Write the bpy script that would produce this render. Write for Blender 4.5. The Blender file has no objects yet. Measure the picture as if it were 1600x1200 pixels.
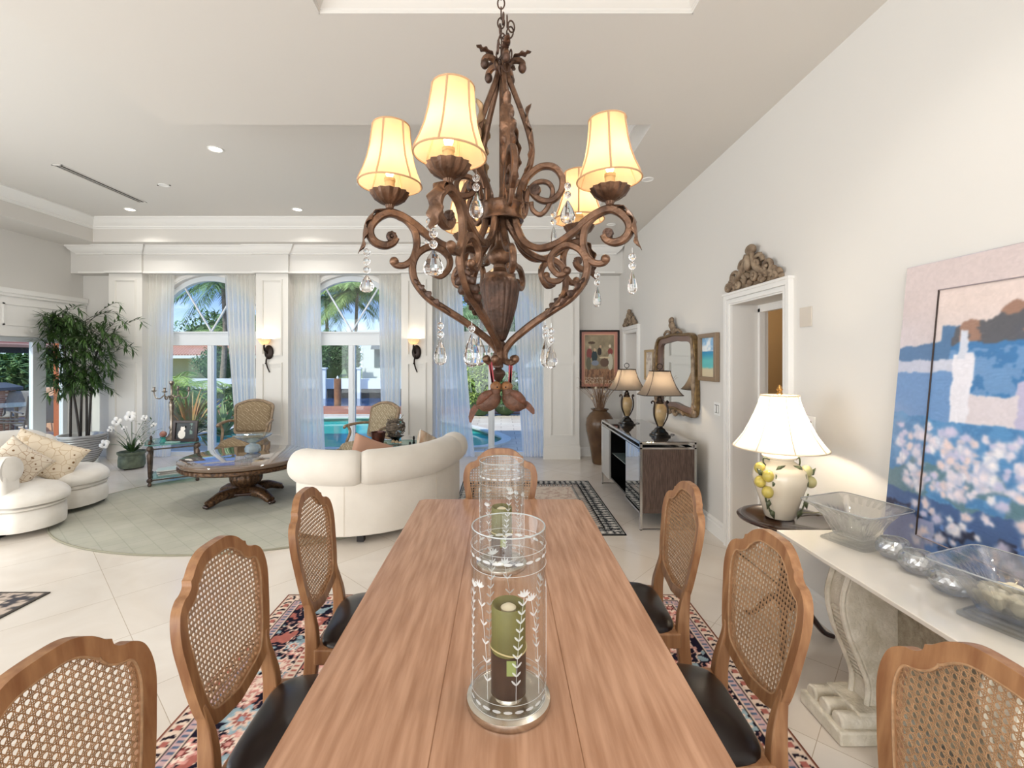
import bpy, math, random
import numpy as np
from mathutils import Vector, Matrix
random.seed(7)
S = bpy.context.scene
COL = S.collection
PI = math.pi
# ---------------- camera ----------------
F = 720.0; CX = 783.0; CY = 562.0; H = 1.6
cam = bpy.data.cameras.new('camera'); camo = bpy.data.objects.new('camera', cam); COL.objects.link(camo)
camo.location = (0, 0, H); camo.rotation_euler = (PI/2, 0, 0)
cam.sensor_width = 36; cam.lens = 36*F/1600; cam.shift_x = (800-CX)/1600; cam.shift_y = (CY-600)/1600
cam.clip_start = 0.05; cam.clip_end = 400
S.camera = camo
S.view_settings.view_transform = 'Standard'; S.view_settings.look = 'None'
S.view_settings.gamma = 1; S.view_settings.use_curve_mapping = False
S.view_settings.exposure = 0.55
try:
    S.cycles.use_denoising = True
    S.cycles.max_bounces = 10; S.cycles.transparent_max_bounces = 24; S.cycles.transmission_bounces = 10
    S.cycles.diffuse_bounces = 5; S.cycles.sample_clamp_indirect = 6
    S.cycles.caustics_refractive = False; S.cycles.caustics_reflective = False
except Exception: pass
# ---------------- sky ----------------
W = bpy.data.worlds.new('sky'); S.world = W; W.use_nodes = True
nt = W.node_tree; nt.nodes.clear()
def wn(t, **k):
    n = nt.nodes.new(t)
    for a, b in k.items(): setattr(n, a, b)
    return n
tc = wn('ShaderNodeTexCoord'); sp = wn('ShaderNodeSeparateXYZ'); nt.links.new(tc.outputs['Generated'], sp.inputs[0])
rp = wn('ShaderNodeValToRGB'); nt.links.new(sp.outputs['Z'], rp.inputs[0])
rp.color_ramp.elements[0].position = 0.0; rp.color_ramp.elements[0].color = (0.50, 0.58, 0.66, 1)
rp.color_ramp.elements[1].position = 0.14; rp.color_ramp.elements[1].color = (0.055, 0.135, 0.36, 1)
mp = wn('ShaderNodeMapping'); mp.inputs['Scale'].default_value = (2.2, 2.2, 6.0); nt.links.new(tc.outputs['Generated'], mp.inputs[0])
nz = wn('ShaderNodeTexNoise'); nz.inputs['Scale'].default_value = 2.3; nz.inputs['Detail'].default_value = 7; nt.links.new(mp.outputs[0], nz.inputs[0])
cr_ = wn('ShaderNodeValToRGB'); cr_.color_ramp.elements[0].position = 0.57; cr_.color_ramp.elements[1].position = 0.80
nt.links.new(nz.outputs[0], cr_.inputs[0])
mx = wn('ShaderNodeMixRGB'); mx.inputs[2].default_value = (0.72, 0.74, 0.77, 1)
nt.links.new(cr_.outputs[0], mx.inputs[0]); nt.links.new(rp.outputs[0], mx.inputs[1])
bg = wn('ShaderNodeBackground'); bg.inputs['Strength'].default_value = 2.0; nt.links.new(mx.outputs[0], bg.inputs[0])
wo = wn('ShaderNodeOutputWorld'); nt.links.new(bg.outputs[0], wo.inputs[0])
# ---------------- lights ----------------
def light(name, kind, loc, energy, color=(1, 1, 1), rot=(0, 0, 0), **k):
    l = bpy.data.lights.new(name, kind); l.energy = energy; l.color = color
    for a, b in k.items(): setattr(l, a, b)
    o = bpy.data.objects.new(name, l); o.location = loc; o.rotation_euler = rot; COL.objects.link(o); return o
light('sun', 'SUN', (0, 0, 20), 3.2, (1, 0.95, 0.86), (math.radians(42), 0, math.radians(-35)), angle=0.02)
# unseen area fills added to brighten the room; no openings are modelled behind them
light('rear_fill', 'AREA', (-2.4, -3.3, 1.75), 215, (0.93, 0.97, 1.0), (PI/2, 0, 0), shape='RECTANGLE', size=8.2, size_y=3.0)
light('left_fill', 'AREA', (-6.7, 1.2, 1.3), 120, (0.92, 0.965, 1.0), (0, -PI/2, 0), shape='RECTANGLE', size=2.4, size_y=4.5)

# ---------------- colour and material helpers ----------------
def lin(c):
    if isinstance(c, str):
        c = c.lstrip('#'); c = [int(c[i:i+2], 16)/255 for i in (0, 2, 4)]
    return [x/12.92 if x <= 0.04045 else ((x+0.055)/1.055)**2.4 for x in c[:3]]
def nlin(a):
    a = np.clip(a, 0, 1); return np.where(a <= 0.04045, a/12.92, ((a+0.055)/1.055)**2.4)
MATS = {}
def mat(name, color='#808080', rough=0.5, metal=0.0, trans=0.0, ior=1.45, emit=None, es=0.0, bump=0.0, bscale=40.0, var=0.0, vscale=6.0,
        stretch=(1, 1, 1), sheen=0.0, coat=0.0, color2=None, spec=None, sss=0.0):
    if name in MATS: return MATS[name]
    m = bpy.data.materials.new(name); m.use_nodes = True; MATS[name] = m
    t = m.node_tree; b = t.nodes['Principled BSDF']; L = t.links.new
    c = lin(color); b.inputs['Base Color'].default_value = (*c, 1)
    b.inputs['Roughness'].default_value = rough; b.inputs['Metallic'].default_value = metal
    b.inputs['Transmission Weight'].default_value = trans; b.inputs['IOR'].default_value = ior
    b.inputs['Sheen Weight'].default_value = sheen; b.inputs['Coat Weight'].default_value = coat
    if spec is not None: b.inputs['Specular IOR Level'].default_value = spec
    if emit: b.inputs['Emission Color'].default_value = (*lin(emit), 1); b.inputs['Emission Strength'].default_value = es
    tcn = t.nodes.new('ShaderNodeTexCoord'); mpn = t.nodes.new('ShaderNodeMapping'); mpn.inputs['Scale'].default_value = stretch
    L(tcn.outputs['Object'], mpn.inputs[0])
    if color2 or var:
        n = t.nodes.new('ShaderNodeTexNoise'); n.inputs['Scale'].default_value = vscale; n.inputs['Detail'].default_value = 6
        L(mpn.outputs[0], n.inputs[0])
        r = t.nodes.new('ShaderNodeValToRGB'); r.color_ramp.elements[0].position = 0.32; r.color_ramp.elements[1].position = 0.68
        c2 = lin(color2) if color2 else [max(0, x*(1-var)) for x in c]
        r.color_ramp.elements[0].color = (*c2, 1); r.color_ramp.elements[1].color = (*c, 1)
        L(n.outputs[0], r.inputs[0]); L(r.outputs[0], b.inputs['Base Color'])
    if bump:
        n = t.nodes.new('ShaderNodeTexNoise'); n.inputs['Scale'].default_value = bscale; n.inputs['Detail'].default_value = 5
        L(mpn.outputs[0], n.inputs[0])
        bp = t.nodes.new('ShaderNodeBump'); bp.inputs['Strength'].default_value = bump; bp.inputs['Distance'].default_value = 0.01
        L(n.outputs[0], bp.inputs['Height']); L(bp.outputs[0], b.inputs['Normal'])
    return m
def vmat(name, rough=0.6, coat=0.0, spec=None):
    m = mat(name, rough=rough, coat=coat, spec=spec); t = m.node_tree
    a = t.nodes.new('ShaderNodeAttribute'); a.attribute_name = 'Col'
    t.links.new(a.outputs['Color'], t.nodes['Principled BSDF'].inputs['Base Color']); return m
def thin_glass(name, tint='#ffffff', edge=1.0, rough=0.0, ior=1.45):
    if name in MATS: return MATS[name]
    m = bpy.data.materials.new(name); m.use_nodes = True; MATS[name] = m
    t = m.node_tree; t.nodes.clear(); L = t.links.new
    tr = t.nodes.new('ShaderNodeBsdfTransparent'); tr.inputs[0].default_value = (*lin(tint), 1)
    gl = t.nodes.new('ShaderNodeBsdfGlossy'); gl.inputs['Roughness'].default_value = rough
    fr = t.nodes.new('ShaderNodeLayerWeight'); fr.inputs[0].default_value = 0.5
    pw = t.nodes.new('ShaderNodeMath'); pw.operation = 'POWER'; pw.inputs[1].default_value = 3.5; L(fr.outputs['Facing'], pw.inputs[0])
    mu = t.nodes.new('ShaderNodeMath'); mu.operation = 'MULTIPLY_ADD'; mu.inputs[1].default_value = 0.38*edge; mu.inputs[2].default_value = 0.03*edge; mu.use_clamp = True
    mi = t.nodes.new('ShaderNodeMixShader'); o = t.nodes.new('ShaderNodeOutputMaterial')
    L(pw.outputs[0], mu.inputs[0]); L(mu.outputs[0], mi.inputs[0]); L(tr.outputs[0], mi.inputs[1]); L(gl.outputs[0], mi.inputs[2]); L(mi.outputs[0], o.inputs[0])
    return m
def cut_crystal(name, fac=0.32):
    m = bpy.data.materials.new(name); m.use_nodes = True; t = m.node_tree; t.nodes.clear(); L = t.links.new
    tr = t.nodes.new('ShaderNodeBsdfTransparent'); tr.inputs[0].default_value = (.97, .98, .98, 1)
    gl = t.nodes.new('ShaderNodeBsdfGlass'); gl.inputs['IOR'].default_value = 1.35; gl.inputs['Roughness'].default_value = 0.0
    gs = t.nodes.new('ShaderNodeBsdfGlossy'); gs.inputs['Roughness'].default_value = 0.10
    a = t.nodes.new('ShaderNodeMixShader'); a.inputs[0].default_value = fac; L(tr.outputs[0], a.inputs[1]); L(gl.outputs[0], a.inputs[2])
    b = t.nodes.new('ShaderNodeMixShader'); b.inputs[0].default_value = 0.20; L(a.outputs[0], b.inputs[1]); L(gs.outputs[0], b.inputs[2])
    o = t.nodes.new('ShaderNodeOutputMaterial'); L(b.outputs[0], o.inputs[0]); MATS[name] = m; return m
def cloth(name, color, transp=0.0, transl=0.5):
    if name in MATS: return MATS[name]
    m = bpy.data.materials.new(name); m.use_nodes = True; MATS[name] = m
    t = m.node_tree; t.nodes.clear(); L = t.links.new; c = (*lin(color), 1)
    d = t.nodes.new('ShaderNodeBsdfDiffuse'); d.inputs[0].default_value = c
    tl = t.nodes.new('ShaderNodeBsdfTranslucent'); tl.inputs[0].default_value = c
    a = t.nodes.new('ShaderNodeMixShader'); a.inputs[0].default_value = transl; L(d.outputs[0], a.inputs[1]); L(tl.outputs[0], a.inputs[2])
    tr = t.nodes.new('ShaderNodeBsdfTransparent'); b = t.nodes.new('ShaderNodeMixShader'); b.inputs[0].default_value = transp
    L(a.outputs[0], b.inputs[1]); L(tr.outputs[0], b.inputs[2]); o = t.nodes.new('ShaderNodeOutputMaterial'); L(b.outputs[0], o.inputs[0])
    return m
def wood(name, c1, c2, rough=0.4, axis=1, scale=1.0, bump=0.08, coat=0.0):
    st = [14*scale]*3; st[axis] = 1.1*scale
    m = mat(name, c1, rough=rough, color2=c2, vscale=2.2, stretch=tuple(st), bump=bump, bscale=6, coat=coat)
    return m

# ---------------- mesh helpers ----------------
def cr(pts, k=6, closed=False):
    P = [Vector(p) for p in pts]; n = len(P); out = []
    rng = range(n) if closed else range(n-1)
    for i in rng:
        if closed: p0, p1, p2, p3 = P[i-1], P[i], P[(i+1) % n], P[(i+2) % n]
        else: p0, p1, p2, p3 = P[max(i-1, 0)], P[i], P[i+1], P[min(i+2, n-1)]
        for j in range(k):
            t = j/k
            out.append(0.5*((2*p1)+(p2-p0)*t+(2*p0-5*p1+4*p2-p3)*t*t+(3*p1-p0-3*p2+p3)*t**3))
    if not closed: out.append(P[-1].copy())
    return out
def rz(a): return Matrix.Rotation(a, 4, 'Z')
def tr(x, y=0, z=0): return Matrix.Translation(Vector((x, y, z)))
class MB:
    def __init__(s): s.v = []; s.f = []; s.m = Matrix.Identity(4)
    def add(s, vs, fs):
        b = len(s.v); M_ = s.m
        s.v += [tuple(M_ @ Vector(p)) for p in vs]; s.f += [tuple(b+i for i in f) for f in fs]; return s
    def box(s, x0, x1, y0, y1, z0, z1):
        return s.add([(x0,y0,z0),(x1,y0,z0),(x1,y1,z0),(x0,y1,z0),(x0,y0,z1),(x1,y0,z1),(x1,y1,z1),(x0,y1,z1)],
                     [(0,3,2,1),(4,5,6,7),(0,1,5,4),(1,2,6,5),(2,3,7,6),(3,0,4,7)])
    def cb(s, c, d, rot=None):
        R = (Matrix.Translation(Vector(c)) @ (rot.to_4x4() if rot else Matrix.Identity(4)))
        x, y, z = d[0]/2, d[1]/2, d[2]/2
        vs = [R @ Vector(p) for p in [(-x,-y,-z),(x,-y,-z),(x,y,-z),(-x,y,-z),(-x,-y,z),(x,-y,z),(x,y,z),(-x,y,z)]]
        return s.add(vs, [(0,3,2,1),(4,5,6,7),(0,1,5,4),(1,2,6,5),(2,3,7,6),(3,0,4,7)])
    def lathe(s, prof, c=(0, 0, 0), n=24, fl=None, cap=True, sx=1, sy=1):
        vs = []; fs = []
        for r, z in prof:
            for i in range(n):
                a = 2*PI*i/n; q = r*(fl(a, z) if fl else 1)
                vs.append((c[0]+sx*q*math.cos(a), c[1]+sy*q*math.sin(a), c[2]+z))
        m = len(prof)
        for j in range(m-1):
            for i in range(n): fs.append((j*n+i, j*n+(i+1) % n, (j+1)*n+(i+1) % n, (j+1)*n+i))
        if cap:
            if prof[0][0] > 1e-5: fs.append(tuple(reversed(range(n))))
            if prof[-1][0] > 1e-5: fs.append(tuple((m-1)*n+i for i in range(n)))
        return s.add(vs, fs)
    def ell(s, c, r, nu=16, nv=10, rot=None):
        if not hasattr(r, '__len__'): r = (r, r, r)
        R = rot.to_4x4() if rot else Matrix.Identity(4); vs = []; fs = []
        for j in range(nv+1):
            b = -PI/2+PI*j/nv
            for i in range(nu):
                a = 2*PI*i/nu
                vs.append(Vector(c)+(R @ Vector((r[0]*math.cos(b)*math.cos(a), r[1]*math.cos(b)*math.sin(a), r[2]*math.sin(b)))))
        for j in range(nv):
            for i in range(nu): fs.append((j*nu+i, j*nu+(i+1) % nu, (j+1)*nu+(i+1) % nu, (j+1)*nu+i))
        return s.add(vs, fs)
    def tube(s, pts, r, n=8, up=None, sect=None, closed=False):
        P = [Vector(p) for p in pts]; m = len(P)
        R = r if hasattr(r, '__len__') else [r]*m
        if len(R) != m: R = [R[0]+(R[-1]-R[0])*i/(m-1) for i in range(m)] if len(R) == 2 else [float(np.interp(i/(m-1), np.linspace(0, 1, len(R)), R)) for i in range(m)]
        if sect is None: sect = [(math.cos(2*PI*i/n), math.sin(2*PI*i/n)) for i in range(n)]
        n = len(sect); vs = []; nrm = None
        for i in range(m):
            a = P[i-1] if (i > 0 or closed) else P[i]; b = P[(i+1) % m] if (i < m-1 or closed) else P[i]
            t = (b-a)
            t = t.normalized() if t.length > 1e-9 else Vector((0, 0, 1))
            if up is not None: bi = Vector(up).normalized(); no = t.cross(bi)
            else:
                if nrm is None: nrm = t.orthogonal().normalized()
                nrm = nrm-t*nrm.dot(t); nrm.normalize(); no = nrm; bi = t.cross(no)
            if no.length > 1e-6: no = no.normalized()
            for (x, y) in sect: vs.append(P[i]+R[i]*(no*x+bi*y))
        fs = []
        for j in range(m-1 if not closed else m):
            for i in range(n): fs.append((j*n+i, j*n+(i+1) % n, ((j+1) % m)*n+(i+1) % n, ((j+1) % m)*n+i))
        if not closed: fs.append(tuple(reversed(range(n)))); fs.append(tuple((m-1)*n+i for i in range(n)))
        return s.add(vs, fs)
    def prism(s, poly, fn, d0, d1):
        # poly: 2D points; fn(u, v, d) -> 3D
        n = len(poly); vs = [fn(u, v, d0) for u, v in poly]+[fn(u, v, d1) for u, v in poly]
        fs = [tuple(reversed(range(n))), tuple(range(n, 2*n))]+[(i, (i+1) % n, n+(i+1) % n, n+i) for i in range(n)]
        return s.add(vs, fs)
    def ring(s, outer, inner, fn, d0, d1):
        n = len(outer); vs = []
        for d in (d0, d1):
            vs += [fn(u, v, d) for u, v in outer]+[fn(u, v, d) for u, v in inner]
        fs = []
        for i in range(n):
            j = (i+1) % n
            fs += [(i, n+i, n+j, j), (2*n+i, 2*n+j, 3*n+j, 3*n+i), (i, j, 2*n+j, 2*n+i), (n+i, 3*n+i, 3*n+j, n+j)]
        return s.add(vs, fs)
    def grid(s, fn, nu, nv, wu=False):
        vs = [fn(i/(nu if wu else nu-1), j/(nv-1)) for j in range(nv) for i in range(nu)]
        fs = []
        for j in range(nv-1):
            for i in range(nu if wu else nu-1): k = (i+1) % nu; fs.append((j*nu+i, j*nu+k, (j+1)*nu+k, (j+1)*nu+i))
        return s.add(vs, fs)
def setp(o, label=None, cat=None, group=None, kind=None):
    if label: o['label'] = label
    if cat: o['category'] = cat
    if group: o['group'] = group
    if kind: o['kind'] = kind
    return o
def obj(name, mb, m, parent=None, smooth=True, bevel=0, seg=2, solid=0, sub=0, w=False, label=None, ang=40):
    me = bpy.data.meshes.new(name); me.from_pydata(mb.v, [], mb.f); me.validate()
    for mm in (m if isinstance(m, (list, tuple)) else [m]): me.materials.append(mm)
    o = bpy.data.objects.new(name, me); COL.objects.link(o)
    import bmesh
    b = bmesh.new(); b.from_mesh(me); bmesh.ops.recalc_face_normals(b, faces=b.faces)
    if smooth:
        for f in b.faces: f.smooth = True
        for e in b.edges:
            if len(e.link_faces) == 2 and e.calc_face_angle(0) > math.radians(ang): e.smooth = False
    b.to_mesh(me); b.free()
    if parent is not None:
        o.parent = parent
        if w: o.matrix_parent_inverse = Matrix.Translation(-parent.location)
    if solid:
        md = o.modifiers.new('solid', 'SOLIDIFY'); md.thickness = solid; md.offset = 0
    if bevel:
        md = o.modifiers.new('bevel', 'BEVEL'); md.width = bevel; md.segments = seg; md.limit_method = 'ANGLE'; md.angle_limit = math.radians(35)
        md.harden_normals = False
    if sub:
        md = o.modifiers.new('sub', 'SUBSURF'); md.levels = sub; md.render_levels = sub
    if label: o['label'] = label
    return o
def thing(name, label, cat, loc=(0, 0, 0), rot=0, group=None):
    o = bpy.data.objects.new(name, None); COL.objects.link(o); o.empty_display_size = 0.1
    o.location = loc; o.rotation_euler = (0, 0, rot); return setp(o, label, cat, group)
def tag(o, label, cat, group=None, kind=None): return setp(o, label, cat, group, kind)
def struct(name, mb, m, **k):
    o = obj(name, mb, m, **k); o['kind'] = 'structure'; return o
def copy_tree(o, parent=None):
    c = o.copy(); COL.objects.link(c); c.parent = parent
    for ch in [x for x in o.children]: copy_tree(ch, c)
    return c
def dup(root, loc, rot=None, label=None, group=None, scale=None):
    c = copy_tree(root); c.location = loc
    if rot is not None: c.rotation_euler = (0, 0, rot)
    if label: c['label'] = label
    if group: c['group'] = group
    if scale: c.scale = scale
    return c
def painted(name, pos, nu, nv, paint, m, parent=None, w=False, label=None, thick=0):
    """grid surface; pos(u, v) arrays -> xyz arrays; paint(u, v) arrays -> rgb array (0..1 display values)"""
    U, V = np.meshgrid(np.linspace(0, 1, nu), np.linspace(0, 1, nv))
    X, Y, Z = pos(U, V); P = np.stack([X+0*U, Y+0*U, Z+0*U], -1).reshape(-1, 3)
    idx = np.arange(nu*nv).reshape(nv, nu)
    Fq = np.stack([idx[:-1, :-1], idx[:-1, 1:], idx[1:, 1:], idx[1:, :-1]], -1).reshape(-1, 4)
    me = bpy.data.meshes.new(name); me.from_pydata(P.tolist(), [], Fq.tolist())
    C = paint(U, V); C = nlin(np.stack([C[..., 0], C[..., 1], C[..., 2]], -1)).reshape(-1, 3)
    at = me.color_attributes.new('Col', 'FLOAT_COLOR', 'POINT')
    at.data.foreach_set('color', np.concatenate([C, np.ones((len(C), 1))], 1).astype(np.float32).ravel())
    me.materials.append(m)
    for p in me.polygons: p.use_smooth = True
    o = bpy.data.objects.new(name, me); COL.objects.link(o)
    if parent is not None:
        o.parent = parent
        if w: o.matrix_parent_inverse = Matrix.Translation(-parent.location)
    if label: o['label'] = label
    if thick:
        md = o.modifiers.new('solid', 'SOLIDIFY'); md.thickness = thick; md.offset = -1
    return o
def rgb(h): h = h.lstrip('#'); return np.array([int(h[i:i+2], 16)/255 for i in (0, 2, 4)])
def blend(C, mask, h): mask = np.clip(mask, 0, 1)[..., None]; return C*(1-mask)+rgb(h)*mask
def vnoise(U, V, su, sv, seed=0, octaves=4):
    rs = np.random.RandomState(seed); out = 0*U; amp = 1; tot = 0
    for o in range(octaves):
        n1, n2 = int(math.ceil(su))+2, int(math.ceil(sv))+2
        g = rs.rand(n2+1, n1+1); x = U*su; y = V*sv
        xi = np.clip(np.floor(x).astype(int), 0, n1-1); yi = np.clip(np.floor(y).astype(int), 0, n2-1); fx = x-xi; fy = y-yi
        fx = fx*fx*(3-2*fx); fy = fy*fy*(3-2*fy)
        out = out+amp*((g[yi, xi]*(1-fx)+g[yi, xi+1]*fx)*(1-fy)+(g[yi+1, xi]*(1-fx)+g[yi+1, xi+1]*fx)*fy)
        tot += amp; amp *= 0.5; su *= 2; sv *= 2
    return out/tot
# ================= SETTING =================
XR = 1.958; XL = -6.93; YF = 7.42; YB = 7.64; ZC = 3.42; ZH = 3.776
M_wall = mat('wall_paint', '#dcd9d4', rough=0.75, bump=0.02, bscale=300)
M_ceil = mat('ceiling_paint', '#d9d5cf', rough=0.85)
M_trim = mat('white_trim_paint', '#eceae6', rough=0.4)
M_tan = mat('hall_tan_paint', '#a8906c', rough=0.8)
# floor: diagonal cream marble tiles
M_floor = mat('cream_marble_tile', '#e6dacb', rough=0.16)
t = M_floor.node_tree; b = t.nodes['Principled BSDF']
tcn = t.nodes.new('ShaderNodeTexCoord'); mpn = t.nodes.new('ShaderNodeMapping'); mpn.inputs['Rotation'].default_value = (0, 0, math.radians(43)); mpn.inputs['Location'].default_value = (0.35, 0.12, 0)
t.links.new(tcn.outputs['Object'], mpn.inputs[0])
bk = t.nodes.new('ShaderNodeTexBrick'); bk.offset = 0; bk.inputs['Scale'].default_value = 1; bk.inputs['Brick Width'].default_value = 0.61; bk.inputs['Row Height'].default_value = 0.61
bk.inputs['Mortar Size'].default_value = 0.0018; bk.inputs['Mortar Smooth'].default_value = 0.3
bk.inputs['Color1'].default_value = (*lin('#e7e0d7'), 1); bk.inputs['Color2'].default_value = (*lin('#e1d8cd'), 1); bk.inputs['Mortar'].default_value = (*lin('#b9ab98'), 1)
t.links.new(mpn.outputs[0], bk.inputs['Vector'])
nz = t.nodes.new('ShaderNodeTexNoise'); nz.inputs['Scale'].default_value = 1.7; nz.inputs['Detail'].default_value = 9; nz.inputs['Distortion'].default_value = 1.2
t.links.new(tcn.outputs['Object'], nz.inputs[0])
rp = t.nodes.new('ShaderNodeValToRGB'); rp.color_ramp.elements[0].position = 0.35; rp.color_ramp.elements[1].position = 0.65
rp.color_ramp.elements[0].color = (0.90, 0.875, 0.85, 1); rp.color_ramp.elements[1].color = (1, 1, 1, 1); t.links.new(nz.outputs[0], rp.inputs[0])
mx = t.nodes.new('ShaderNodeMixRGB'); mx.blend_type = 'MULTIPLY'; mx.inputs[0].default_value = 0.8
t.links.new(bk.outputs[0], mx.inputs[1]); t.links.new(rp.outputs[0], mx.inputs[2]); t.links.new(mx.outputs[0], b.inputs['Base Color'])
struct('floor', MB().box(XL-0.2, XR+0.02, -3.5, YB+0.2, -0.1, 0), M_floor, smooth=False)
# ceilings
cm = MB()
cm.box(-2.58, -0.96, -3.5, 3.57, ZC, ZC+0.36); cm.box(1.01, XR+0.1, -3.5, 3.57, ZC, ZC+0.36); cm.box(-0.96, 1.01, 2.427, 3.57, ZC, ZC+0.36)
cm.box(-0.96, 1.01, -3.5, 0.0, ZC, ZC+0.36); cm.box(-0.96, 1.01, 0.0, 2.427, ZC+0.30, ZC+0.36)
cm.box(1.165, XR+0.1, 3.57, YB, ZC, ZC+0.36)
cm.box(-6.31, 1.165, 7.12, YB, ZC, ZC+0.36)
cm.box(XL-0.1, -6.31, -3.5, YB, ZC, ZC+0.36)
struct('ceiling', cm, M_ceil, smooth=False)
struct('ceiling_recess', MB().box(XL-0.1, XR+0.1, -3.5, YB+0.2, ZH, ZH+0.1), M_ceil, smooth=False)
# crown mouldings
def crown(name, p0, p1, z, out, h=0.09, d=0.075, m=M_trim):
    """moulding from p0 to p1 (xy), top at z, projecting toward 'out' (xy unit)"""
    prof = [(0, 0), (d, 0), (d, -0.12*h), (d*0.86, -0.2*h), (d*0.72, -0.38*h), (d*0.42, -0.62*h), (d*0.2, -0.72*h), (d*0.2, -0.84*h), (d*0.1, -0.9*h), (d*0.1, -h), (0, -h)]
    b_ = MB(); v0 = Vector((*p0, 0)); v1 = Vector((*p1, 0)); o_ = Vector((*out, 0))
    b_.prism(prof, lambda u, v, q: (v0+(v1-v0)*q)+o_*u+Vector((0, 0, z+v)), 0, 1)
    return struct(name, b_, m, ang=25)
crown('trim_1', (-6.31, 7.12), (1.165, 7.12), ZH, (0, -1), 0.16, 0.14)
crown('trim_2', (-6.31, -3), (-6.31, 7.12), ZH, (1, 0), 0.16, 0.14)
crown('trim_3', (1.165, 3.57), (1.165, 7.12), ZH, (-1, 0), 0.16, 0.14)
crown('trim_4', (-0.96, 2.427), (1.01, 2.427), ZC+0.08, (0, -1), 0.08, 0.06, M_ceil)
crown('trim_5', (-0.96, 0), (-0.96, 2.427), ZC+0.08, (1, 0), 0.08, 0.06, M_ceil)
crown('trim_6', (1.01, 0), (1.01, 2.427), ZC+0.08, (-1, 0), 0.08, 0.06, M_ceil)
# right wall with two doorways
D1 = (3.17, 3.90, 2.06); D2 = (6.58, 7.22, 2.0)
wm = MB(); T = 0.26
for y0, y1, z0, z1 in [(-3.5, D1[0], 0, ZC), (D1[0], D1[1], D1[2], ZC), (D1[1], D2[0], 0, ZC), (D2[0], D2[1], D2[2], ZC), (D2[1], YB+0.2, 0, ZC)]:
    wm.box(XR, XR+T, y0, y1, z0, z1)
struct('wall_right', wm, M_wall, smooth=False)
def casing(name, y0, y1, zt, w_=0.085):
    b_ = MB()
    for k, (a, c, p) in enumerate([(0.0, 0.0495, 0.018), (0.012, 0.038, 0.03), (0.05, w_, 0.036)]):
        x0 = XR-p; x1 = XR if k != 1 else XR-0.0185
        b_.box(x0, x1, y0-c, y0-a, 0, zt+a); b_.box(x0, x1, y1+a, y1+c, 0, zt+a); b_.box(x0, x1, y0-c, y1+c, zt+a, zt+c)
    b_.box(XR-0.045, XR, y0-w_-0.01, y1+w_+0.01, zt+w_, zt+w_+0.018)
    return struct(name, b_, M_trim, smooth=False)
casing('trim_7', D1[0], D1[1], D1[2]); casing('trim_8', D2[0], D2[1], D2[2])
# hallway behind doorway 1 (tan paint) and inner casing
struct('wall_hall', MB().box(XR+T+1.2, XR+T+1.3, 2.4, 5.6, 0, 2.6).box(XR+T, XR+T+1.3, 2.3, 2.4, 0, 2.6).box(XR+T, XR+T+1.3, 5.6, 5.7, 0, 2.6).box(XR+T, XR+T+1.3, 2.3, 5.7, 2.6, 2.7), M_tan, smooth=False)
struct('floor_hall', MB().box(XR, XR+T+1.3, 2.3, 5.7, -0.1, 0.0), M_floor, smooth=False)
struct('trim_9', MB().box(XR+T, XR+T+0.03, D1[1]-0.02, D1[1]+0.08, 0, 2.12).box(XR+T-0.045, XR+T, D1[1]-0.03, D1[1], 0, 2.03).box(XR+T-0.045, XR+T, D1[0], D1[1], 2.0, 2.06), M_trim, smooth=False)
dd = struct('door_1', MB().box(XR+0.20, XR+0.24, D2[0]+0.01, D2[1]-0.01, 0.005, D2[2]-0.01), mat('door_blush', '#e0d2c8', rough=0.6), smooth=False)
light('hall_lamp', 'POINT', (XR+0.9, 4.6, 2.3), 14, (1, 0.85, 0.66), shadow_soft_size=0.15)
# baseboards
def base(name, p0, p1, out):
    b_ = MB(); v0 = Vector((*p0, 0)); v1 = Vector((*p1, 0)); o_ = Vector((*out, 0))
    prof = [(0, 0), (0.018, 0), (0.018, 0.105), (0.013, 0.115), (0.013, 0.135), (0.006, 0.15), (0, 0.155)]
    b_.prism(prof, lambda u, v, q: (v0+(v1-v0)*q)+o_*u+Vector((0, 0, v)), 0, 1)
    return struct(name, b_, M_trim, ang=25)
base('baseboard_right', (XR, -3.5), (XR, D1[0]-0.085), (-1, 0))
base('baseboard_right.001', (XR, D1[1]+0.085), (XR, D2[0]-0.085), (-1, 0))
base('baseboard_right.002', (XR, D2[1]+0.085), (XR, YB), (-1, 0))
# back wall with three arched openings
WC = [-4.865, -2.505, -0.165]; HW = 0.93; ZS = 2.07
def back_wall():
    b_ = MB(); y0, y1 = YB, YB+0.2; x = XL-0.2
    for c in WC:
        b_.box(x, c-HW, y0, y1, 0, ZC); n = 28
        xs = [c-HW*math.cos(PI*i/n) for i in range(n+1)]; za = [ZS+HW*math.sin(PI*i/n) for i in range(n+1)]
        for i in range(n):
            a, d = xs[i], xs[i+1]; za0, za1 = za[i], za[i+1]
            b_.add([(a,y0,za0),(d,y0,za1),(d,y0,ZC),(a,y0,ZC),(a,y1,za0),(d,y1,za1),(d,y1,ZC),(a,y1,ZC)],
                   [(0,1,2,3),(7,6,5,4),(0,4,5,1),(1,5,6,2),(2,6,7,3),(3,7,4,0)])
        x = c+HW
    b_.box(x, XR+0.2, y0, y1, 0, ZC); return b_
struct('wall_back', back_wall(), M_wall, smooth=False)
base('baseboard_back', (1.26, YB), (XR, YB), (0, -1)); base('baseboard_back.001', (XL, YB), (-6.32, YB), (0, -1))
# rear and side shell behind the photographer
struct('wall_rear', MB().box(XL-0.2, XR+0.2, -3.7, -3.5, 0, ZC+0.5), M_wall, smooth=False)
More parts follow.
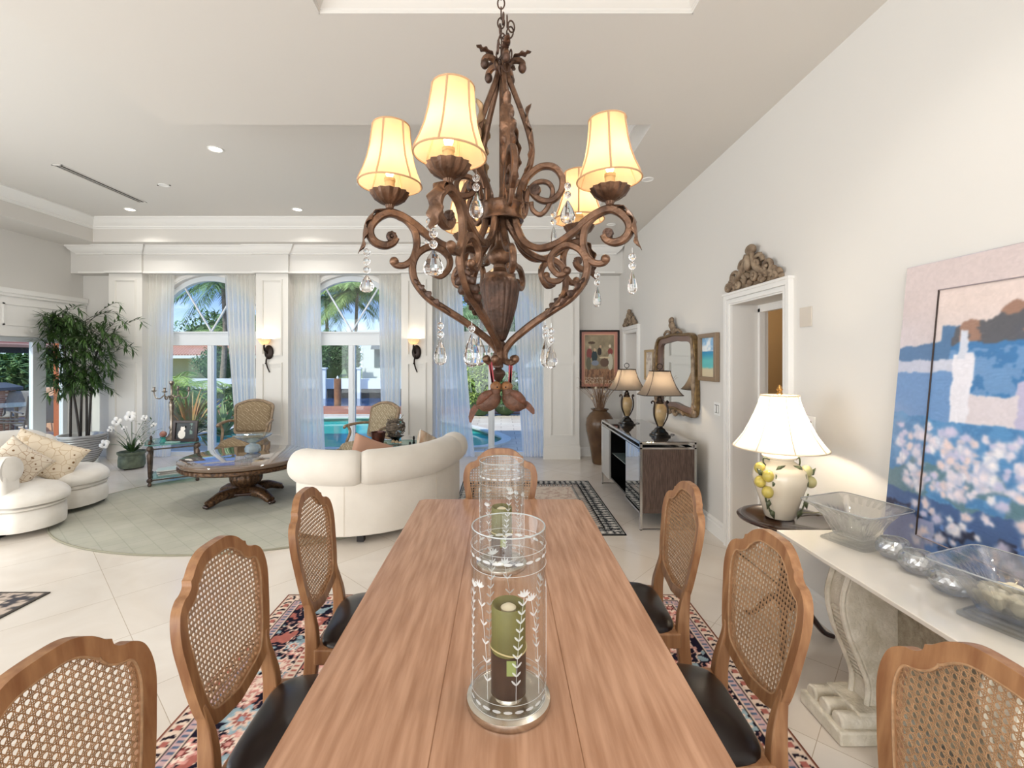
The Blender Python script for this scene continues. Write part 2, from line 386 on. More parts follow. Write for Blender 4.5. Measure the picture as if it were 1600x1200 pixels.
# left wall with sliding glass door
lw = MB(); DY0, DY1, DZ = 3.6, 7.43, 1.93
lw.box(XL-0.2, XL, -3.5, DY0, 0, ZC).box(XL-0.2, XL, DY0, DY1, DZ, ZC).box(XL-0.2, XL, DY1, YB+0.2, 0, ZC)
struct('wall_left', lw, M_wall, smooth=False)
# white entablature over the door
en = MB(); YE = YB-0.01; zt = 2.60; zb = 1.93
en.box(XL, XL+0.06, 2.6, YE, zb, zt-0.1); en.box(XL, XL+0.10, 2.6, YE, zt-0.07, zt); en.box(XL, XL+0.085, 2.6, YE, zt-0.11, zt-0.07)
en.box(XL, XL+0.075, 2.6, YE, zb, zb+0.05)
for (a, d) in [(6.35, 7.35), (5.15, 6.2), (3.9, 5.0)]:
    for (z0, z1, w_) in [(2.08, 2.10, 0), (2.37, 2.39, 0)]: en.box(XL+0.06, XL+0.072, a, d, z0, z1)
    en.box(XL+0.06, XL+0.072, a, a+0.02, 2.08, 2.39); en.box(XL+0.06, XL+0.072, d-0.02, d, 2.08, 2.39)
struct('trim_10', en, M_trim, smooth=False)
M_alu = mat('white_aluminium', '#dfe4e8', rough=0.35)
M_pane = thin_glass('window_pane', '#f4fbfb', 1.0)
sd = MB(); xd = XL-0.1
sd.box(xd-0.03, xd+0.05, DY0, DY1, DZ-0.069, DZ); sd.box(xd-0.03, xd+0.05, DY0, DY1, 0, 0.05)
for y in (DY1-0.08, 6.88, 5.2, DY0): sd.box(xd-0.02, xd+0.04, y, y+(0.20 if y == 6.88 else 0.08), 0.05, DZ-0.07)
g = struct('window_4', sd, M_alu, smooth=False, bevel=0.004)
obj('pane', MB().box(xd, xd+0.006, 5.28, 6.88, 0.05, DZ-0.07).box(xd, xd+0.006, 7.08, DY1-0.08, 0.05, DZ-0.07).box(xd, xd+0.006, 3.68, 5.2, 0.05, DZ-0.07), M_pane, g, smooth=False)
# arched windows with sliding door below
for k, c in enumerate(WC):
    b_ = MB(); y0 = YB+0.07; y1 = YB+0.15; n = 32
    arc = lambda r: [(c-r*math.cos(PI*i/n), ZS+r*math.sin(PI*i/n)) for i in range(n+1)]
    fn = lambda u, v, d: (u, d, v)
    for ro, ri, d0 in [(HW, HW-0.06, y0), (HW-0.05, HW-0.085, y0-0.02)]:
        A, B = arc(ro), arc(ri)
        for i in range(n): b_.prism([A[i], A[i+1], B[i+1], B[i]], fn, d0, y1)
    b_.box(c-HW, c+HW, y0, y1, 1.841, ZS-0.026); b_.box(c-HW, c+HW, y0-0.02, y1, ZS-0.025, ZS)
    for sx_ in (-1, 1):
        b_.box(c+sx_*HW-(0.06 if sx_ > 0 else 0), c+sx_*HW+(0.06 if sx_ < 0 else 0), y0+0.0005, y1-0.0005, 0.061, 1.839)
        a_ = math.radians(90-sx_*31); L_ = HW-0.07
        b_.cb((c+L_/2*math.cos(a_), y0+0.03, ZS+L_/2*math.sin(a_)), (L_, 0.03, 0.022), Matrix.Rotation(-a_, 3, 'Y'))
    b_.box(c-0.05, c+0.055, y0+0.001, y1-0.001, 0.061, 1.839); b_.box(c+0.015, c+0.03, y0-0.015, y0, 0.061, 1.839)
    b_.box(c-HW, c+HW, y0-0.02, y1, 0, 0.06)
    w_ = struct('window_%d' % (k+1), b_, M_alu, smooth=False)
    gp = MB()
    gp.box(c-HW+0.06, c-0.05, YB+0.11, YB+0.116, 0.06, 1.84).box(c+0.055, c+HW-0.06, YB+0.11, YB+0.116, 0.06, 1.84)
    gp.prism(arc(HW-0.08)[0:], fn, YB+0.11, YB+0.116)
    obj('pane', gp, M_pane, w_, smooth=False)
    # arch casing on wall face
    b2 = MB()
    for ro, ri, d0 in [(HW+0.07, HW, YB-0.03), (HW+0.05, HW+0.02, YB-0.045)]:
        A, B = arc(ro), arc(ri)
        for i in range(n): b2.prism([A[i], A[i+1], B[i+1], B[i]], fn, d0, YB)
    struct('trim_%d' % (11+k), b2, M_trim, smooth=False)
# soffit box above windows, with crown following the pilaster breaks
PIL = [(-6.32, -5.78), (-3.95, -3.43), (-1.61, -1.11), (0.69, 1.26)]
vb = MB(); vb.box(XL, XR, YF, YB, 2.99, ZC)
struct('beam_back', vb, M_wall, smooth=False)
tn = 14
def vtrim(name, x0, x1, y):
    b_ = MB()
    zt = ZC-0.0
    prof = [(0, 0), (0.13, 0), (0.13, -0.02), (0.115, -0.03), (0.10, -0.06), (0.06, -0.10), (0.035, -0.115), (0.035, -0.13), (0, -0.135)]
    b_.prism(prof, lambda u, v, q: (x0-u*0+(x1-x0)*q+(u if q else -u), y-u, zt+v), 0, 1)
    b_.box(x0-0.012, x1+0.012, y-0.016, y, 2.99, 3.02)
    return struct(name, b_, M_trim, ang=25)
vtrim('trim_14', XL+0.14, XR-0.14, YF)
for i, (a, d) in enumerate(PIL):
    vb = MB().box(a-0.02, d+0.02, YF-0.04, YF, 2.99, ZC-0.02); struct('beam_back.%03d' % (i+1), vb, M_wall, smooth=False)
    vtrim('trim_%d' % (15+i), a-0.02, d+0.02, YF-0.041)
    pb = MB(); pb.box(a, d, YF-0.0, YB, 0, 2.99)
    pb.box(a-0.012, d+0.012, YF-0.025, YF, 0, 0.20); pb.box(a-0.006, d+0.006, YF-0.015, YF, 0.20, 0.225)
    for (z0, z1) in [(1.66, 2.90), (0.36, 1.56)]:
        x0, x1 = a+0.09, d-0.09
        for q, (o_, p_) in enumerate([(0.0, 0.012), (0.012, 0.022)]):
            e0 = 0.035-o_/2; yb_ = YF-0.0005 if q == 0 else YF-0.0125
            pb.box(x0+o_, x1-o_, YF-p_, yb_, z0+o_, z0+e0); pb.box(x0+o_, x1-o_, YF-p_, yb_, z1-e0, z1-o_)
            pb.box(x0+o_, x0+e0, YF-p_, yb_, z0+e0+0.0005, z1-e0-0.0005); pb.box(x1-e0, x1-o_, YF-p_, yb_, z0+e0+0.0005, z1-e0-0.0005)
    struct('trim_%d' % (20+i), pb, mat('pilaster_paint', '#e3e0da', rough=0.5), smooth=False)
# ceiling fittings
def P(px, py, Y): return ((px-CX)/F*Y, Y, H-(py-CY)/F*Y)
M_white = mat('white_plastic', '#f0efec', rough=0.4)
M_lamp = mat('downlight_lens', '#ffffff', emit='#fff1dc', es=7)
M_dark = mat('dark_gap', '#3a352f', rough=0.8)
for i, (x, y, z, on, lab) in enumerate([(-2.95, 4.76, ZH, 1, 'nearest lit round downlight in the recessed ceiling'), (-5.37, 6.67, ZH, 1, 'lit round downlight near the left crown moulding and curtained wall'),
        (-2.95, 6.67, ZH, 1, 'lit round downlight above the middle arched window'), (-1.73, 5.72, ZH, 0, 'unlit round ceiling fitting just left of the chandelier shade'), (-4.2, 5.74, ZH, 0, 'small round ceiling sensor with two dark dots beside the slot vent'),
        (1.48, 4.65, ZC, 0, 'unlit round ceiling fitting right of the chandelier lamps'), (1.48, 6.2, ZC, 0, 'small unlit ceiling fitting furthest along the right soffit')]):
    r = 0.075 if on else 0.06
    t_ = thing('downlight', lab, 'ceiling light', (x, y, z), group='round ceiling fittings')
    obj('trim_ring', MB().lathe([(r, 0), (r, -0.006), (r-0.012, -0.008), (r-0.02, -0.002), (r-0.02, 0)], n=28, cap=False), M_white, t_)
    obj('lens', MB().lathe([(0, -0.003), (r-0.018, -0.003), (r-0.018, 0), (0, 0)], n=28), M_lamp if on else M_white, t_)
    if i == 4:
        for s_ in (-1, 1): obj('sensor_dot', MB().ell((s_*0.075, 0, -0.004), (0.012, 0.012, 0.005), 10, 6), M_dark, t_)
    if on: light('downlight_glow', 'SPOT', (x, y, z-0.03), 42, (1, 0.96, 0.90), spot_size=2.3, spot_blend=0.9, shadow_soft_size=0.06)
t_ = thing('slot_vent', 'long dark slot air vent in the recessed ceiling', 'vent', (-4.96, 5.76, ZH))
obj('frame', MB().box(-0.06, 0.06, -0.62, -0.605, -0.006, 0).box(-0.06, -0.045, -0.62, 0.62, -0.006, 0).box(0.045, 0.06, -0.62, 0.62, -0.006, 0).box(-0.06, 0.06, 0.605, 0.62, -0.006, 0).box(-0.004, 0.004, -0.6, 0.6, -0.006, 0), M_ceil, t_, smooth=False)
obj('slot', MB().box(-0.032, -0.008, -0.6, 0.6, -0.003, 0).box(0.008, 0.032, -0.6, 0.6, -0.003, 0), M_dark, t_, smooth=False)
# unseen downlights added above the frame to brighten the console wall and dining end
for (x, y) in ((1.15, 1.75), (1.15, 0.7), (-1.9, 0.9)):
    t_ = thing('downlight', 'added unseen downlight brightening the dining end of the room', 'ceiling light', (x, y, ZC), group='round ceiling fittings')
    obj('trim_ring', MB().lathe([(0.075, 0), (0.075, -0.006), (0.06, -0.008), (0.055, 0)], n=28, cap=False), M_white, t_)
    obj('lens', MB().lathe([(0, -0.003), (0.057, -0.003), (0.057, 0), (0, 0)], n=28), M_lamp, t_)
    light('downlight_glow', 'SPOT', (x, y, ZC-0.03), 30 if x > 0 else 15, (1, 0.95, 0.88), spot_size=2.2, spot_blend=0.9, shadow_soft_size=0.12)
# ---------------- curtains ----------------
M_cur = cloth('sheer_white', '#fffefb', transp=0.13, transl=0.76)
def curtain(xa, xb, xa2, xb2, lab, seed):
    rs = random.Random(seed); ph = [rs.uniform(0, 6) for _ in range(6)]
    n = max(60, int(abs(xb-xa)/0.006)); nf = max(5, int(abs(xb-xa)/0.062))
    def fn(u, v):
        z = 2.985-v*2.97
        e = v**1.3
        x = (xa+(xb-xa)*u)*(1-e)+(xa2+(xb2-xa2)*u)*e
        a = 2*PI*nf*u+0.9*math.sin(2*PI*u*2+ph[0])+0.5*math.sin(3*v+ph[1])*v
        amp = 0.028+0.012*math.sin(7*u+ph[2]+2*v)
        return (x+0.012*math.sin(2*a), 7.545+amp*math.sin(a)+0.01*math.sin(2*PI*nf*2.3*u+ph[3]), z)
    o = obj('sheer_curtain', MB().grid(fn, n, 22), M_cur, smooth=True, ang=180)
    return tag(o, lab, 'curtain', 'white sheer curtains at the arched windows')
cx = lambda px: (px-CX)/F*7.53
curtain(cx(222), cx(269), cx(219), cx(262), 'left sheer curtain of the leftmost arched window', 1)
curtain(cx(352), cx(399), cx(371), cx(399), 'right sheer curtain of the leftmost arched window, behind the armchair', 2)
curtain(cx(450), cx(498), cx(450), cx(506), 'left sheer curtain of the middle arched window', 3)
curtain(cx(591), cx(627), cx(597), cx(622), 'right sheer curtain of the middle arched window', 4)
curtain(cx(677), cx(722), cx(677), cx(742), 'left sheer curtain of the rightmost arched window, behind the sofa', 5)
curtain(cx(803), cx(850), cx(818), cx(851), 'right sheer curtain of the rightmost arched window', 6)
# ---------------- wall sconces ----------------
M_iron = mat('dark_bronze', '#2a211d', rough=0.35, metal=0.7)
M_opal = cloth('opal_glass', '#fff6e6', transl=0.7)
M_bulb = mat('lit_bulb', '#ffffff', emit='#ffdfa8', es=9)
def sconce(x, lab):
    t_ = thing('wall_sconce', lab, 'wall lamp', (x, YF, 1.72), group='bronze sconces on the pilasters')
    obj('backplate', MB().ell((0.012, -0.022, 0.0), (0.075, 0.022, 0.115), 20, 12), M_iron, t_)
    obj('arm', MB().tube(cr([(0, -0.03, -0.02), (-0.02, -0.09, 0.03), (-0.02, -0.11, 0.09), (-0.02, -0.10, 0.12)]), [0.018, 0.012], 8), M_iron, t_)
    obj('tail', MB().tube(cr([(0, -0.03, -0.05), (-0.02, -0.045, -0.14), (-0.012, -0.035, -0.22), (0.012, -0.02, -0.30), (0.022, -0.02, -0.325)]), [0.014, 0.008], 8).ell((-0.03, -0.045, -0.18), 0.012, 8, 6), M_iron, t_)
    sh = obj('glass_shade', MB().lathe([(0.028, 0.0), (0.05, 0.012), (0.075, 0.04), (0.098, 0.088), (0.101, 0.09), (0.096, 0.086), (0.07, 0.043), (0.045, 0.018), (0.02, 0.008)], (-0.02, -0.10, 0.12), 24, cap=False), M_opal, t_, solid=0.002)
    obj('bulb', MB().ell((-0.02, -0.10, 0.165), (0.022, 0.022, 0.028), 10, 8), M_bulb, t_)
    light('sconce_glow', 'POINT', (x-0.02, YF-0.10, 1.90), 3.2, (1, 0.9, 0.74), shadow_soft_size=0.03)
sconce(P(420, 0, YF)[0], 'bronze sconce with lit glass bowl between the left and middle windows')
sconce(P(650, 0, YF)[0], 'bronze sconce with lit glass bowl between the middle and right windows')
# ================= DINING SET =================
M_ttop = wood('table_oak', '#c2977a', '#a3785c', rough=0.25, axis=1, scale=1.5, bump=0.05)
M_chw = wood('chair_oak', '#a67b55', '#84593a', rough=0.35, axis=2, scale=1.3, bump=0.04)
M_cane = mat('natural_cane', '#b48d68', rough=0.55, var=0.35, vscale=60)
M_leather = mat('dark_brown_leather', '#1a1210', rough=0.3, bump=0.05, bscale=350)
TZ = 0.76
tt = thing('dining_table', 'long oak trestle dining table with two glass hurricane lamps on it', 'table', (0.0, 1.45, 0))
tb = MB(); xa, xb, ya, yb = -0.49, 0.487, 0.10, 2.78
ch = 0.03
poly = [(xa, ya), (xb, ya), (xb, yb-ch), (xb-ch, yb), (xa+ch, yb), (xa, yb-ch)]
tb.prism(poly, lambda u, v, d: (u, v, d), TZ-0.035, TZ)
obj('tabletop', tb, M_ttop, tt, w=True, bevel=0.005, smooth=False)
# fine plank joints
obj('plank_joint', MB().box(-0.152, -0.150, ya+0.01, yb-0.02, TZ+0.0002, TZ+0.0006).box(0.172, 0.174, ya+0.01, yb-0.02, TZ+0.0002, TZ+0.0006), mat('joint', '#8a5f40', rough=0.6), tt, w=True, smooth=False)
obj('apron', MB().box(-0.40, 0.40, 0.35, 0.38, 0.63, TZ-0.036).box(-0.40, 0.40, 2.45, 2.48, 0.63, TZ-0.036).box(-0.41, -0.385, 0.35, 2.48, 0.63, TZ-0.036).box(0.385, 0.41, 0.35, 2.48, 0.63, TZ-0.036), M_ttop, tt, w=True, smooth=False)
for x in (-0.365, 0.365):
    for y in (0.42, 2.41):
        obj('leg', MB().lathe([(0.045, 0), (0.05, 0.03), (0.035, 0.06), (0.04, 0.3), (0.055, 0.45), (0.03, 0.5), (0.05, 0.53), (0.05, 0.68)], (x, y, 0.008), 20), M_chw, tt, w=True)
# ---- chair ----
half = cr([(0, 1.02, 0), (0.06, 1.017, 0), (0.105, 0.998, 0), (0.135, 0.972, 0)], 5)+cr([(0.148, 0.966, 0), (0.152, 0.950, 0), (0.170, 0.938, 0), (0.195, 0.932, 0), (0.222, 0.91, 0), (0.236, 0.87, 0), (0.238, 0.82, 0), (0.226, 0.75, 0), (0.212, 0.68, 0), (0.192, 0.61, 0), (0.165, 0.565, 0), (0.12, 0.54, 0), (0.06, 0.525, 0), (0, 0.515, 0)], 5)
half = [(p.x, p.y) for p in half]
outer = half+[(-x, z) for x, z in reversed(half[1:-1])]
def inset(poly, d):
    n = len(poly); out = []
    cx_ = sum(p[0] for p in poly)/n; cz_ = 0.76
    for i in range(n):
        a = Vector(poly[(i-2) % n]); b = Vector(poly[(i+2) % n]); t_ = (b-a).normalized(); nn = Vector((t_.y, -t_.x))
        p = Vector(poly[i])
        if nn.dot(Vector((cx_, cz_))-p) < 0: nn = -nn
        out.append(tuple(p+nn*d))
    for _ in range(4): out = [((out[i-1][0]+2*out[i][0]+out[(i+1) % n][0])/4, (out[i-1][1]+2*out[i][1]+out[(i+1) % n][1])/4) for i in range(n)]
    return out
inner = inset(outer, 0.036); canep = inset(outer, 0.033)
def rake(u, v, d): # u across, v height, d depth (front = +y)
    bow = -0.02*(1-(u/0.24)**2)
    return (u, -0.20-(v-0.48)*0.16+d+bow, v)
def clip(p, dr, poly):
    ts = []; n = len(poly)
    for i in range(n):
        a = poly[i]; b = poly[(i+1) % n]; ex, ez = b[0]-a[0], b[1]-a[1]
        den = dr[0]*ez-dr[1]*ex
        if abs(den) < 1e-12: continue
        t_ = ((a[0]-p[0])*ez-(a[1]-p[1])*ex)/den; s_ = ((a[0]-p[0])*dr[1]-(a[1]-p[1])*dr[0])/den
        if 0 <= s_ < 1: ts.append(t_)
    ts.sort(); return [(ts[i], ts[i+1]) for i in range(0, len(ts)-1, 2)]
def cane_mesh(poly, fn, p=0.0165):
    b_ = MB(); w_ = 0.0009
    def strand(o_, dr, off):
        nx, nz = -dr[1], dr[0]
        for t0, t1 in clip(o_, dr, poly):
            k = max(2, int((t1-t0)/0.06)); pts = []
            for j in range(k+1):
                t_ = t0+(t1-t0)*j/k; u = o_[0]+dr[0]*t_; v = o_[1]+dr[1]*t_
                pts.append((u, v))
            vs = []
            for (u, v) in pts:
                for (q, dd_) in ((-w_, 0), (w_, 0), (w_, 0.0009), (-w_, 0.0009)): vs.append(fn(u+nx*q, v+nz*q, off+dd_))
            fs = []
            for j in range(k):
                for i in range(4): fs.append((4*j+i, 4*j+(i+1) % 4, 4*j+4+(i+1) % 4, 4*j+4+i))
            b_.add(vs, fs)
    n = int(0.5/p)+2; g_ = 0.0019
    for i in range(-n, n):
        for s_ in (-1, 1):
            strand((i*p+s_*g_, 0.5), (0, 1), 0.0); strand((0, 0.76+i*p+s_*g_), (1, 0), 0.0008)
    r2 = math.sqrt(0.5)
    for i in range(-2*n, 2*n):
        strand((i*p+p/2, 0.76), (r2, r2), 0.0016); strand((i*p+p/2, 0.76), (-r2, r2), -0.0008)
    return b_
def make_chair(label, arms=False):
    c = thing('dining_chair', label, 'chair', group='cane back dining chairs around the table')
    fr = MB().ring(outer, inner, rake, -0.014, 0.014); obj('back_frame', fr, M_chw, c, bevel=0.005, ang=50)
    obj('cane_panel', cane_mesh(canep, rake), M_cane, c, smooth=False)
    # beading round the cane
    bead = [rake(u, v, 0.012) for u, v in inset(outer, 0.038)]
    obj('cane_beading', MB().tube(bead, 0.003, 6, closed=True), M_cane, c)
    for s_ in (-1, 1):
        st = cr([(s_*0.205, 0.66), (s_*0.198, 0.60), (s_*0.192, 0.53), (s_*0.195, 0.47)], 4)if False else None
        pts = cr([(s_*0.184, -0.228, 0.635), (s_*0.176, -0.222, 0.585), (s_*0.178, -0.212, 0.53), (s_*0.186, -0.203, 0.46), (s_*0.19, -0.205, 0.36), (s_*0.19, -0.235, 0.16), (s_*0.19, -0.27, 0.011)], 5)
        obj('rear_leg', MB().tube(pts, [0.010, 0.017, 0.023, 0.026, 0.024, 0.019], up=(1, 0, 0), sect=[(-1, -0.8), (1, -0.8), (1, 0.8), (-1, 0.8)]), M_chw, c, bevel=0.004, ang=50)
        pts = [(s_*0.215, 0.205, 0.43), (s_*0.215, 0.205, 0.30), (s_*0.215, 0.205, 0.011)]
        obj('front_leg', MB().tube(pts, [0.026, 0.024, 0.016], up=(1, 0, 0), sect=[(-1, -1), (1, -1), (1, 1), (-1, 1)]), M_chw, c, bevel=0.004, ang=50)
    sr = MB().prism([(-0.215, -0.19), (0.215, -0.19), (0.243, 0.228), (-0.243, 0.228)], lambda u, v, d: (u, v, d), 0.375, 0.437)
    obj('seat_rail', sr, M_chw, c, bevel=0.006, smooth=False)
    def seat(u, v):
        a = 2*PI*u; r_ = math.sin(PI/2*v)
        ca, sa = math.cos(a), math.sin(a); q = (abs(ca)**5+abs(sa)**5)**(-0.2)
        x = q*ca*r_; y = q*sa*r_; wd = 0.21+0.033*(y+1)/2
        z = 0.437+0.020*math.cos(PI/2*v)**0.5+0.045*(1-min(1, r_)**2.2) if v < 1 else 0.437
        return (x*wd, 0.02+y*0.205, z)
    obj('leather_seat', MB().grid(seat, 56, 14, wu=True), M_leather, c, ang=180)
    if arms:
        for s_ in (-1, 1):
            obj('armrest', MB().tube(cr([(s_*0.215, -0.235, 0.70), (s_*0.25, -0.14, 0.685), (s_*0.285, 0.0, 0.67), (s_*0.29, 0.06, 0.655), (s_*0.275, 0.075, 0.64)]), [0.016, 0.018, 0.02, 0.022, 0.016], 10), M_chw, c)
            obj('arm_support', MB().tube(cr([(s_*0.283, 0.03, 0.655), (s_*0.27, 0.02, 0.57), (s_*0.235, 0.05, 0.48), (s_*0.235, 0.07, 0.40)]), [0.015, 0.02], 10), M_chw, c)
    return c
# facing +y locally; back top sits at local y about -0.30
def backpos(xt, yt, face): return (xt+face*0.285, yt, 0.0)
c0 = make_chair('nearest cane chair of the left row, cut by the left edge of the photo')
c0.location = backpos(-0.89, 0.905, 1); c0.rotation_euler = (0, 0, -PI/2+0.02)
for (x, y, fc, rot, lab) in [(-0.90, 1.475, 1, -PI/2+0.03, 'cane chair in the middle of the left row, against the oak table'),
        (-0.86, 2.07, 1, -PI/2+0.06, 'cane chair at the far end of the left row, before the cream sofa back'),
        (0.95, 0.885, -1, PI/2-0.02, 'cane chair in the lower right corner, below the console table'),
        (0.89, 1.535, -1, PI/2-0.03, 'cane chair in the middle of the right row, beside the console table'),
        (0.87, 2.175, -1, PI/2-0.05, 'cane chair at the far end of the right row, before the dark sideboard')]:
    dup(c0, backpos(x, y, fc), rot, lab)
hc = make_chair('cane armchair at the far head of the table, behind the hurricane lamps', True)
hc.location = (-0.005, 2.72, 0); hc.rotation_euler = (0, 0, PI)
# ---- rugs ----
def persian(Wd, Hd, seed, pal):
    def paint(U, V):
        X = U*Wd; Y = V*Hd; d = np.minimum(np.minimum(X, Wd-X), np.minimum(Y, Hd-Y))
        C = np.zeros(U.shape+(3,))+rgb(pal['field'])
        rs = np.random.RandomState(seed)
        def flowers(C, n, x0, x1, y0, y1, rmin, rmax, cols):
            for _ in range(n):
                cx_, cy_ = rs.uniform(x0, x1), rs.uniform(y0, y1); r_ = rs.uniform(rmin, rmax)
                sl = np.hypot(X-cx_, Y-cy_); near = sl < r_*1.4
                a = np.arctan2(Y-cy_, X-cx_); R = sl/(r_*(1+0.22*np.cos(8*a)))
                k = rs.randint(len(cols))
                C[near & (R < 1)] = rgb(cols[k][0]); C[near & (R < 0.72)] = rgb(cols[k][1]); C[near & (R < 0.45)] = rgb(cols[k][2]); C[near & (R < 0.2)] = rgb(cols[k][0])
            return C
        # arabesque field
        v1 = vnoise(U, V, Wd*9, Hd*9, seed, 3); v2 = vnoise(U, V, Wd*14, Hd*14, seed+5, 2)
        C[(np.abs(v1-0.5) < 0.022)] = rgb(pal['vine']); C[(np.abs(v2-0.5) < 0.02)] = rgb(pal['vine2']); C[(v2 > 0.68)] = rgb(pal['leaf']); C[(v2 < 0.3)] = rgb(pal['red'])
        C = flowers(C, int(Wd*Hd*60), 0.1, Wd-0.1, 0.1, Hd-0.1, 0.03, 0.075, pal['fl'])
        # borders
        def band(a, b_, col): C[(d >= a) & (d < b_)] = rgb(col)
        s_ = np.where(np.minimum(X, Wd-X) < np.minimum(Y, Hd-Y), Y, X)
        band(0, 0.012, pal['edge']); band(0.012, 0.075, pal['cream'])
        m_ = (d > 0.018) & (d < 0.07) & (np.sin(s_*2*PI/0.045+np.sin(d*90)) > 0.35); C[m_] = rgb(pal['dark'])
        m_ = (d > 0.03) & (d < 0.058) & (np.sin(s_*2*PI/0.09) > 0.5); C[m_] = rgb(pal['red'])
        band(0.075, 0.083, pal['dark']); band(0.083, 0.12, pal['mid'])
        m_ = (d > 0.087) & (d < 0.116) & (np.sin(s_*2*PI/0.03) > 0.2); C[m_] = rgb(pal['blue'])
        band(0.12, 0.128, pal['cream']); band(0.128, 0.136, pal['dark'])
        m_ = (d > 0.36) & (d < 0.40); C[m_] = rgb(pal['cream'])
        m_ = (d > 0.365) & (d < 0.395) & (np.sin(s_*2*PI/0.035) > 0.1); C[m_] = rgb(pal['red'])
        m_ = (d > 0.40) & (d < 0.408); C[m_] = rgb(pal['dark'])
        C = C*(0.9+0.2*vnoise(U, V, Wd*60, Hd*60, seed+9, 2))[..., None]
        return C
    return paint
M_rug = vmat('wool_pile', rough=0.95, spec=0.1)
def rug(name, lab, x0, x1, y0, y1, z, res, paint, cat='rug'):
    nu, nv = int((x1-x0)/res), int((y1-y0)/res)
    o = painted(name, lambda U, V: (x0+(x1-x0)*U, y0+(y1-y0)*V, z+0*U), nu, nv, paint, M_rug, thick=z-0.0005)
    return tag(o, lab, cat)
pal1 = dict(field='#1d1a2a', vine='#e0c5b4', vine2='#b98d84', leaf='#8fa3ac', red='#b06a60', edge='#7a4a3c', cream='#e3cdbb', dark='#241c28', mid='#c8a8a8', blue='#5b6b84',
            fl=[('#ecd3c2', '#c98a80', '#ecd3c2'), ('#e6c9ba', '#6e93a3', '#e3b0a2'), ('#d99c92', '#f0dccb', '#7b3b38'), ('#9fb6bf', '#e8d0c0', '#b06a60')])
rug('persian_rug', 'navy and rose patterned oriental rug under the dining table', -1.44, 1.24, -0.1, 3.12, 0.010, 0.0072, persian(2.68, 3.22, 3, pal1))
def rug2(U, V):
    Wd, Hd = 1.64, 1.87; X = U*Wd; Y = V*Hd; d = np.minimum(np.minimum(X, Wd-X), np.minimum(Y, Hd-Y)); s_ = np.where(np.minimum(X, Wd-X) < np.minimum(Y, Hd-Y), Y, X)
    C = np.zeros(U.shape+(3,))+rgb('#d8cbbd'); n_ = vnoise(U, V, 12, 14, 2); C = blend(C, (np.abs(n_-0.5) < 0.03)*0.8, '#c0a598'); C = blend(C, (vnoise(U, V, 40, 40, 8, 2) > 0.62)*0.5, '#b59a8c')
    def band(a, b_, col): C[(d >= a) & (d < b_)] = rgb(col)
    band(0, 0.012, '#14161a'); band(0.012, 0.27, '#a3a19c')
    g_ = (np.sin(s_*2*PI/0.14)*np.sin((d-0.012)*2*PI/0.2)); n2 = vnoise(U, V, 70, 80, 4, 2)
    m_ = (d > 0.02) & (d < 0.16) & ((np.abs(g_) < 0.22) | (n2 > 0.62)); C[m_] = rgb('#33353a')
    m_ = (d > 0.03) & (d < 0.15) & (np.abs(g_) > 0.75); C[m_] = rgb('#d9d5cd')
    band(0.16, 0.17, '#1b1c20'); m_ = (d > 0.175) & (d < 0.25) & (np.sin(s_*2*PI/0.055) > 0.0); C[m_] = rgb('#4a4244')
    m_ = (d > 0.19) & (d < 0.235) & (np.sin(s_*2*PI/0.055) > 0.6); C[m_] = rgb('#dccabb')
    band(0.25, 0.257, '#232428'); return C
rug('bordered_rug', 'pale rug with black and grey patterned border beside the sideboard', -0.5, 1.142, 4.19, 6.06, 0.008, 0.008, rug2)
def rug3(U, V):
    C = np.zeros(U.shape+(3,))+rgb('#8a8078'); n_ = vnoise(U, V, 40, 40, 12, 3)
    C = blend(C, (n_ > 0.55), '#4e4d52'); C = blend(C, (n_ < 0.42), '#c3b3a6'); d = np.minimum(1-U, 1-V)
    C = blend(C, (d < 0.02), '#54504c'); return blend(C, (d > 0.12) & (d < 0.14), '#d3c4b5')
rug('faded_rug', 'corner of a faded grey patterned rug at the left edge of the photo', -4.6, -3.09, 2.2, 3.16, 0.008, 0.01, rug3)
# oval living room rug
M_oval = mat('sage_rug', '#bab8ab', rough=0.95, bump=0.25, bscale=160, color2='#adac9f', vscale=3)
tt_ = M_oval.node_tree; bn = tt_.nodes['Principled BSDF']
wv = tt_.nodes.new('ShaderNodeTexBrick'); wv.offset = 0.5; wv.inputs['Scale'].default_value = 1; wv.inputs['Brick Width'].default_value = 0.16; wv.inputs['Row Height'].default_value = 0.16; wv.inputs['Mortar Size'].default_value = 0.004
wv.inputs['Color1'].default_value = (1, 1, 1, 1); wv.inputs['Color2'].default_value = (0.97, 0.98, 0.96, 1); wv.inputs['Mortar'].default_value = (0.84, 0.86, 0.83, 1)
mpo = tt_.nodes.new('ShaderNodeMapping'); mpo.inputs['Rotation'].default_value = (0, 0, 0.7); tco = tt_.nodes.new('ShaderNodeTexCoord')
tt_.links.new(tco.outputs['Object'], mpo.inputs[0]); tt_.links.new(mpo.outputs[0], wv.inputs['Vector'])
mxo = tt_.nodes.new('ShaderNodeMixRGB'); mxo.blend_type = 'MULTIPLY'; mxo.inputs[0].default_value = 1
old = bn.inputs['Base Color'].links[0].from_socket
tt_.links.new(old, mxo.inputs[1]); tt_.links.new(wv.outputs[0], mxo.inputs[2]); tt_.links.new(mxo.outputs[0], bn.inputs['Base Color'])
orug = thing('oval_rug', 'large oval sage green rug under the round coffee table', 'rug', (-2.70, 5.2, 0))
el = [(1.95*math.cos(2*PI*i/96), 1.45*math.sin(2*PI*i/96)) for i in range(96)]
obj('pile', MB().prism(el, lambda u, v, d: (u, v, d), 0.001, 0.012), M_oval, orug, bevel=0.004)
obj('edge_binding', MB().tube([(u, v, 0.008) for u, v in el], 0.008, 8, closed=True), mat('rug_binding', '#8d8a78', rough=0.9), orug)
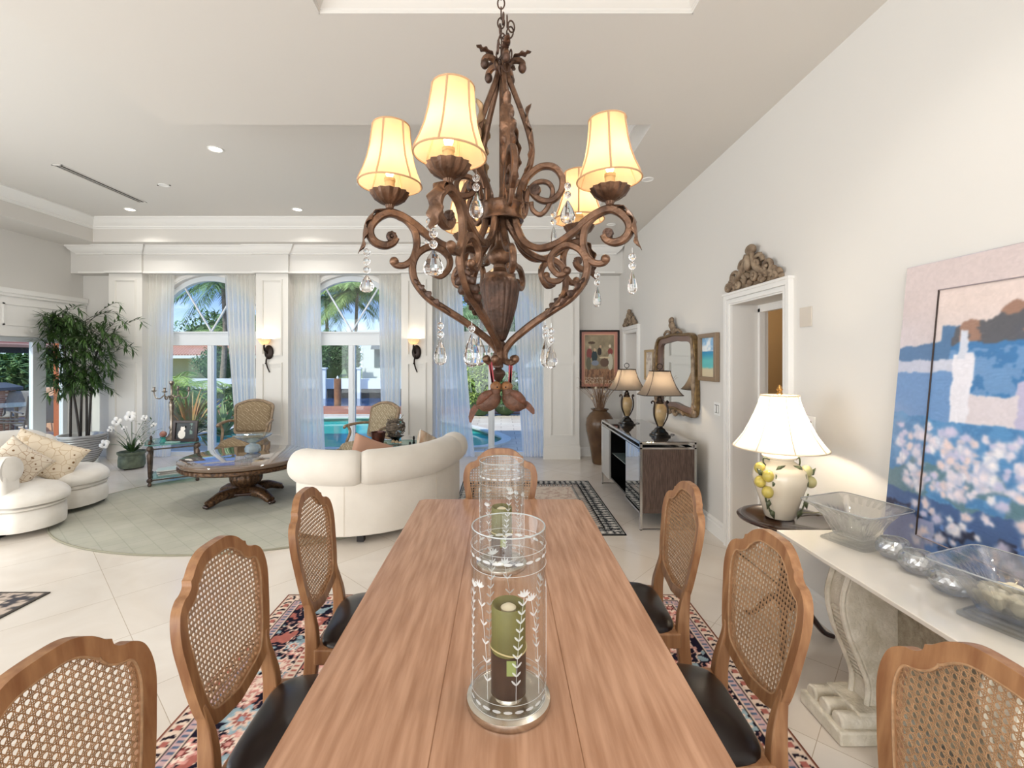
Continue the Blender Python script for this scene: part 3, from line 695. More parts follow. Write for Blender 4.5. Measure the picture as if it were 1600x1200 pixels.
# ---- hurricane lamps ----
M_hgl = thin_glass('hurricane_glass', '#fdfefe', 1.5, ior=1.5)
M_etch = cloth('etched_white', '#f2f5f5', transp=0.4, transl=0.3)
M_silver = mat('brushed_silver', '#cfc8bc', rough=0.22, metal=1.0)
M_cand = mat('olive_candle_wax', '#76733a', rough=0.5, color2='#5e5b2c', vscale=9)
M_cand2 = mat('dark_candle_wax', '#2b1c18', rough=0.35, color2='#3c2a20', vscale=14)
def hurricane(lab, x, y, R=0.092, hh=0.432, seed=1):
    t_ = thing('hurricane_lamp', lab, 'candle holder', (x, y, TZ+0.001), group='etched glass hurricane lamps on the dining table')
    obj('silver_base', MB().lathe([(0, 0), (R+0.010, 0), (R+0.012, 0.006), (R+0.010, 0.016), (R-0.002, 0.022), (R-0.006, 0.020), (R*0.72, 0.014), (0.035, 0.013), (0.03, 0.026), (0.045, 0.0295), (0, 0.0295)], n=48), M_silver, t_)
    g_ = obj('glass_cylinder', MB().lathe([(R-0.012, 0.017), (R-0.005, 0.024), (R-0.004, 0.06), (R-0.004, hh-0.004), (R-0.0025, hh), (R-0.0005, hh-0.002), (R-0.001, 0.06), (R-0.002, 0.022), (R-0.012, 0.015)], n=64, cap=False), M_hgl, t_)
    obj('rim', MB().tube([((R-0.0025)*math.cos(2*PI*i/64), (R-0.0025)*math.sin(2*PI*i/64), hh) for i in range(64)], 0.0016, 6, closed=True), mat('glass_rim', '#e8f0f0', rough=0.08, trans=0.5), g_)
    e_ = MB(); rs = random.Random(seed); r_ = R+0.0004
    S3 = lambda s_, z: (r_*math.cos(s_/r_), r_*math.sin(s_/r_), z)
    def leaf(s0, z0, ang, L_, w_):
        pts = []
        for k in range(9):
            q = 2*PI*k/9; a = L_/2*(1+math.cos(q)); b_ = w_/2*math.sin(q); pts.append(S3(s0+a*math.cos(ang)-b_*math.sin(ang), z0+a*math.sin(ang)+b_*math.cos(ang)))
        e_.add(pts, [tuple(range(9))])
    C_ = 2*PI*r_; n = 22
    for i in range(n):
        s0 = C_*i/n
        for zz in (hh*0.865, hh*0.09): leaf(s0, zz, 0, C_/n*0.8, 0.0075)
    for z in (hh*0.80, hh*0.905, hh*0.055, hh*0.125): e_.tube([S3(C_*i/64, z) for i in range(64)], 0.0005, 4, closed=True)
    for k in range(9):
        s0 = C_*k/9+rs.uniform(-.005, .005); lean = rs.choice([-1, 1])*rs.uniform(0.06, 0.2)
        top = hh*rs.uniform(0.6, 0.75)
        pts = [(s0+lean*(q*q)*0.13, hh*0.14+(top-hh*0.14)*q) for q in [i/12 for i in range(13)]]
        e_.tube([S3(*p) for p in pts], 0.0006, 4)
        for i in range(2, 13, 1 if k % 2 else 2):
            L_ = 0.013+0.004*rs.random()
            leaf(*pts[i], 1.57-0.75, L_, 0.0045); leaf(*pts[i], 1.57+0.75, L_, 0.0045)
        for a in range(5): leaf(*pts[-1], 0.5+a*0.54, 0.018, 0.005)
    obj('etched_pattern', e_, M_etch, g_, smooth=False)
    cz = 0.030; cw = 0.042
    cd = obj('candle', MB().lathe([(0, cz), (cw, cz), (cw, cz+0.082), (cw, cz+0.205), (cw-0.002, cz+0.209), (cw-0.006, cz+0.205), (cw-0.014, cz+0.192), (0, cz+0.190)], n=40), M_cand, t_)
    obj('dark_band', MB().lathe([(cw+0.001, cz), (cw+0.0012, cz+0.098), (cw-0.003, cz+0.10)], n=40, cap=False), M_cand2, cd)
    obj('twine', MB().tube([((cw+0.002)*math.cos(2*PI*i/32), (cw+0.002)*math.sin(2*PI*i/32), cz+0.106+0.004*math.sin(4*PI*i/32)) for i in range(32)], 0.0018, 6, closed=True), mat('twine', '#cdbb8a', rough=0.9), cd)
    obj('paper_tag', MB().cb((0.006, -cw-0.003, cz+0.078), (0.022, 0.0012, 0.036)), mat('tag_green', '#8f9a5a', rough=0.7), cd, smooth=False)
    obj('tealight', MB().lathe([(0, 0), (0.018, 0), (0.019, 0.008), (0.012, 0.013), (0, 0.014)], (0, 0, cz+0.192), 20), mat('cream_wax', '#efe2c4', rough=0.5), cd)
    return t_
hurricane('larger looking etched glass hurricane with green candle, near end of the table', 0.018, 1.135)
hurricane('etched glass hurricane with green candle, further along the table', 0.002, 1.885, R=0.092, hh=0.428, seed=4)
# ================= CHANDELIER =================
M_br = mat('aged_bronze', '#7b5c47', rough=0.34, metal=0.6, color2='#483428', vscale=26, bump=0.25, bscale=90)
M_brd = mat('dark_aged_bronze', '#5a4236', rough=0.4, metal=0.5, color2='#35271f', vscale=30, bump=0.3, bscale=110)
M_leafg = mat('gilt_leaf_bronze', '#a08461', rough=0.4, metal=0.5, color2='#5f432e', vscale=20, bump=0.3, bscale=80)
M_shade = cloth('silk_shade', '#edcfa8', transl=0.66)
M_seam = mat('shade_seam', '#b59270', rough=0.7)
M_crys = mat('crystal', '#ffffff', rough=0.0, trans=1.0, ior=1.5)
M_bulb2 = mat('warm_bulb', '#fff0d0', emit='#ffcf86', es=9)
YC = 1.33
ch_ = thing('chandelier', 'large bronze scroll chandelier with five lit fabric shades and crystal drops above the table', 'chandelier', (0, YC, 2.0))
S2 = [(1, 0.55), (0.62, 0.95), (-0.62, 0.95), (-1, 0.55), (-1, -0.55), (-0.62, -0.95), (0.62, -0.95), (1, -0.55)]
kz = YC/F
def Zc(py): return H-(py-CY)*kz
# profile from measurements on the right arm (28 degrees toward the camera)
A0 = math.radians(-28)
def pr(px, py):
    d = px-783; r = d*YC/(F*math.cos(A0)-d*math.sin(A0)); Y = YC+r*math.sin(A0)
    return (r, H-(py-CY)/F*Y)
def path(pts, ang, k=6):
    q = cr([(*pr(*p), 0) for p in pts], k)
    return [(p.x*math.cos(ang), YC+p.x*math.sin(ang), p.y) for p in q]
arm_pts = [(806, 343), (809, 358), (820, 378), (842, 388), (870, 381), (895, 364), (913, 348), (933, 334), (953, 327), (970, 333), (982, 346), (984, 360), (976, 373), (961, 379), (948, 375), (943, 367)]
c_pts = [(940, 333), (926, 341), (914, 358), (911, 380), (917, 401), (929, 411), (942, 411), (949, 405)]
low_pts = [(888, 424), (874, 430), (862, 418), (861, 402), (873, 388), (890, 383), (908, 392), (917, 409), (916, 430), (907, 448), (890, 467), (868, 482), (838, 502), (815, 520), (799, 534), (789, 549), (789, 562), (798, 567), (806, 562)]
in_pts = [(843, 389), (850, 402), (846, 415), (858, 424), (872, 420), (884, 402)]
ARM = [math.radians(a) for a in (-158, -112, -28, 36, 112)]
def P3(px, py, ang):
    r, z = pr(px, py); return Vector((r*math.cos(ang), YC+r*math.sin(ang), z))
def leafstrip(pts, up, w0, lobes, curl, side=1):
    """ragged acanthus leaf along a 3D path: centre rib and lobed blades"""
    b_ = MB(); P_ = [Vector(p) for p in pts]; n = len(P_); bi = Vector(up).normalized()
    def fn(u, v):
        s_ = v*(n-1); i = min(int(s_), n-2); f_ = s_-i; p = P_[i].lerp(P_[i+1], f_); t_ = (P_[i+1]-P_[i]).normalized(); no = t_.cross(bi).normalized()
        env = math.sin(PI*min(1, v*0.92+0.10))**0.6; w_ = w0*env*(0.62+0.38*abs(math.sin(PI*v*lobes)))
        q = (u-0.5)*2
        return p+bi*(q*w_)+no*side*(curl*(abs(q)**1.5)*(0.6+0.5*math.sin(2*PI*v*lobes))*env+0.004)+t_*abs(q)*w0*0.5
    b_.grid(fn, 9, max(24, lobes*6)); return b_
def rosette(c, nrm, r):
    b_ = MB(); n_ = Vector(nrm).normalized(); R_ = n_.to_track_quat('Z', 'Y').to_matrix().to_4x4()
    b_.m = Matrix.Translation(Vector(c)) @ R_
    b_.lathe([(0, -r*0.55), (r*0.9, -r*0.5), (r, 0), (r*0.9, r*0.5), (r*0.55, r*0.62), (r*0.3, r*0.5), (r*0.22, r*0.75), (0, r*0.82)], n=32, fl=lambda a, z: 1+0.10*math.cos(8*a)*(1 if z > 0 else 0)); return b_
def make_arm(ang):
    bi = (-math.sin(ang), math.cos(ang), 0)
    a = obj('arm', MB().tube(path(arm_pts, ang), [0.009, 0.0095, 0.0105, 0.011, 0.0105, 0.009], up=bi, sect=S2), M_br, ch_, w=True, ang=30)
    obj('rosette', rosette(P3(950, 365, ang), bi, 0.0145), M_brd, a)
    obj('scroll', MB().tube(path(c_pts, ang), [0.008, 0.0095, 0.009, 0.0075], up=bi, sect=S2).ell(P3(946, 405, ang), 0.0125, 14, 10), M_br, a, ang=30)
    lo = obj('lower_scroll', MB().tube(path(low_pts, ang), [0.0075, 0.009, 0.0095, 0.0095, 0.009, 0.0085], up=bi, sect=S2).ell(P3(886, 423, ang), 0.0115, 14, 10).ell(P3(805, 561, ang), 0.012, 14, 10), M_br, ch_, w=True, ang=30)
    lf = path([(917, 428), (912, 440), (900, 456), (884, 472), (862, 486)], ang, 5)
    obj('leaf', leafstrip(lf, bi, 0.030, 5, -0.014), M_brd, lo, solid=0.002, ang=180)
    tl = path([(955, 322), (972, 324), (986, 336), (992, 355), (993, 372), (998, 386)], ang, 5)
    obj('tip_leaf', leafstrip(tl, bi, 0.022, 4, -0.012), M_br, a, solid=0.0015, ang=180)
for a in ARM: make_arm(a)
# inner small scrolls between ring and lower arms
for a in ARM:
    ang = a+0.55; bi = (-math.sin(ang), math.cos(ang), 0)
    obj('inner_scroll', MB().tube(path([(790, 344), (800, 362), (816, 384), (838, 396), (858, 396), (872, 404), (876, 418), (868, 430), (854, 431), (847, 422)], ang), [0.008, 0.009, 0.008], up=bi, sect=S2).ell(P3(849, 423, ang), 0.0105, 12, 8), M_br, ch_, w=True, ang=30)
# cup, candle sleeve, shade
def flute(a, z): return 1+0.055*math.cos(14*a)
lampxy = [(-0.294, 1.213, 0.02), (-0.118, 1.045, 0.05), (0.283, 1.175, -0.03), (0.262, 1.522, 0), (-0.122, 1.60, 0)]
for (x, y, tl_), a in zip(lampxy, ARM):
    p = P3(953, 327, a); 
    ox, oy = p.x, p.y; z0 = p.z+0.006
    hl = obj('candle_cup', MB().lathe([(0, 0), (0.012, 0), (0.009, 0.006), (0.012, 0.014), (0.024, 0.019), (0.038, 0.028), (0.048, 0.044), (0.050, 0.047), (0.044, 0.044), (0.030, 0.034), (0, 0.030)], (ox, oy, z0), 56, fl=flute), M_br, ch_, w=True)
    obj('candle_sleeve', MB().lathe([(0.013, 0.03), (0.0125, 0.075), (0.0145, 0.077), (0.0145, 0.084), (0, 0.084)], (ox, oy, z0), 20), mat('sleeve_gold', '#d9bd8a', rough=0.6, bump=0.3, bscale=200), hl)
    obj('bulb', MB().ell((ox, oy, z0+0.108), (0.012, 0.012, 0.024), 12, 10), M_bulb2, hl)
    light('chandelier_bulb', 'POINT', (ox, oy, z0+0.11), 1.15, (1, 0.80, 0.52), shadow_soft_size=0.02)
    sp_ = [(0.082, 0.068), (0.0795, 0.078), (0.070, 0.100), (0.060, 0.130), (0.053, 0.165), (0.0485, 0.205), (0.047, 0.222)]
    T_ = Matrix.Translation(Vector((ox, oy, z0))) @ Matrix.Rotation(tl_, 4, 'Y')
    sb = MB(); sb.m = T_; sb.lathe(sp_, n=48, cap=False); s_ = obj('lamp_shade', sb, M_shade, hl)
    tb_ = MB(); tb_.m = T_
    for (r_, z_) in (sp_[0], sp_[-1]): tb_.tube([(r_*math.cos(2*PI*i/40), r_*math.sin(2*PI*i/40), z_) for i in range(40)], 0.0022, 6, closed=True)
    for k in range(6):
        q = 2*PI*k/6+0.35; tb_.tube([((r_+0.0008)*math.cos(q), (r_+0.0008)*math.sin(q), z_) for r_, z_ in sp_], 0.0026, 5)
    obj('shade_trim', tb_, M_seam, s_)
# hub ring, rod, urn, finial
obj('hub_ring', MB().lathe([(0.050, Zc(318)), (0.059, Zc(319)), (0.060, Zc(322)), (0.056, Zc(325)), (0.056, Zc(338)), (0.061, Zc(342)), (0.061, Zc(346)), (0.052, Zc(346)), (0.048, Zc(330))], (0.004, YC, 0), 48).add([], []), M_br, ch_, w=True)
obj('hub_plate', MB().lathe([(0, Zc(322)), (0.052, Zc(322)), (0.052, Zc(326)), (0, Zc(326))], (0.004, YC, 0), 40), M_brd, ch_, w=True)
obj('rod', MB().lathe([(0.010, Zc(345)), (0.010, Zc(322)), (0.022, Zc(320)), (0.012, Zc(310)), (0.0095, Zc(300)), (0.0095, Zc(100)), (0, Zc(98))], (0.004, YC, 0), 20), M_br, ch_, w=True)
ux = -0.004
obj('urn', MB().lathe([(0.020, Zc(346)), (0.022, Zc(358)), (0.014, Zc(363)), (0.016, Zc(368)), (0.012, Zc(374)), (0.015, Zc(384)), (0.028, Zc(392)), (0.034, Zc(396)), (0.037, Zc(401)), (0.034, Zc(406)), (0.030, Zc(410)), (0.018, Zc(414)), (0.019, Zc(419)), (0.036, Zc(426)), (0.046, Zc(429)), (0.046, Zc(434)), (0.050, Zc(438))], (ux, YC, 0), 40), M_br, ch_, w=True)
obj('urn_body', MB().lathe([(0.047, Zc(436)), (0.053, Zc(441)), (0.055, Zc(447)), (0.054, Zc(458)), (0.048, Zc(478)), (0.037, Zc(500)), (0.024, Zc(522)), (0.017, Zc(531)), (0.012, Zc(533))], (ux, YC, 0), 120, fl=lambda a, z: 1+0.045*abs(math.sin(10*a))*(1 if z < Zc(440) else 0.3)), M_brd, ch_, w=True)
obj('finial', MB().lathe([(0.014, Zc(532)), (0.020, Zc(536)), (0.022, Zc(541)), (0.018, Zc(546)), (0.011, Zc(549)), (0.016, Zc(552)), (0.014, Zc(574)), (0.009, Zc(576)), (0.018, Zc(580)), (0.021, Zc(584)), (0.012, Zc(593)), (0, Zc(599))], (ux-0.004, YC, 0), 28), M_brd, ch_, w=True)
# cage stems with leaves and spirals
def cpath(pts, ang, k=6):
    q = cr([((px-787)*kz, Zc(py), 0) for px, py in pts], k); return [(0.004+p.x*math.cos(ang), YC+p.x*math.sin(ang), p.y) for p in q]
for j in range(5):
    ang = math.radians(-8+72*j); bi = (-math.sin(ang), math.cos(ang), 0)
    st = obj('cage_stem', MB().tube(cpath([(813, 318), (814, 300), (820, 284), (829, 264), (833, 240), (829, 215), (818, 180), (806, 148), (797, 124), (794, 108), (801, 98), (812, 97), (819, 103), (818, 111)], ang), [0.009, 0.0085, 0.0075, 0.0075, 0.008], up=bi, sect=S2), M_br, ch_, w=True, ang=30)
    q = cpath([(818, 110)], ang) if False else [(0.004+(31*kz)*math.cos(ang), YC+(31*kz)*math.sin(ang), Zc(109))]
    obj('curl_end', MB().ell(q[0], (0.012, 0.012, 0.015), 12, 8), M_brd, st)
    obj('curl_leaf', leafstrip(cpath([(802, 95), (812, 92), (822, 91), (830, 88)], ang, 5), bi, 0.012, 3, 0.006), M_brd, st, solid=0.0015, ang=180)
    obj('acanthus_leaf', leafstrip(cpath([(823, 284), (832, 262), (838, 236), (836, 210), (829, 186), (832, 172)], ang, 5), bi, 0.024, 5, 0.012), M_leafg if j in (2, 3) else M_br, st, solid=0.002, ang=180)
    sp2 = obj('spiral', MB().tube(cpath([(818, 300), (826, 280), (845, 265), (866, 266), (879, 282), (878, 303), (864, 317), (847, 316), (834, 305), (830, 293)], ang), [0.0085, 0.0095, 0.009, 0.008], up=bi, sect=S2).tube(cpath([(824, 318), (828, 300), (842, 288), (858, 290), (865, 304), (858, 326), (846, 338), (834, 330), (832, 318)], ang), [0.007, 0.0065], up=bi, sect=S2), M_br, ch_, w=True, ang=30)
    obj('rosette', rosette([0.004+51*kz*math.cos(ang), YC+51*kz*math.sin(ang), Zc(300)], bi, 0.017), M_brd, sp2)
# chain
def link(c, rot, r=0.010, h_=0.018, w_=0.0022):
    b_ = MB(); pts = []
    for i in range(16):
        q = 2*PI*i/16; pts.append(Vector((c[0]+r*math.cos(q)*math.cos(rot), c[1]+r*math.cos(q)*math.sin(rot), c[2]+h_*math.sin(q)*0.9)))
    b_.tube(pts, w_, 6, closed=True); return b_
cb_ = MB(); z = Zc(98); k = 0
while z < ZH-0.06:
    l_ = link((0.0, YC, z), PI/2*(k % 2)); cb_.v, cb_.f = cb_.v+l_.v, cb_.f+[tuple(i+len(cb_.v) for i in f) for f in l_.f]; z += 0.0285; k += 1
obj('chain', cb_, M_brd, ch_, w=True)
loose = MB(); rs = random.Random(3)
for i in range(16):
    zz = Zc(118-i*5); l_ = link((0.004+rs.uniform(-0.016, 0.03), YC-0.03+rs.uniform(-.015, .015), zz), rs.uniform(0, 3)); n0 = len(loose.v); loose.v += l_.v; loose.f += [tuple(i_+n0 for i_ in f) for f in l_.f]
obj('slack_chain', loose, M_brd, ch_, w=True)
obj('ceiling_canopy', MB().lathe([(0.012, 0), (0.05, 0.02), (0.065, 0.045), (0.065, 0.05), (0, 0.05)], (0, YC, ZC+0.248), 32), M_br, ch_, w=True)
# crystal drops
def crystal(x, y, ztop, L_, wd, nb=3):
    """bead string from ztop, then a faceted pendalogue"""
    b_ = MB(); z = ztop
    root = None; beads = MB(); n_f = 8
    beads.tube([(x, y, ztop+0.012), (x, y, ztop-nb*0.022)], 0.0007, 5)
    for k in range(nb):
        beads.ell((x, y, z-0.010), (0.0095, 0.0095, 0.0095), 10, 8); z -= 0.0225
    h_ = L_
    prof = [(0, z), (0.10*wd, z-0.02*h_), (0.34*wd, z-0.16*h_), (0.66*wd, z-0.34*h_), (0.93*wd, z-0.58*h_), (1.0*wd, z-0.72*h_), (0.86*wd, z-0.87*h_), (0.5*wd, z-0.96*h_), (0, z-h_)]
    b_.lathe([(r_/2, zz) for r_, zz in prof], (x, y, 0), 14, sy=0.62)
    o = obj('crystal_drop', b_, M_crys, ch_, w=True, smooth=False)
    obj('beads', beads, M_crys, o)
for (px, py0, py1, w_, Y, nb) in [(573, 388, 450, 23, 1.17, 3), (677, 342, 432, 33, 1.0, 3), (744, 272, 342, 22, 1.15, 2), (887, 285, 350, 24, 1.2, 2), (865, 330, 385, 11, 1.4, 2),
        (988, 395, 460, 15, 1.15, 2), (933, 425, 480, 13, 1.45, 2), (688, 503, 571, 20, 1.18, 2), (737, 508, 574, 26, 1.22, 1), (748, 512, 572, 24, 1.35, 1), (861, 512, 576, 20, 1.22, 2), (852, 508, 573, 16, 1.4, 2),
        (757, 372, 408, 20, 1.45, 2), (670, 330, 385, 14, 1.5, 3), (768, 505, 560, 14, 1.5, 2)]:
    kk = Y/F; L_ = max((py1-py0)*kk-nb*0.0225, 0.045)
    crystal((px-CX)*kk, Y, H-(py0-CY)*kk, L_, w_*kk, nb)
# ---- bird ornaments ----
M_bird = mat('rust_feather', '#61402e', rough=0.6, color2='#432b1f', vscale=60, bump=0.4, bscale=120)
M_birdh = mat('orange_head', '#80552f', rough=0.6, color2='#5e3c22', vscale=60, bump=0.3, bscale=150)
M_wing = mat('brown_wing', '#4a3020', rough=0.6, color2='#633a2a', vscale=50, bump=0.4, bscale=120)
M_rib = mat('red_ribbon', '#8a2028', rough=0.5)
def bird(lab, s_, tail):
    Yb = 1.31; kb = Yb/F
    q = lambda px, py, dy=0: Vector(((px-CX)*kb, Yb+dy, H-(py-CY)*kb))
    X_ = lambda px: 783.5+s_*(px-783.5)
    t_ = thing('bird_ornament', lab, 'ornament', q(X_(800), 628), group='feathered bird ornaments hung from the chandelier')
    body = MB(); ra = Matrix.Rotation(s_*math.radians(35), 3, 'Y')
    body.ell(q(X_(803), 626), (20*kb, 15*kb, 15.5*kb), 24, 16, rot=ra)
    spine = [q(X_(791), 605), q(X_(793), 612), q(X_(798), 620), q(X_(806), 629), q(X_(814), 633), q(X_(822), 635)]
    body.tube(spine, [r_*kb for r_ in (7, 8.5, 12, 13.5, 9, 3.5)], 18)
    obj('body', body, M_bird, t_, w=True, ang=180)
    obj('head', MB().ell(q(X_(792), 604), (9.2*kb, 8.5*kb, 8.2*kb), 16, 12), M_birdh, t_, w=True)
    obj('beak', MB().tube([q(X_(786.5), 605.5), q(X_(784), 607)], [3*kb, 0.3*kb], 8), M_wing, t_, w=True)
    obj('eye', MB().ell(q(X_(790), 604.5, -7.8*kb), 1.3*kb, 8, 6), mat('bead_eye', '#0c0a09', rough=0.1), t_, w=True)
    ta = obj('tail', MB().tube([q(X_(p_[0]), p_[1]) for p_ in tail], [5*kb, 5*kb, 4*kb, 1.5*kb], up=(0, 1, 0), sect=[(1, 0.25), (-1, 0.25), (-1, -0.25), (1, -0.25)]), M_wing, t_, w=True)
    wg = MB(); 
    wg.tube(cr([q(X_(799), 612, -9*kb), q(X_(808), 617, -11*kb), q(X_(816), 625, -9*kb), q(X_(822), 632, -4*kb)]), [4*kb, 7*kb, 6*kb, 1*kb], 10)
    obj('wing', wg, M_wing, t_, w=True)
    obj('ribbon', MB().tube([q(X_(797)-(3 if s_ < 0 else 0), 565), q(X_(796.5), 601)], [1.0*kb, 1.0*kb], up=(0, 1, 0), sect=[(2.2, 0.3), (-2.2, 0.3), (-2.2, -0.3), (2.2, -0.3)]).tube([q(X_(800)-(3 if s_ < 0 else 0), 565), q(X_(797), 601)], [1.0*kb, 1.0*kb], up=(0, 1, 0), sect=[(1.6, 0.3), (-1.6, 0.3), (-1.6, -0.3), (1.6, -0.3)]), M_rib, t_, w=True, smooth=False)
bird('left rust feathered bird ornament on a red ribbon, its tail hanging down', -1, [(822, 634), (828, 643), (831, 652), (832, 660)])
bird('right rust feathered bird ornament on a red ribbon, its tail pointing right', 1, [(820, 630), (826, 635), (832, 642), (834, 647)])
# ================= LIVING ROOM =================
def Fl(px, py): Y = H*F/(py-CY); return Vector(((px-CX)/F*Y, Y, 0))
M_sofa = mat('cream_chenille', '#e3dcd1', rough=0.9, bump=0.12, bscale=45, sheen=0.3, color2='#dad2c6', vscale=4)
M_sofa2 = mat('ivory_velvet', '#eae6df', rough=0.85, bump=0.12, bscale=30, sheen=0.3, color2='#dcd6cc', vscale=5)
M_foot = mat('black_foot', '#15110f', rough=0.4)
# ---- curved sofa, back to the camera ----
sf = thing('curved_sofa', 'cream curved sofa with rolled back, seen from behind beyond the dining table', 'sofa', (-1.0, 4.6, 0))
pth = cr([(-1.83, 4.10, 0), (-1.66, 4.01, 0), (-1.35, 3.96, 0), (-0.98, 4.09, 0), (-0.68, 4.38, 0), (-0.52, 4.75, 0), (-0.46, 5.12, 0)], 8)
def nrm(i):
    a = pth[max(i-1, 0)]; b_ = pth[min(i+1, len(pth)-1)]; t_ = (b_-a).normalized(); return Vector((-t_.y, t_.x, 0))
N_ = [nrm(i) for i in range(len(pth))]
def sweep(sec, i0=0, i1=None):
    b_ = MB(); i1 = i1 or len(pth); vs = []; m = len(sec)
    for i in range(i0, i1):
        for (o_, z) in sec: p = pth[i]+N_[i]*o_; vs.append((p.x, p.y, z))
    n = i1-i0; fs = [tuple(range(m)), tuple(reversed([(n-1)*m+i for i in range(m)]))]
    for j in range(n-1):
        for i in range(m): fs.append((j*m+i, j*m+(i+1) % m, (j+1)*m+(i+1) % m, (j+1)*m+i))
    return b_.add(vs, fs)
obj('back_body', sweep([(0, 0.07), (0.0, 0.52), (0.03, 0.62), (0.22, 0.62), (0.26, 0.40), (0.26, 0.07)]), M_sofa, sf, w=True, bevel=0.03, seg=4)
obj('seat_base', sweep([(0.24, 0.07), (0.24, 0.27), (0.86, 0.27), (0.88, 0.22), (0.86, 0.07)], 3, len(pth)-2), M_sofa, sf, w=True, bevel=0.03, seg=3)
def roll(i0, i1, name):
    k0 = pth[i0:i1+1]; nn = N_[i0:i1+1]; n = len(k0); P_ = []; R_ = []
    L_ = sum((k0[i+1]-k0[i]).length for i in range(n-1)); acc = 0
    for i in range(n):
        if i: acc += (k0[i]-k0[i-1]).length
        d = min(acc, L_-acc); R_.append(0.155*(0.86+0.14*min(1, d/0.07)**0.5)); P_.append(k0[i]+nn[i]*0.05+Vector((0, 0, 0.655)))
    b_ = MB(); b_.tube(P_, R_, 28); return b_, P_, R_
i1 = 19; i2 = 42
for (a, d) in [(0, i1), (i1, i2), (i2, len(pth)-1)]:
    b_, P_, R_ = roll(a, d, 'x')
    if a == 0: b_.ell(P_[0], (0.10, 0.135, 0.135), 20, 14)
    if d == len(pth)-1: b_.ell(P_[-1], (0.135, 0.11, 0.135), 20, 14)
    obj('back_roll', b_, M_sofa, sf, w=True, ang=75)
for (a, d) in [(4, 23), (24, 44)]: obj('seat_cushion', sweep([(0.27, 0.28), (0.27, 0.42), (0.35, 0.46), (0.78, 0.46), (0.88, 0.42), (0.90, 0.34), (0.87, 0.28)], a, d), M_sofa, sf, w=True, bevel=0.03, seg=3)
# seam lines on the back
for i in (16, 34):
    p = pth[i]-N_[i]*0.001; obj('back_seam', MB().tube([(p.x, p.y, 0.08), (p.x, p.y, 0.5)], 0.0022, 5), mat('seam_cream', '#cfc4b4', rough=0.9), sf, w=True)
for i, o_ in ((3, 0.06), (19, 0.06), (36, 0.06), (len(pth)-4, 0.06), (8, 0.75), (40, 0.75)):
    p = pth[i]+N_[i]*o_; obj('foot', MB().box(p.x-0.03, p.x+0.03, p.y-0.03, p.y+0.03, 0.0125, 0.075), M_foot, sf, w=True, smooth=False)
# ---- pillow maker ----
def pillow(name, lab, c, w_, h_, th, rot, m, group='throw pillows on the sofas', piping=None, res=26):
    o = thing(name, lab, 'pillow', c, group=group)
    def mk(side):
        def fn(u, v):
            x, y = (u-0.5)*2, (v-0.5)*2
            e = (max(0, 1-x**4))**0.5*(max(0, 1-y**4))**0.5
            pin = 1-0.10*(1-abs(x))*abs(y)**3*0-0.07*(x*x*(1-y*y)*0)
            X = x*w_/2*(1-0.07*(1-x*x)*0-0.09*(1-y*y)*0); X = x*w_/2*(0.92+0.08*y*y); Z_ = y*h_/2*(0.92+0.08*x*x)
            return rot @ Vector((X, side*th/2*e**0.8, Z_))
        return fn
    b_ = MB().grid(mk(-1), res, res).grid(mk(1), res, res)
    obj('cover', b_, m, o, ang=180)
    if piping:
        e_ = []; f_ = mk(1)
        for i in range(20): e_.append(f_(i/20, 0))
        for i in range(20): e_.append(f_(1, i/20))
        for i in range(20): e_.append(f_(1-i/20, 1))
        for i in range(20): e_.append(f_(0, 1-i/20))
        obj('piping', MB().tube(e_, 0.006, 6, closed=True), piping, o)
    return o
E = lambda x, y, z: (Matrix.Rotation(z, 3, 'Z') @ Matrix.Rotation(y, 3, 'Y') @ Matrix.Rotation(x, 3, 'X'))
M_pb = mat('tan_silk', '#b98f78', rough=0.5, bump=0.1, bscale=30)
def embroid(name, basec, linec, scale):
    m = mat(name, basec, rough=0.55); t = m.node_tree; b_ = t.nodes['Principled BSDF']
    tcn = t.nodes.new('ShaderNodeTexCoord'); v = t.nodes.new('ShaderNodeTexVoronoi'); v.feature = 'DISTANCE_TO_EDGE'; v.inputs['Scale'].default_value = scale
    t.links.new(tcn.outputs['Object'], v.inputs['Vector'])
    r = t.nodes.new('ShaderNodeValToRGB'); r.color_ramp.elements[0].position = 0.015; r.color_ramp.elements[1].position = 0.04
    r.color_ramp.elements[0].color = (*lin(linec), 1); r.color_ramp.elements[1].color = (*lin(basec), 1)
    t.links.new(v.outputs['Distance'], r.inputs[0])
    v2 = t.nodes.new('ShaderNodeTexVoronoi'); v2.inputs['Scale'].default_value = scale; t.links.new(tcn.outputs['Object'], v2.inputs['Vector'])
    r2 = t.nodes.new('ShaderNodeValToRGB'); r2.color_ramp.elements[0].position = 0.12; r2.color_ramp.elements[1].position = 0.16
    r2.color_ramp.elements[0].color = (*lin('#8d6c45'), 1); r2.color_ramp.elements[1].color = (1, 1, 1, 1); t.links.new(v2.outputs['Distance'], r2.inputs[0])
    mu = t.nodes.new('ShaderNodeMixRGB'); mu.blend_type = 'MULTIPLY'; mu.inputs[0].default_value = 1
    t.links.new(r.outputs[0], mu.inputs[1]); t.links.new(r2.outputs[0], mu.inputs[2]); t.links.new(mu.outputs[0], b_.inputs['Base Color']); return m
M_emb = embroid('embroidered_cream', '#dacbb4', '#c0a888', 13)
pillow('throw_pillow', 'tan silk pillow behind the middle of the curved sofa back', P(577, 716, 4.62), 0.42, 0.42, 0.15, E(-0.45, 0.42, 0.5), M_pb)
M_str = mat('striped_pillow', '#d8c9b4', rough=0.7, color2='#8f6b4c', vscale=4, stretch=(6, 1, 1))
pillow('throw_pillow', 'small striped pillow at the right end of the curved sofa', P(667, 697, 5.35), 0.30, 0.30, 0.15, E(-0.3, 0.5, 0.9), M_str, piping=M_sofa2)
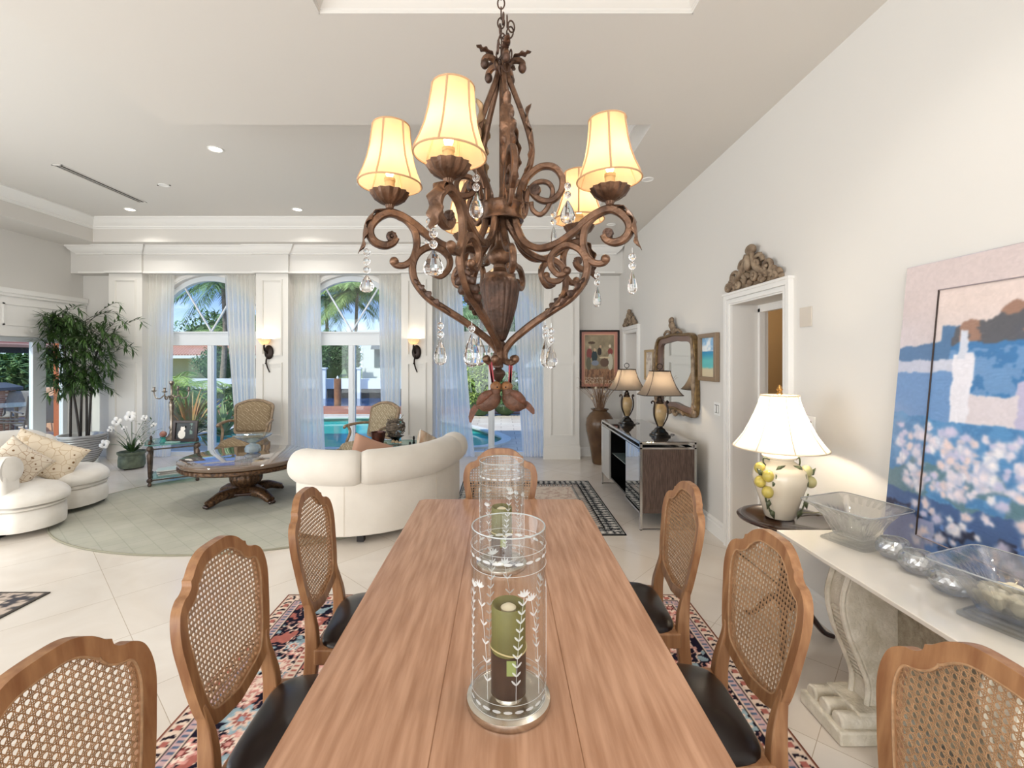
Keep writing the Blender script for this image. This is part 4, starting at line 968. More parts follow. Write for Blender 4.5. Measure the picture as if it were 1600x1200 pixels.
# ---- left sofa ----
ls = thing('chaise_sofa', 'ivory two lobed sofa with rolled arm at the left edge of the photo', 'sofa', (-4.9, 4.7, 0))
pf = [(-4.42, 4.03), (-4.27, 4.08), (-4.17, 4.25), (-4.20, 4.44), (-4.34, 4.60), (-4.47, 4.70), (-4.40, 4.80), (-4.37, 4.98), (-4.44, 5.20), (-4.75, 5.42), (-5.2, 5.5), (-5.6, 5.3), (-5.8, 4.8), (-5.7, 4.2), (-5.3, 3.85), (-4.8, 3.9)]
l1 = [(-4.44, 4.03), (-4.25, 4.07), (-4.14, 4.25), (-4.17, 4.45), (-4.34, 4.62), (-4.50, 4.68), (-4.9, 4.75), (-5.25, 4.6), (-5.3, 4.2), (-4.9, 3.98)]
l2 = [(-4.50, 4.72), (-4.40, 4.80), (-4.35, 4.98), (-4.42, 5.20), (-4.65, 5.38), (-4.95, 5.42), (-5.2, 5.2), (-5.2, 4.85), (-4.9, 4.78)]
def blob(poly, z0, z1, puff, k=6):
    q = cr([(x, y, 0) for x, y in poly], k, closed=True); c_ = sum(q, Vector())/len(q); b_ = MB()
    rings = [(1.0, z0), (1.012, z0+0.02), (1.015, (z0+z1)/2), (1.0, z1-0.02), (0.96, z1), (0.85, z1+puff*0.55), (0.6, z1+puff*0.9), (0.3, z1+puff), (0.01, z1+puff)]
    n = len(q); vs = []; fs = []
    for s_, z in rings:
        for p in q: vs.append((c_.x+(p.x-c_.x)*s_, c_.y+(p.y-c_.y)*s_, z))
    for j in range(len(rings)-1):
        for i in range(n): fs.append((j*n+i, j*n+(i+1) % n, (j+1)*n+(i+1) % n, (j+1)*n+i))
    fs.append(tuple(reversed(range(n)))); return b_.add(vs, fs)
obj('base', blob(pf, 0.06, 0.245, 0.0), M_sofa2, ls, w=True, ang=50)
obj('front_band', blob([(x*1.0, y) for x, y in pf], 0.25, 0.285, 0.0), M_sofa2, ls, w=True, ang=50)
obj('seat_cushion', blob(l1, 0.29, 0.365, 0.06), M_sofa2, ls, w=True, ang=70)
obj('seat_cushion', blob(l2, 0.29, 0.375, 0.06), M_sofa2, ls, w=True, ang=70)
bk = cr([(-5.36, 5.42, 0), (-5.44, 5.32, 0), (-5.52, 5.10, 0), (-5.58, 4.75, 0), (-5.52, 4.30, 0), (-5.30, 3.85, 0)], 6)
obj('back_roll', MB().tube([(p.x, p.y, 0.60) for p in bk], [0.13, 0.20, 0.21, 0.21, 0.21, 0.2], 24, up=None).ell((bk[0].x, bk[0].y, 0.60), (0.12, 0.10, 0.13), 18, 12), M_sofa2, ls, w=True, ang=80)
obj('back_panel', MB().tube([(p.x-0.02, p.y, 0.36) for p in bk], 0.15, 16), M_sofa2, ls, w=True, ang=80)
obj('arm_roll', MB().tube([(-4.44, 4.16, 0.60), (-4.9, 4.0, 0.60), (-5.3, 3.85, 0.60)], 0.125, 24).ell((-4.44, 4.16, 0.60), (0.05, 0.12, 0.125), 18, 12), M_sofa2, ls, w=True, ang=80)
obj('arm_panel', MB().prism([(-4.40, 4.08), (-4.42, 4.24), (-4.95, 4.08), (-5.3, 3.95), (-5.3, 3.75), (-4.85, 3.90)], lambda u, v, d: (u, v, d), 0.06, 0.60), M_sofa2, ls, w=True, bevel=0.02)
for (x, y) in [(-4.52, 5.18), (-4.62, 4.72), (-4.5, 4.12), (-5.5, 4.6)]: obj('foot', MB().box(x-0.035, x+0.035, y-0.035, y+0.035, 0.0125, 0.07), M_foot, ls, w=True, smooth=False)
pillow('throw_pillow', 'large cream embroidered pillow lying on the ivory sofa', P(68, 714, 4.78), 0.66, 0.40, 0.16, E(-0.35, 0.42, 0.30), M_emb)
pillow('throw_pillow', 'smaller cream embroidered pillow beside the sofa arm at left', P(22, 728, 4.42), 0.42, 0.42, 0.14, E(-0.3, 0.78, 0.75), embroid('embroidered_ivory', '#e0d3c0', '#b89c80', 15))
# ---- round coffee table ----
M_mah = mat('antique_mahogany', '#3a231a', rough=0.25, color2='#241510', vscale=6, coat=0.5)
M_gilt = mat('worn_gilt', '#6e5036', rough=0.35, metal=0.35, color2='#20140e', vscale=45, bump=0.3, bscale=80)
ct = thing('pedestal_table', 'round carved pedestal coffee table with glossy top on the oval rug', 'table', (-2.92, 5.28, 0.0125))
R_ = 0.66
obj('tabletop', MB().lathe([(0, 0.445), (R_-0.03, 0.445), (R_-0.01, 0.45), (R_, 0.475), (R_, 0.487), (R_-0.015, 0.495), (0, 0.495)], n=80), mat('polished_top', '#6a5648', rough=0.06, coat=1.0, spec=0.8), ct)
obj('carved_apron', MB().lathe([(R_-0.06, 0.392), (R_-0.02, 0.395), (R_-0.008, 0.41), (R_-0.008, 0.437), (R_-0.02, 0.446), (R_-0.06, 0.446)], n=240, fl=lambda a, z: 1+(0.009*(math.sin(60*a+60*z) > 0) if 0.4 < z < 0.44 else 0)), M_gilt, ct, ang=25)
obj('pedestal', MB().lathe([(0.15, 0.10), (0.16, 0.12), (0.12, 0.14), (0.10, 0.155), (0.13, 0.17), (0.158, 0.21), (0.165, 0.26), (0.15, 0.31), (0.11, 0.35), (0.09, 0.37), (0.13, 0.385), (0.13, 0.40)], n=120, fl=lambda a, z: 1+(0.05*abs(math.sin(9*a)) if 0.165 < z < 0.36 else 0)), M_gilt, ct, ang=60)
obj('plinth', MB().prism([(0.20*math.cos(PI*i/2+PI/4+0.3)*1.25, 0.20*math.sin(PI*i/2+PI/4+0.3)*1.25) for i in range(4)], lambda u, v, d: (u, v, d), 0.07, 0.105), M_mah, ct, bevel=0.012)
for k in range(4):
    a = PI/2*k+PI/4+0.3; dv = (math.cos(a), math.sin(a)); sd_ = (-dv[1], dv[0], 0)
    pts = [(dv[0]*r_, dv[1]*r_, z) for r_, z in [(0.10, 0.10), (0.20, 0.105), (0.28, 0.10), (0.34, 0.08), (0.40, 0.055), (0.44, 0.045)]]
    lg = MB().tube(cr(pts), [0.055, 0.06, 0.055, 0.048, 0.044, 0.036], up=sd_, sect=[(0.8, 0.6), (0.3, 1.1), (-0.5, 1.1), (-0.9, 0.6), (-0.9, -0.6), (-0.5, -1.1), (0.3, -1.1), (0.8, -0.6)])
    f_ = obj('claw_foot', lg, M_gilt, ct, ang=60)
    tb_ = MB()
    for q in (-1, 0, 1): tb_.ell((dv[0]*0.45+sd_[0]*q*0.022, dv[1]*0.45+sd_[1]*q*0.022, 0.022), (0.02, 0.02, 0.021), 10, 8)
    obj('toes', tb_, M_mah, f_)
# glass compote on the table
M_clr = thin_glass('cut_glass', '#eef6f8', 2.2, rough=0.03)
gc = thing('glass_compote', 'flared glass bowl on a cut glass foot on the coffee table', 'bowl', (-2.92, 5.42, 0.5085))
obj('bowl', MB().lathe([(0.03, 0.115), (0.08, 0.13), (0.14, 0.17), (0.205, 0.205), (0.21, 0.208), (0.20, 0.20), (0.13, 0.16), (0.07, 0.125), (0.02, 0.118)], n=60, fl=lambda a, z: 1+(0.03*math.sin(10*a) if z > 0.18 else 0)), M_clr, gc)
obj('foot', MB().lathe([(0.06, 0), (0.085, 0.015), (0.09, 0.05), (0.075, 0.085), (0.04, 0.10), (0.03, 0.118), (0, 0.118)], n=16), mat('frosted_cut_glass', '#c6d6de', rough=0.15, trans=0.6), gc, smooth=False)
# ---- glass side tables ----
M_tgl = thin_glass('green_edge_glass', '#d3efe9', 1.6, rough=0.0)
M_gedge = mat('aqua_glass_edge', '#7fc6c0', rough=0.1, trans=0.5)
M_pewter = mat('pewter_wood', '#6f6055', rough=0.35, metal=0.4, color2='#43362f', vscale=20)
def glass_table(lab, c, w_, d_, rot, h_, m, group=None, turned=True):
    t_ = thing('glass_side_table', lab, 'table', (*c, 0.0), rot, group)
    for sx_ in (-1, 1):
        for sy_ in (-1, 1):
            x, y = sx_*w_/2, sy_*d_/2
            pf_ = [(0.012, 0), (0.022, 0.012), (0.022, 0.03), (0.012, 0.045), (0.03, 0.06), (0.033, 0.075), (0.03, 0.09), (0.013, 0.105), (0.018, 0.13), (0.027, h_-0.19), (0.03, h_-0.13), (0.018, h_-0.10), (0.014, h_-0.085), (0.032, h_-0.07), (0.036, h_-0.05), (0.030, h_-0.03), (0.014, h_-0.015), (0.014, h_+0.012), (0.02, h_+0.022), (0.012, h_+0.034), (0.014, h_+0.045), (0, h_+0.056)]
            if not turned: pf_ = [(0.012, 0), (0.012, h_-0.06), (0.022, h_-0.045), (0.022, h_-0.02), (0.010, h_-0.012), (0.010, h_+0.015), (0.017, h_+0.028), (0.010, h_+0.042), (0.012, h_+0.05), (0, h_+0.06)]
            obj('leg', MB().lathe(pf_, (x, y, 0.013), 16), m, t_)
    for z_ in (h_-0.045, 0.088):
        rb = MB()
        for s_ in (-1, 1):
            rb.tube([(-w_/2, s_*d_/2, z_), (w_/2, s_*d_/2, z_)], 0.009, 8); rb.tube([(s_*w_/2, -d_/2, z_), (s_*w_/2, d_/2, z_)], 0.009, 8)
        obj('rail', rb, m, t_)
    pl = [( -w_/2-.05, -d_/2+.03), (-w_/2+.03, -d_/2-.05), (w_/2-.03, -d_/2-.05), (w_/2+.05, -d_/2+.03), (w_/2+.05, d_/2-.03), (w_/2-.03, d_/2+.05), (-w_/2+.03, d_/2+.05), (-w_/2-.05, d_/2-.03)]
    g_ = obj('glass_top', MB().prism(pl, lambda u, v, d: (u, v, d), h_+0.002, h_+0.013), M_tgl, t_, smooth=False)
    obj('glass_edge', MB().tube([(u, v, h_+0.0075) for u, v in pl], 0.0058, 6, closed=True), M_gedge, g_, smooth=False)
    obj('glass_shelf', MB().box(-w_/2+.02, w_/2-.02, -d_/2+.02, d_/2-.02, 0.099, 0.107), M_tgl, t_, smooth=False)
    return t_
gt_c = (-4.33, 6.10); gt_r = 0.62
glass_table('glass topped side table with turned legs, left of the round coffee table', gt_c, 0.50, 0.50, gt_r, 0.52, M_pewter)
tz = 0.534
# magazines on the lower shelf (stack of individual ones)
for i, (cl, dx, rr_) in enumerate([('#e9e6e0', 0, 0.1), ('#b9b2aa', 0.01, 0.2), ('#efece8', -0.01, 0.05), ('#8d8780', 0.015, 0.16), ('#f2f1ee', 0.0, -0.02)]):
    o = obj('magazine', MB().cb((0, 0, 0), (0.30, 0.22, 0.011)), mat('paper_%s' % 'abcde'[i], cl, rough=0.5), smooth=False)
    o.location = (gt_c[0]-0.02+dx, gt_c[1]-0.02, 0.1135+i*0.0125); o.rotation_euler = (0, 0, gt_r+rr_)
    tag(o, ['bottom magazine of the stack under the glass side table', 'second magazine from the bottom of the stack on the shelf', 'middle magazine of the stack on the lower shelf', 'magazine just under the top one on the lower shelf', 'top white magazine of the stack under the glass side table'][i], 'magazine', 'magazines on the lower glass shelf')
# candelabrum
M_ster = mat('tarnished_silver', '#a59b8f', rough=0.25, metal=0.85, color2='#6e645a', vscale=15)
cd = thing('candelabrum', 'tall five arm silver candelabrum on the glass side table', 'candle holder', (*Vector(P(268, 0, 6.1))[:2], tz))
obj('stem', MB().lathe([(0, 0), (0.085, 0), (0.09, 0.012), (0.075, 0.03), (0.05, 0.05), (0.03, 0.09), (0.022, 0.14), (0.03, 0.17), (0.02, 0.20), (0.024, 0.35), (0.034, 0.46), (0.03, 0.50), (0.018, 0.52), (0.03, 0.55), (0.016, 0.58), (0.012, 0.72), (0.02, 0.74), (0.03, 0.76), (0.024, 0.785), (0, 0.785)], n=24), M_ster, cd)
for k in range(4):
    a = 0.25+PI/2*k; c_, s_ = math.cos(a), math.sin(a)
    ar = obj('arm', MB().tube([(r_*c_, r_*s_, z) for r_, z in [(p.x, p.y) for p in cr([(0.0, 0.60, 0), (0.05, 0.57, 0), (0.09, 0.59, 0), (0.13, 0.555, 0), (0.18, 0.565, 0), (0.20, 0.62, 0), (0.20, 0.65, 0)])]], [0.009, 0.007], 8), M_ster, cd)
    obj('candle_cup', MB().lathe([(0.006, 0.64), (0.032, 0.655), (0.03, 0.66), (0.012, 0.665), (0.014, 0.70), (0.022, 0.705), (0, 0.70)], (0.20*c_, 0.20*s_, 0), 16), M_ster, ar)
# framed cat photo
fx = Vector(P(288, 0, 5.98))
pfm = thing('picture_frame', 'dark wooden photo frame with a white cat picture on the glass side table', 'picture frame', (fx.x, fx.y, tz+0.001), 0.0)
tilt = Matrix.Rotation(-0.12, 3, 'X')
b_ = MB(); b_.m = tilt.to_4x4()
fo = [(-0.16, 0), (0.16, 0), (0.16, 0.275), (-0.16, 0.275)]; fi = [(-0.125, 0.038), (0.125, 0.038), (0.125, 0.24), (-0.125, 0.24)]
b_.ring(fo, fi, lambda u, v, d: (u, d, v), -0.012, 0.012); obj('frame', b_, mat('dark_walnut', '#2b1a14', rough=0.3), pfm, bevel=0.004, smooth=False)
def catp(U, V):
    C = np.zeros(U.shape+(3,))+rgb('#1d2226'); C = blend(C, vnoise(U, V, 5, 5, 3)*0.4, '#3c464a')
    C = blend(C, ((U-0.32)**2/0.035+(V-0.28)**2/0.075 < 1), '#e9e4da'); C = blend(C, ((U-0.36)**2/0.014+(V-0.62)**2/0.018 < 1), '#efe9e0')
    for ex in (0.28, 0.43): C = blend(C, (np.abs(U-ex) < (0.80-V)*0.28) & (V > 0.66) & (V < 0.80), '#e4ddd2')
    C = blend(C, (np.abs(U-0.78) < 0.07) & (V > 0.3) & (vnoise(U, V, 20, 8, 6) > 0.45), '#6f8a80'); return C
M_print = vmat('printed_paper', rough=0.35)
pp = painted('photograph', lambda U, V: (-0.128+0.256*U, 0.004+0*U-0.0, 0.036+0.208*V), 60, 50, catp, M_print, pfm)
pp.rotation_euler = (-0.12, 0, 0)
obj('easel_back', MB().tube([(0, 0.015, 0.2), (0, 0.11, 0.002)], 0.006, 6), M_foot, pfm)
gb = thing('glass_ball', 'small rusty ball on a turquoise glass stand on the side table', 'ornament', (*Vector(P(255, 0, 5.95))[:2], tz))
obj('stand', MB().lathe([(0.04, 0), (0.035, 0.02), (0.025, 0.045), (0.035, 0.07), (0.03, 0.07), (0, 0.05)], n=20), mat('turquoise_glass', '#52b7ad', rough=0.1, trans=0.5), gb)
obj('ball', MB().ell((0, 0, 0.105), 0.04, 20, 14), mat('rust_ball', '#8d4a38', rough=0.5, color2='#a88a80', vscale=30), gb)
for i, (dx, dy, cl, lab) in enumerate([(0.12, -0.10, '#e7dcb9', 'cream booklet lying on the glass side table'), (0.06, -0.19, '#8fb3b0', 'blue green booklet lying near the edge of the glass side table')]):
    o = obj('booklet', MB().cb((0, 0, 0), (0.16, 0.11, 0.012)), mat('booklet_%s' % 'ab'[i], cl, rough=0.5), smooth=False); o.location = (gt_c[0]+dx+0.04, gt_c[1]+dy+0.03, tz+0.0075); o.rotation_euler = (0, 0, 0.5); tag(o, lab, 'book')
# ---- potted white flowers ----
M_grn = mat('leaf_green', '#4c6b3c', rough=0.5, color2='#2f4a28', vscale=10)
M_stemg = mat('stem_grey_green', '#8b9382', rough=0.7)
fp = thing('flower_pot', 'white artificial flowers in a weathered green pot below the left pilaster', 'plant', (-5.45, 6.80, 0))
obj('pot', MB().lathe([(0, 0.02), (0.15, 0.02), (0.165, 0.05), (0.165, 0.13), (0.155, 0.20), (0.175, 0.225), (0.178, 0.25), (0.16, 0.25), (0.145, 0.21), (0, 0.20)], n=40), mat('weathered_green', '#6f7a66', rough=0.6, color2='#4b5546', vscale=12, bump=0.4, bscale=40), fp)
ft = MB()
for k in range(3): ft.lathe([(0.02, 0), (0.03, 0.01), (0.02, 0.03)], (0.12*math.cos(k*2.1+0.6), 0.12*math.sin(k*2.1+0.6), 0), 10)
obj('feet', ft, M_foot, fp)
rs = random.Random(5); lv = MB(); stm = MB(); wf = MB(); dk = MB()
def leafq(b_, p, d, L_, w_, up=Vector((0, 0, 1))):
    d = d.normalized(); s_ = d.cross(up)
    s_ = s_.normalized() if s_.length > 1e-3 else Vector((1, 0, 0)); n_ = s_.cross(d)
    pts = [p, p+d*L_*0.35+s_*w_/2-n_*0.0, p+d*L_*0.35-s_*w_/2, p+d*L_-n_*L_*0.12, p+d*L_*0.4+n_*w_*0.15]
    b_.add(pts, [(0, 1, 4), (0, 4, 2), (1, 3, 4), (4, 3, 2)])
for k in range(26):
    a = rs.uniform(0, 2*PI); d = Vector((math.cos(a)*rs.uniform(.3, .9), math.sin(a)*rs.uniform(.3, .9), rs.uniform(0.6, 1.4))); leafq(lv, Vector((0.03*math.cos(a), 0.03*math.sin(a), 0.24)), d, rs.uniform(.14, .3), 0.045)
fl_targets = [((175, 670), 0.05), ((190, 657), 0.075), ((207, 650), 0.09), ((172, 692), 0.075), ((183, 660), 0.05), ((232, 652), 0.05), ((240, 664), 0.04), ((200, 668), 0.04), ((224, 690), 0.04)]
for (px, py), r_ in fl_targets:
    p = Vector(P(px, py, 6.80))-Vector((-5.45, 6.80, 0)); p.y += rs.uniform(-.08, .08)
    stm.tube(cr([(0, 0, 0.22), (p.x*0.25, p.y*0.3, 0.2+p.z*0.35), tuple(p)]), 0.004, 5)
    for q in range(9):
        a = 2*PI*q/9+rs.random(); wf.ell(p+Vector((math.cos(a)*r_*0.5, -0.02+0.02*math.sin(a*3), math.sin(a)*r_*0.5)), (r_*0.42, r_*0.2, r_*0.42), 8, 6)
    dk.ell(p+Vector((0.02, -0.05, -0.01)), 0.009, 6, 5)
for k in range(30):
    px, py = rs.uniform(205, 243), rs.uniform(655, 700); p = Vector(P(px, py, 6.8))-Vector((-5.45, 6.80, 0)); p.y += rs.uniform(-.15, .1)
    if k % 3 == 0: stm.tube(cr([(0.02, 0, 0.3), (p.x*0.4, p.y*0.4, 0.3+(p.z-.3)*.6), tuple(p)]), 0.0025, 4)
    leafq(lv if k % 2 else stm, p, Vector((rs.uniform(-1, 1), rs.uniform(-1, 1), rs.uniform(-.3, 1))), 0.07, 0.025)
obj('leaves', lv, M_grn, fp, smooth=False); obj('stems', stm, M_stemg, fp); obj('blossoms', wf, mat('petal_white', '#f6f4f0', rough=0.6), fp); obj('dark_berries', dk, M_foot, fp)
# ---- bamboo palm in ribbed pot ----
bp_ = thing('bamboo_palm', 'tall bamboo plant in a ribbed silver pot in the left corner', 'plant', (-6.46, 7.10, 0))
pf_ = []; n = 34
for i in range(n+1):
    z = 0.0+0.45*i/n; r_ = 0.13+0.165*math.sin(min(1, (z/0.45))*PI/2)**0.8; pf_.append((r_+0.006*math.sin(i*PI), z)); pf_.append((r_+0.008, z+0.006)) if i < n else None
obj('ribbed_pot', MB().lathe([(0, 0)]+pf_+[(0.285, 0.455), (0.27, 0.45), (0.25, 0.38), (0, 0.37)], n=48), mat('silver_glaze', '#c2c1c0', rough=0.3, metal=0.3), bp_, ang=20)
gr = MB()
for i in range(1, 13):
    z = 0.45*i/13; r_ = 0.13+0.165*math.sin((z/0.45)*PI/2)**0.8+0.007
    gr.tube([(r_*math.cos(2*PI*k/48), r_*math.sin(2*PI*k/48), z+0.004*math.sin(5*2*PI*k/48+i)) for k in range(48)], 0.0035, 5, closed=True)
obj('dark_grooves', gr, mat('groove_grey', '#55534f', rough=0.7), bp_)
M_cane2 = mat('dark_bamboo', '#2a221c', rough=0.5)
M_bl = mat('bamboo_leaf', '#49682f', rough=0.45, color2='#22391c', vscale=7)
rs = random.Random(11); fol = MB(); br = MB()
stalks = [(-0.13, -0.05, -0.10, 0.0, 2.05), (-0.02, 0.0, 0.03, 0.05, 2.2), (0.03, 0.05, 0.02, 0.0, 1.95), (0.12, -0.02, 0.24, 0.0, 2.0), (0.05, -0.08, -0.25, -0.1, 2.3)]
for (x0, y0, x1, y1, hz) in stalks:
    pts = cr([(x0, y0, 0.36), (x0+(x1-x0)*0.3, y0, 1.0), (x0+(x1-x0)*0.7, y0+(y1-y0)*0.6, 1.6), (x0+x1, y1, hz)], 10)
    obj('cane', MB().tube(pts, [0.017, 0.014, 0.008], 8), M_cane2, bp_)
    for k in range(34):
        i = rs.randrange(int(len(pts)*0.38), len(pts)-1); p = pts[i]; a = rs.uniform(0, 2*PI)
        if math.sin(a) > 0.5: a = -a
        L_ = rs.uniform(0.18, 0.50)*(1.05 if p.z > 1.2 else 0.8); up = rs.uniform(0.1, 0.8)
        e = p+Vector((math.cos(a)*L_, math.sin(a)*L_*0.6, L_*up)); mid = p.lerp(e, 0.5)+Vector((0, 0, 0.05)); e2 = e+Vector((math.cos(a)*0.08, 0, -0.07))
        if e2.y+7.10 > 7.34: continue
        if e2.x < -0.30: e2.x = -0.29; e.x = max(e.x, -0.29) 
        tw = cr([tuple(p), tuple(mid), tuple(e), tuple(e2)], 4); br.tube(tw, [0.004, 0.0015], 4)
        for q in range(3, len(tw)):
            for s_ in (-1, 1):
                d = (tw[q]-tw[q-1]).normalized(); sd_ = d.cross(Vector((0, 0, 1))).normalized()*s_
                leafq(fol, tw[q], (d*0.9+sd_*rs.uniform(.3, 1.0)+Vector((0, 0, rs.uniform(-.6, .45)))), rs.uniform(.10, .18), 0.024)
obj('twigs', br, M_cane2, bp_, smooth=False); obj('foliage', fol, M_bl, bp_, smooth=False)
obj('soil', MB().lathe([(0, 0.385), (0.255, 0.385), (0.255, 0.375), (0, 0.375)], n=30), mat('moss_grey', '#6b675c', rough=0.95, bump=0.5), bp_)
# ---- french armchairs ----
M_tap = vmat('damask_dummy', rough=0.8)
def damask(name, c1, c2, sc):
    m = mat(name, c1, rough=0.85); t = m.node_tree; L = t.links.new
    tcn = t.nodes.new('ShaderNodeTexCoord'); w_ = t.nodes.new('ShaderNodeTexMagic'); w_.turbulence_depth = 3; w_.inputs['Scale'].default_value = sc*1.6; w_.inputs['Distortion'].default_value = 1.6
    L(tcn.outputs['Object'], w_.inputs[0]); r = t.nodes.new('ShaderNodeValToRGB'); r.color_ramp.interpolation = 'CONSTANT'; r.color_ramp.elements[0].position = 0.0; r.color_ramp.elements[1].position = 0.40
    r.color_ramp.elements[0].color = (*lin(c2), 1); r.color_ramp.elements[1].color = (*lin(c1), 1)
    for q_, c_ in ((0.47, c2), (0.52, c1), (0.60, c2)): e_ = r.color_ramp.elements.new(q_); e_.color = (*lin(c_), 1); L(w_.outputs['Fac'], r.inputs[0]); L(r.outputs[0], t.nodes['Principled BSDF'].inputs['Base Color']); return m
M_dam = damask('damask_taupe', '#b3a186', '#877459', 6); M_dam2 = damask('damask_cream', '#cfc3ab', '#93846a', 7)
M_frw = mat('washed_wood', '#a08a70', rough=0.5, color2='#7d6850', vscale=20)
def fauteuil(lab, loc, rot, m):
    t_ = thing('french_armchair', lab, 'chair', loc, rot, 'damask armchairs before the arched windows')
    h_ = cr([(0, 1.0, 0), (0.10, 0.99, 0), (0.20, 0.955, 0), (0.262, 0.925, 0), (0.285, 0.88, 0), (0.28, 0.80, 0), (0.265, 0.62, 0), (0.25, 0.50, 0), (0.12, 0.485, 0), (0, 0.48, 0)], 4)
    h_ = [(p.x, p.y) for p in h_]; ou = h_+[(-x, z) for x, z in reversed(h_[1:-1])]
    inn = [(x*0.88, 0.74+(z-0.74)*0.88) for x, z in ou]
    rk = lambda u, v, d: (u, -0.25-(v-0.45)*0.25+d, v)
    obj('back_frame', MB().ring(ou, inn, rk, -0.02, 0.02), M_frw, t_, bevel=0.006, ang=50)
    b_ = MB(); n = len(inn); rings = [(1.0, 0.0), (0.97, 0.022), (0.85, 0.034), (0.4, 0.04), (0.01, 0.042)]
    for sgn in (1, -1):
        vs = []; fs = []
        for s_, d in rings: vs += [rk(u*s_, 0.74+(v-0.74)*s_, sgn*d) for u, v in inn]
        for j in range(len(rings)-1):
            for i in range(n): fs.append((j*n+i, j*n+(i+1) % n, (j+1)*n+(i+1) % n, (j+1)*n+i))
        b_.add(vs, fs)
    obj('back_upholstery', b_, m, t_, ang=180)
    def seat(u, v):
        a = 2*PI*u; ca, sa = math.cos(a), math.sin(a); q = (abs(ca)**5+abs(sa)**5)**(-0.2); x = q*ca*v; y = q*sa*v
        return (x*(0.27+0.03*(y+1)/2), 0.02+y*0.26, 0.39+0.09*(1-v**5)**0.5 if v < 1 else 0.39)
    obj('seat_upholstery', MB().grid(seat, 40, 10, wu=True), m, t_, ang=180)
    obj('seat_rail', MB().prism([(-0.25, -0.24), (0.25, -0.24), (0.30, 0.25), (0.12, 0.29), (-0.12, 0.29), (-0.30, 0.25)], lambda u, v, d: (u, v, d), 0.32, 0.385), M_frw, t_, bevel=0.01, smooth=False)
    for s_ in (-1, 1):
        obj('front_leg', MB().tube(cr([(s_*0.27, 0.24, 0.36), (s_*0.29, 0.27, 0.27), (s_*0.275, 0.25, 0.14), (s_*0.28, 0.27, 0.02)]), [0.035, 0.03, 0.017, 0.02], 10), M_frw, t_)
        obj('rear_leg', MB().tube(cr([(s_*0.24, -0.23, 0.36), (s_*0.24, -0.26, 0.18), (s_*0.25, -0.31, 0.02)]), [0.028, 0.018], 10), M_frw, t_)
        obj('armrest', MB().tube(cr([(s_*0.27, -0.31, 0.68), (s_*0.31, -0.18, 0.69), (s_*0.33, 0.0, 0.68), (s_*0.335, 0.08, 0.665), (s_*0.325, 0.10, 0.645)]), [0.018, 0.02, 0.022, 0.02], 10), M_frw, t_)
        obj('arm_post', MB().tube(cr([(s_*0.325, 0.04, 0.67), (s_*0.30, 0.02, 0.58), (s_*0.275, 0.10, 0.46), (s_*0.275, 0.12, 0.36)]), [0.017, 0.022], 10), M_frw, t_)
    return t_
fauteuil('taupe damask armchair between the leftmost window and the round coffee table', (-3.72, 6.70, 0), PI+0.15, M_dam)
fauteuil('pale damask armchair before the middle window, its arm to the left', (-1.86, 6.35, 0), PI-0.55, M_dam2)
# ---- second glass table and things on it ----
M_blk = mat('black_iron', '#1f1d1c', rough=0.4, metal=0.5)
g2 = (-1.42, 5.72); glass_table('black iron and glass table behind the curved sofa', g2, 0.62, 0.42, 0.08, 0.545, M_blk, turned=False)
z2 = 0.559
q = P(591, 0, 5.62); bpz = thing('scalloped_vase', 'brown scalloped pot on the iron and glass table', 'vase', (q[0], q[1], z2))
obj('vessel', MB().lathe([(0, 0), (0.055, 0), (0.062, 0.01), (0.08, 0.10), (0.088, 0.16), (0.082, 0.158), (0.07, 0.10), (0.05, 0.02), (0, 0.02)], n=48, fl=lambda a, z: 1+(0.05*math.cos(6*a) if z > 0.12 else 0)), mat('oxblood_bronze', '#5c2a1a', rough=0.3, metal=0.3, color2='#2f1710', vscale=20), bpz, solid=0.001)
q = P(618, 0, 5.85); tb0 = thing('twig_ball', 'woven twig ball vase on a dark foot on the iron and glass table', 'vase', (q[0], q[1], z2))
obj('foot', MB().lathe([(0, 0), (0.05, 0), (0.045, 0.02), (0.06, 0.05), (0.11, 0.075), (0.05, 0.08), (0, 0.08)], n=24), M_blk, tb0)
tw = MB(); rs = random.Random(9)
for k in range(34):
    z = 0.09+0.20*rs.random(); rr = 0.115*math.sqrt(max(0.15, 1-((z-0.19)/0.15)**2)); t0 = rs.uniform(0, 6); sl = rs.uniform(-.03, .03)
    tw.tube([(rr*(1+rs.uniform(-.06, .06))*math.cos(t0+a*0.45), rr*math.sin(t0+a*0.45), z+sl*math.sin(a)) for a in range(9)], rs.uniform(.004, .008), 5)
for k in range(16):
    a = rs.uniform(0, 6); tw.tube([(0.05*math.cos(a), 0.05*math.sin(a), 0.27), (0.1*math.cos(a), 0.1*math.sin(a), 0.34)], [0.004, 0.001], 4)
obj('twigs', tw, mat('grey_twig', '#7c6f60', rough=0.8, color2='#4a4038', vscale=30), tb0)
q = P(655, 0, 5.75)
for i, (dx, s_) in enumerate([(-0.13, 0.03), (-0.08, 0.026), (-0.03, 0.022)]):
    o = obj('seashell', MB().lathe([(0, 0), (s_*0.9, s_*0.2), (s_, s_*0.6), (s_*0.6, s_*1.0), (s_*0.25, s_*1.35), (0, s_*1.5)], n=16, fl=lambda a, z: 1+0.12*math.sin(5*a+60*z)), mat('shell', '#d9c3a3', rough=0.5, color2='#b08f6d', vscale=30)); o.location = (g2[0]+0.20+dx, g2[1]-0.02-dx*0.5, z2); 
    tag(o, ['largest seashell on the iron and glass table beside the twig ball', 'middle seashell on the iron and glass table', 'smallest seashell on the iron and glass table, rightmost'][i], 'shell', 'seashells on the iron and glass table')
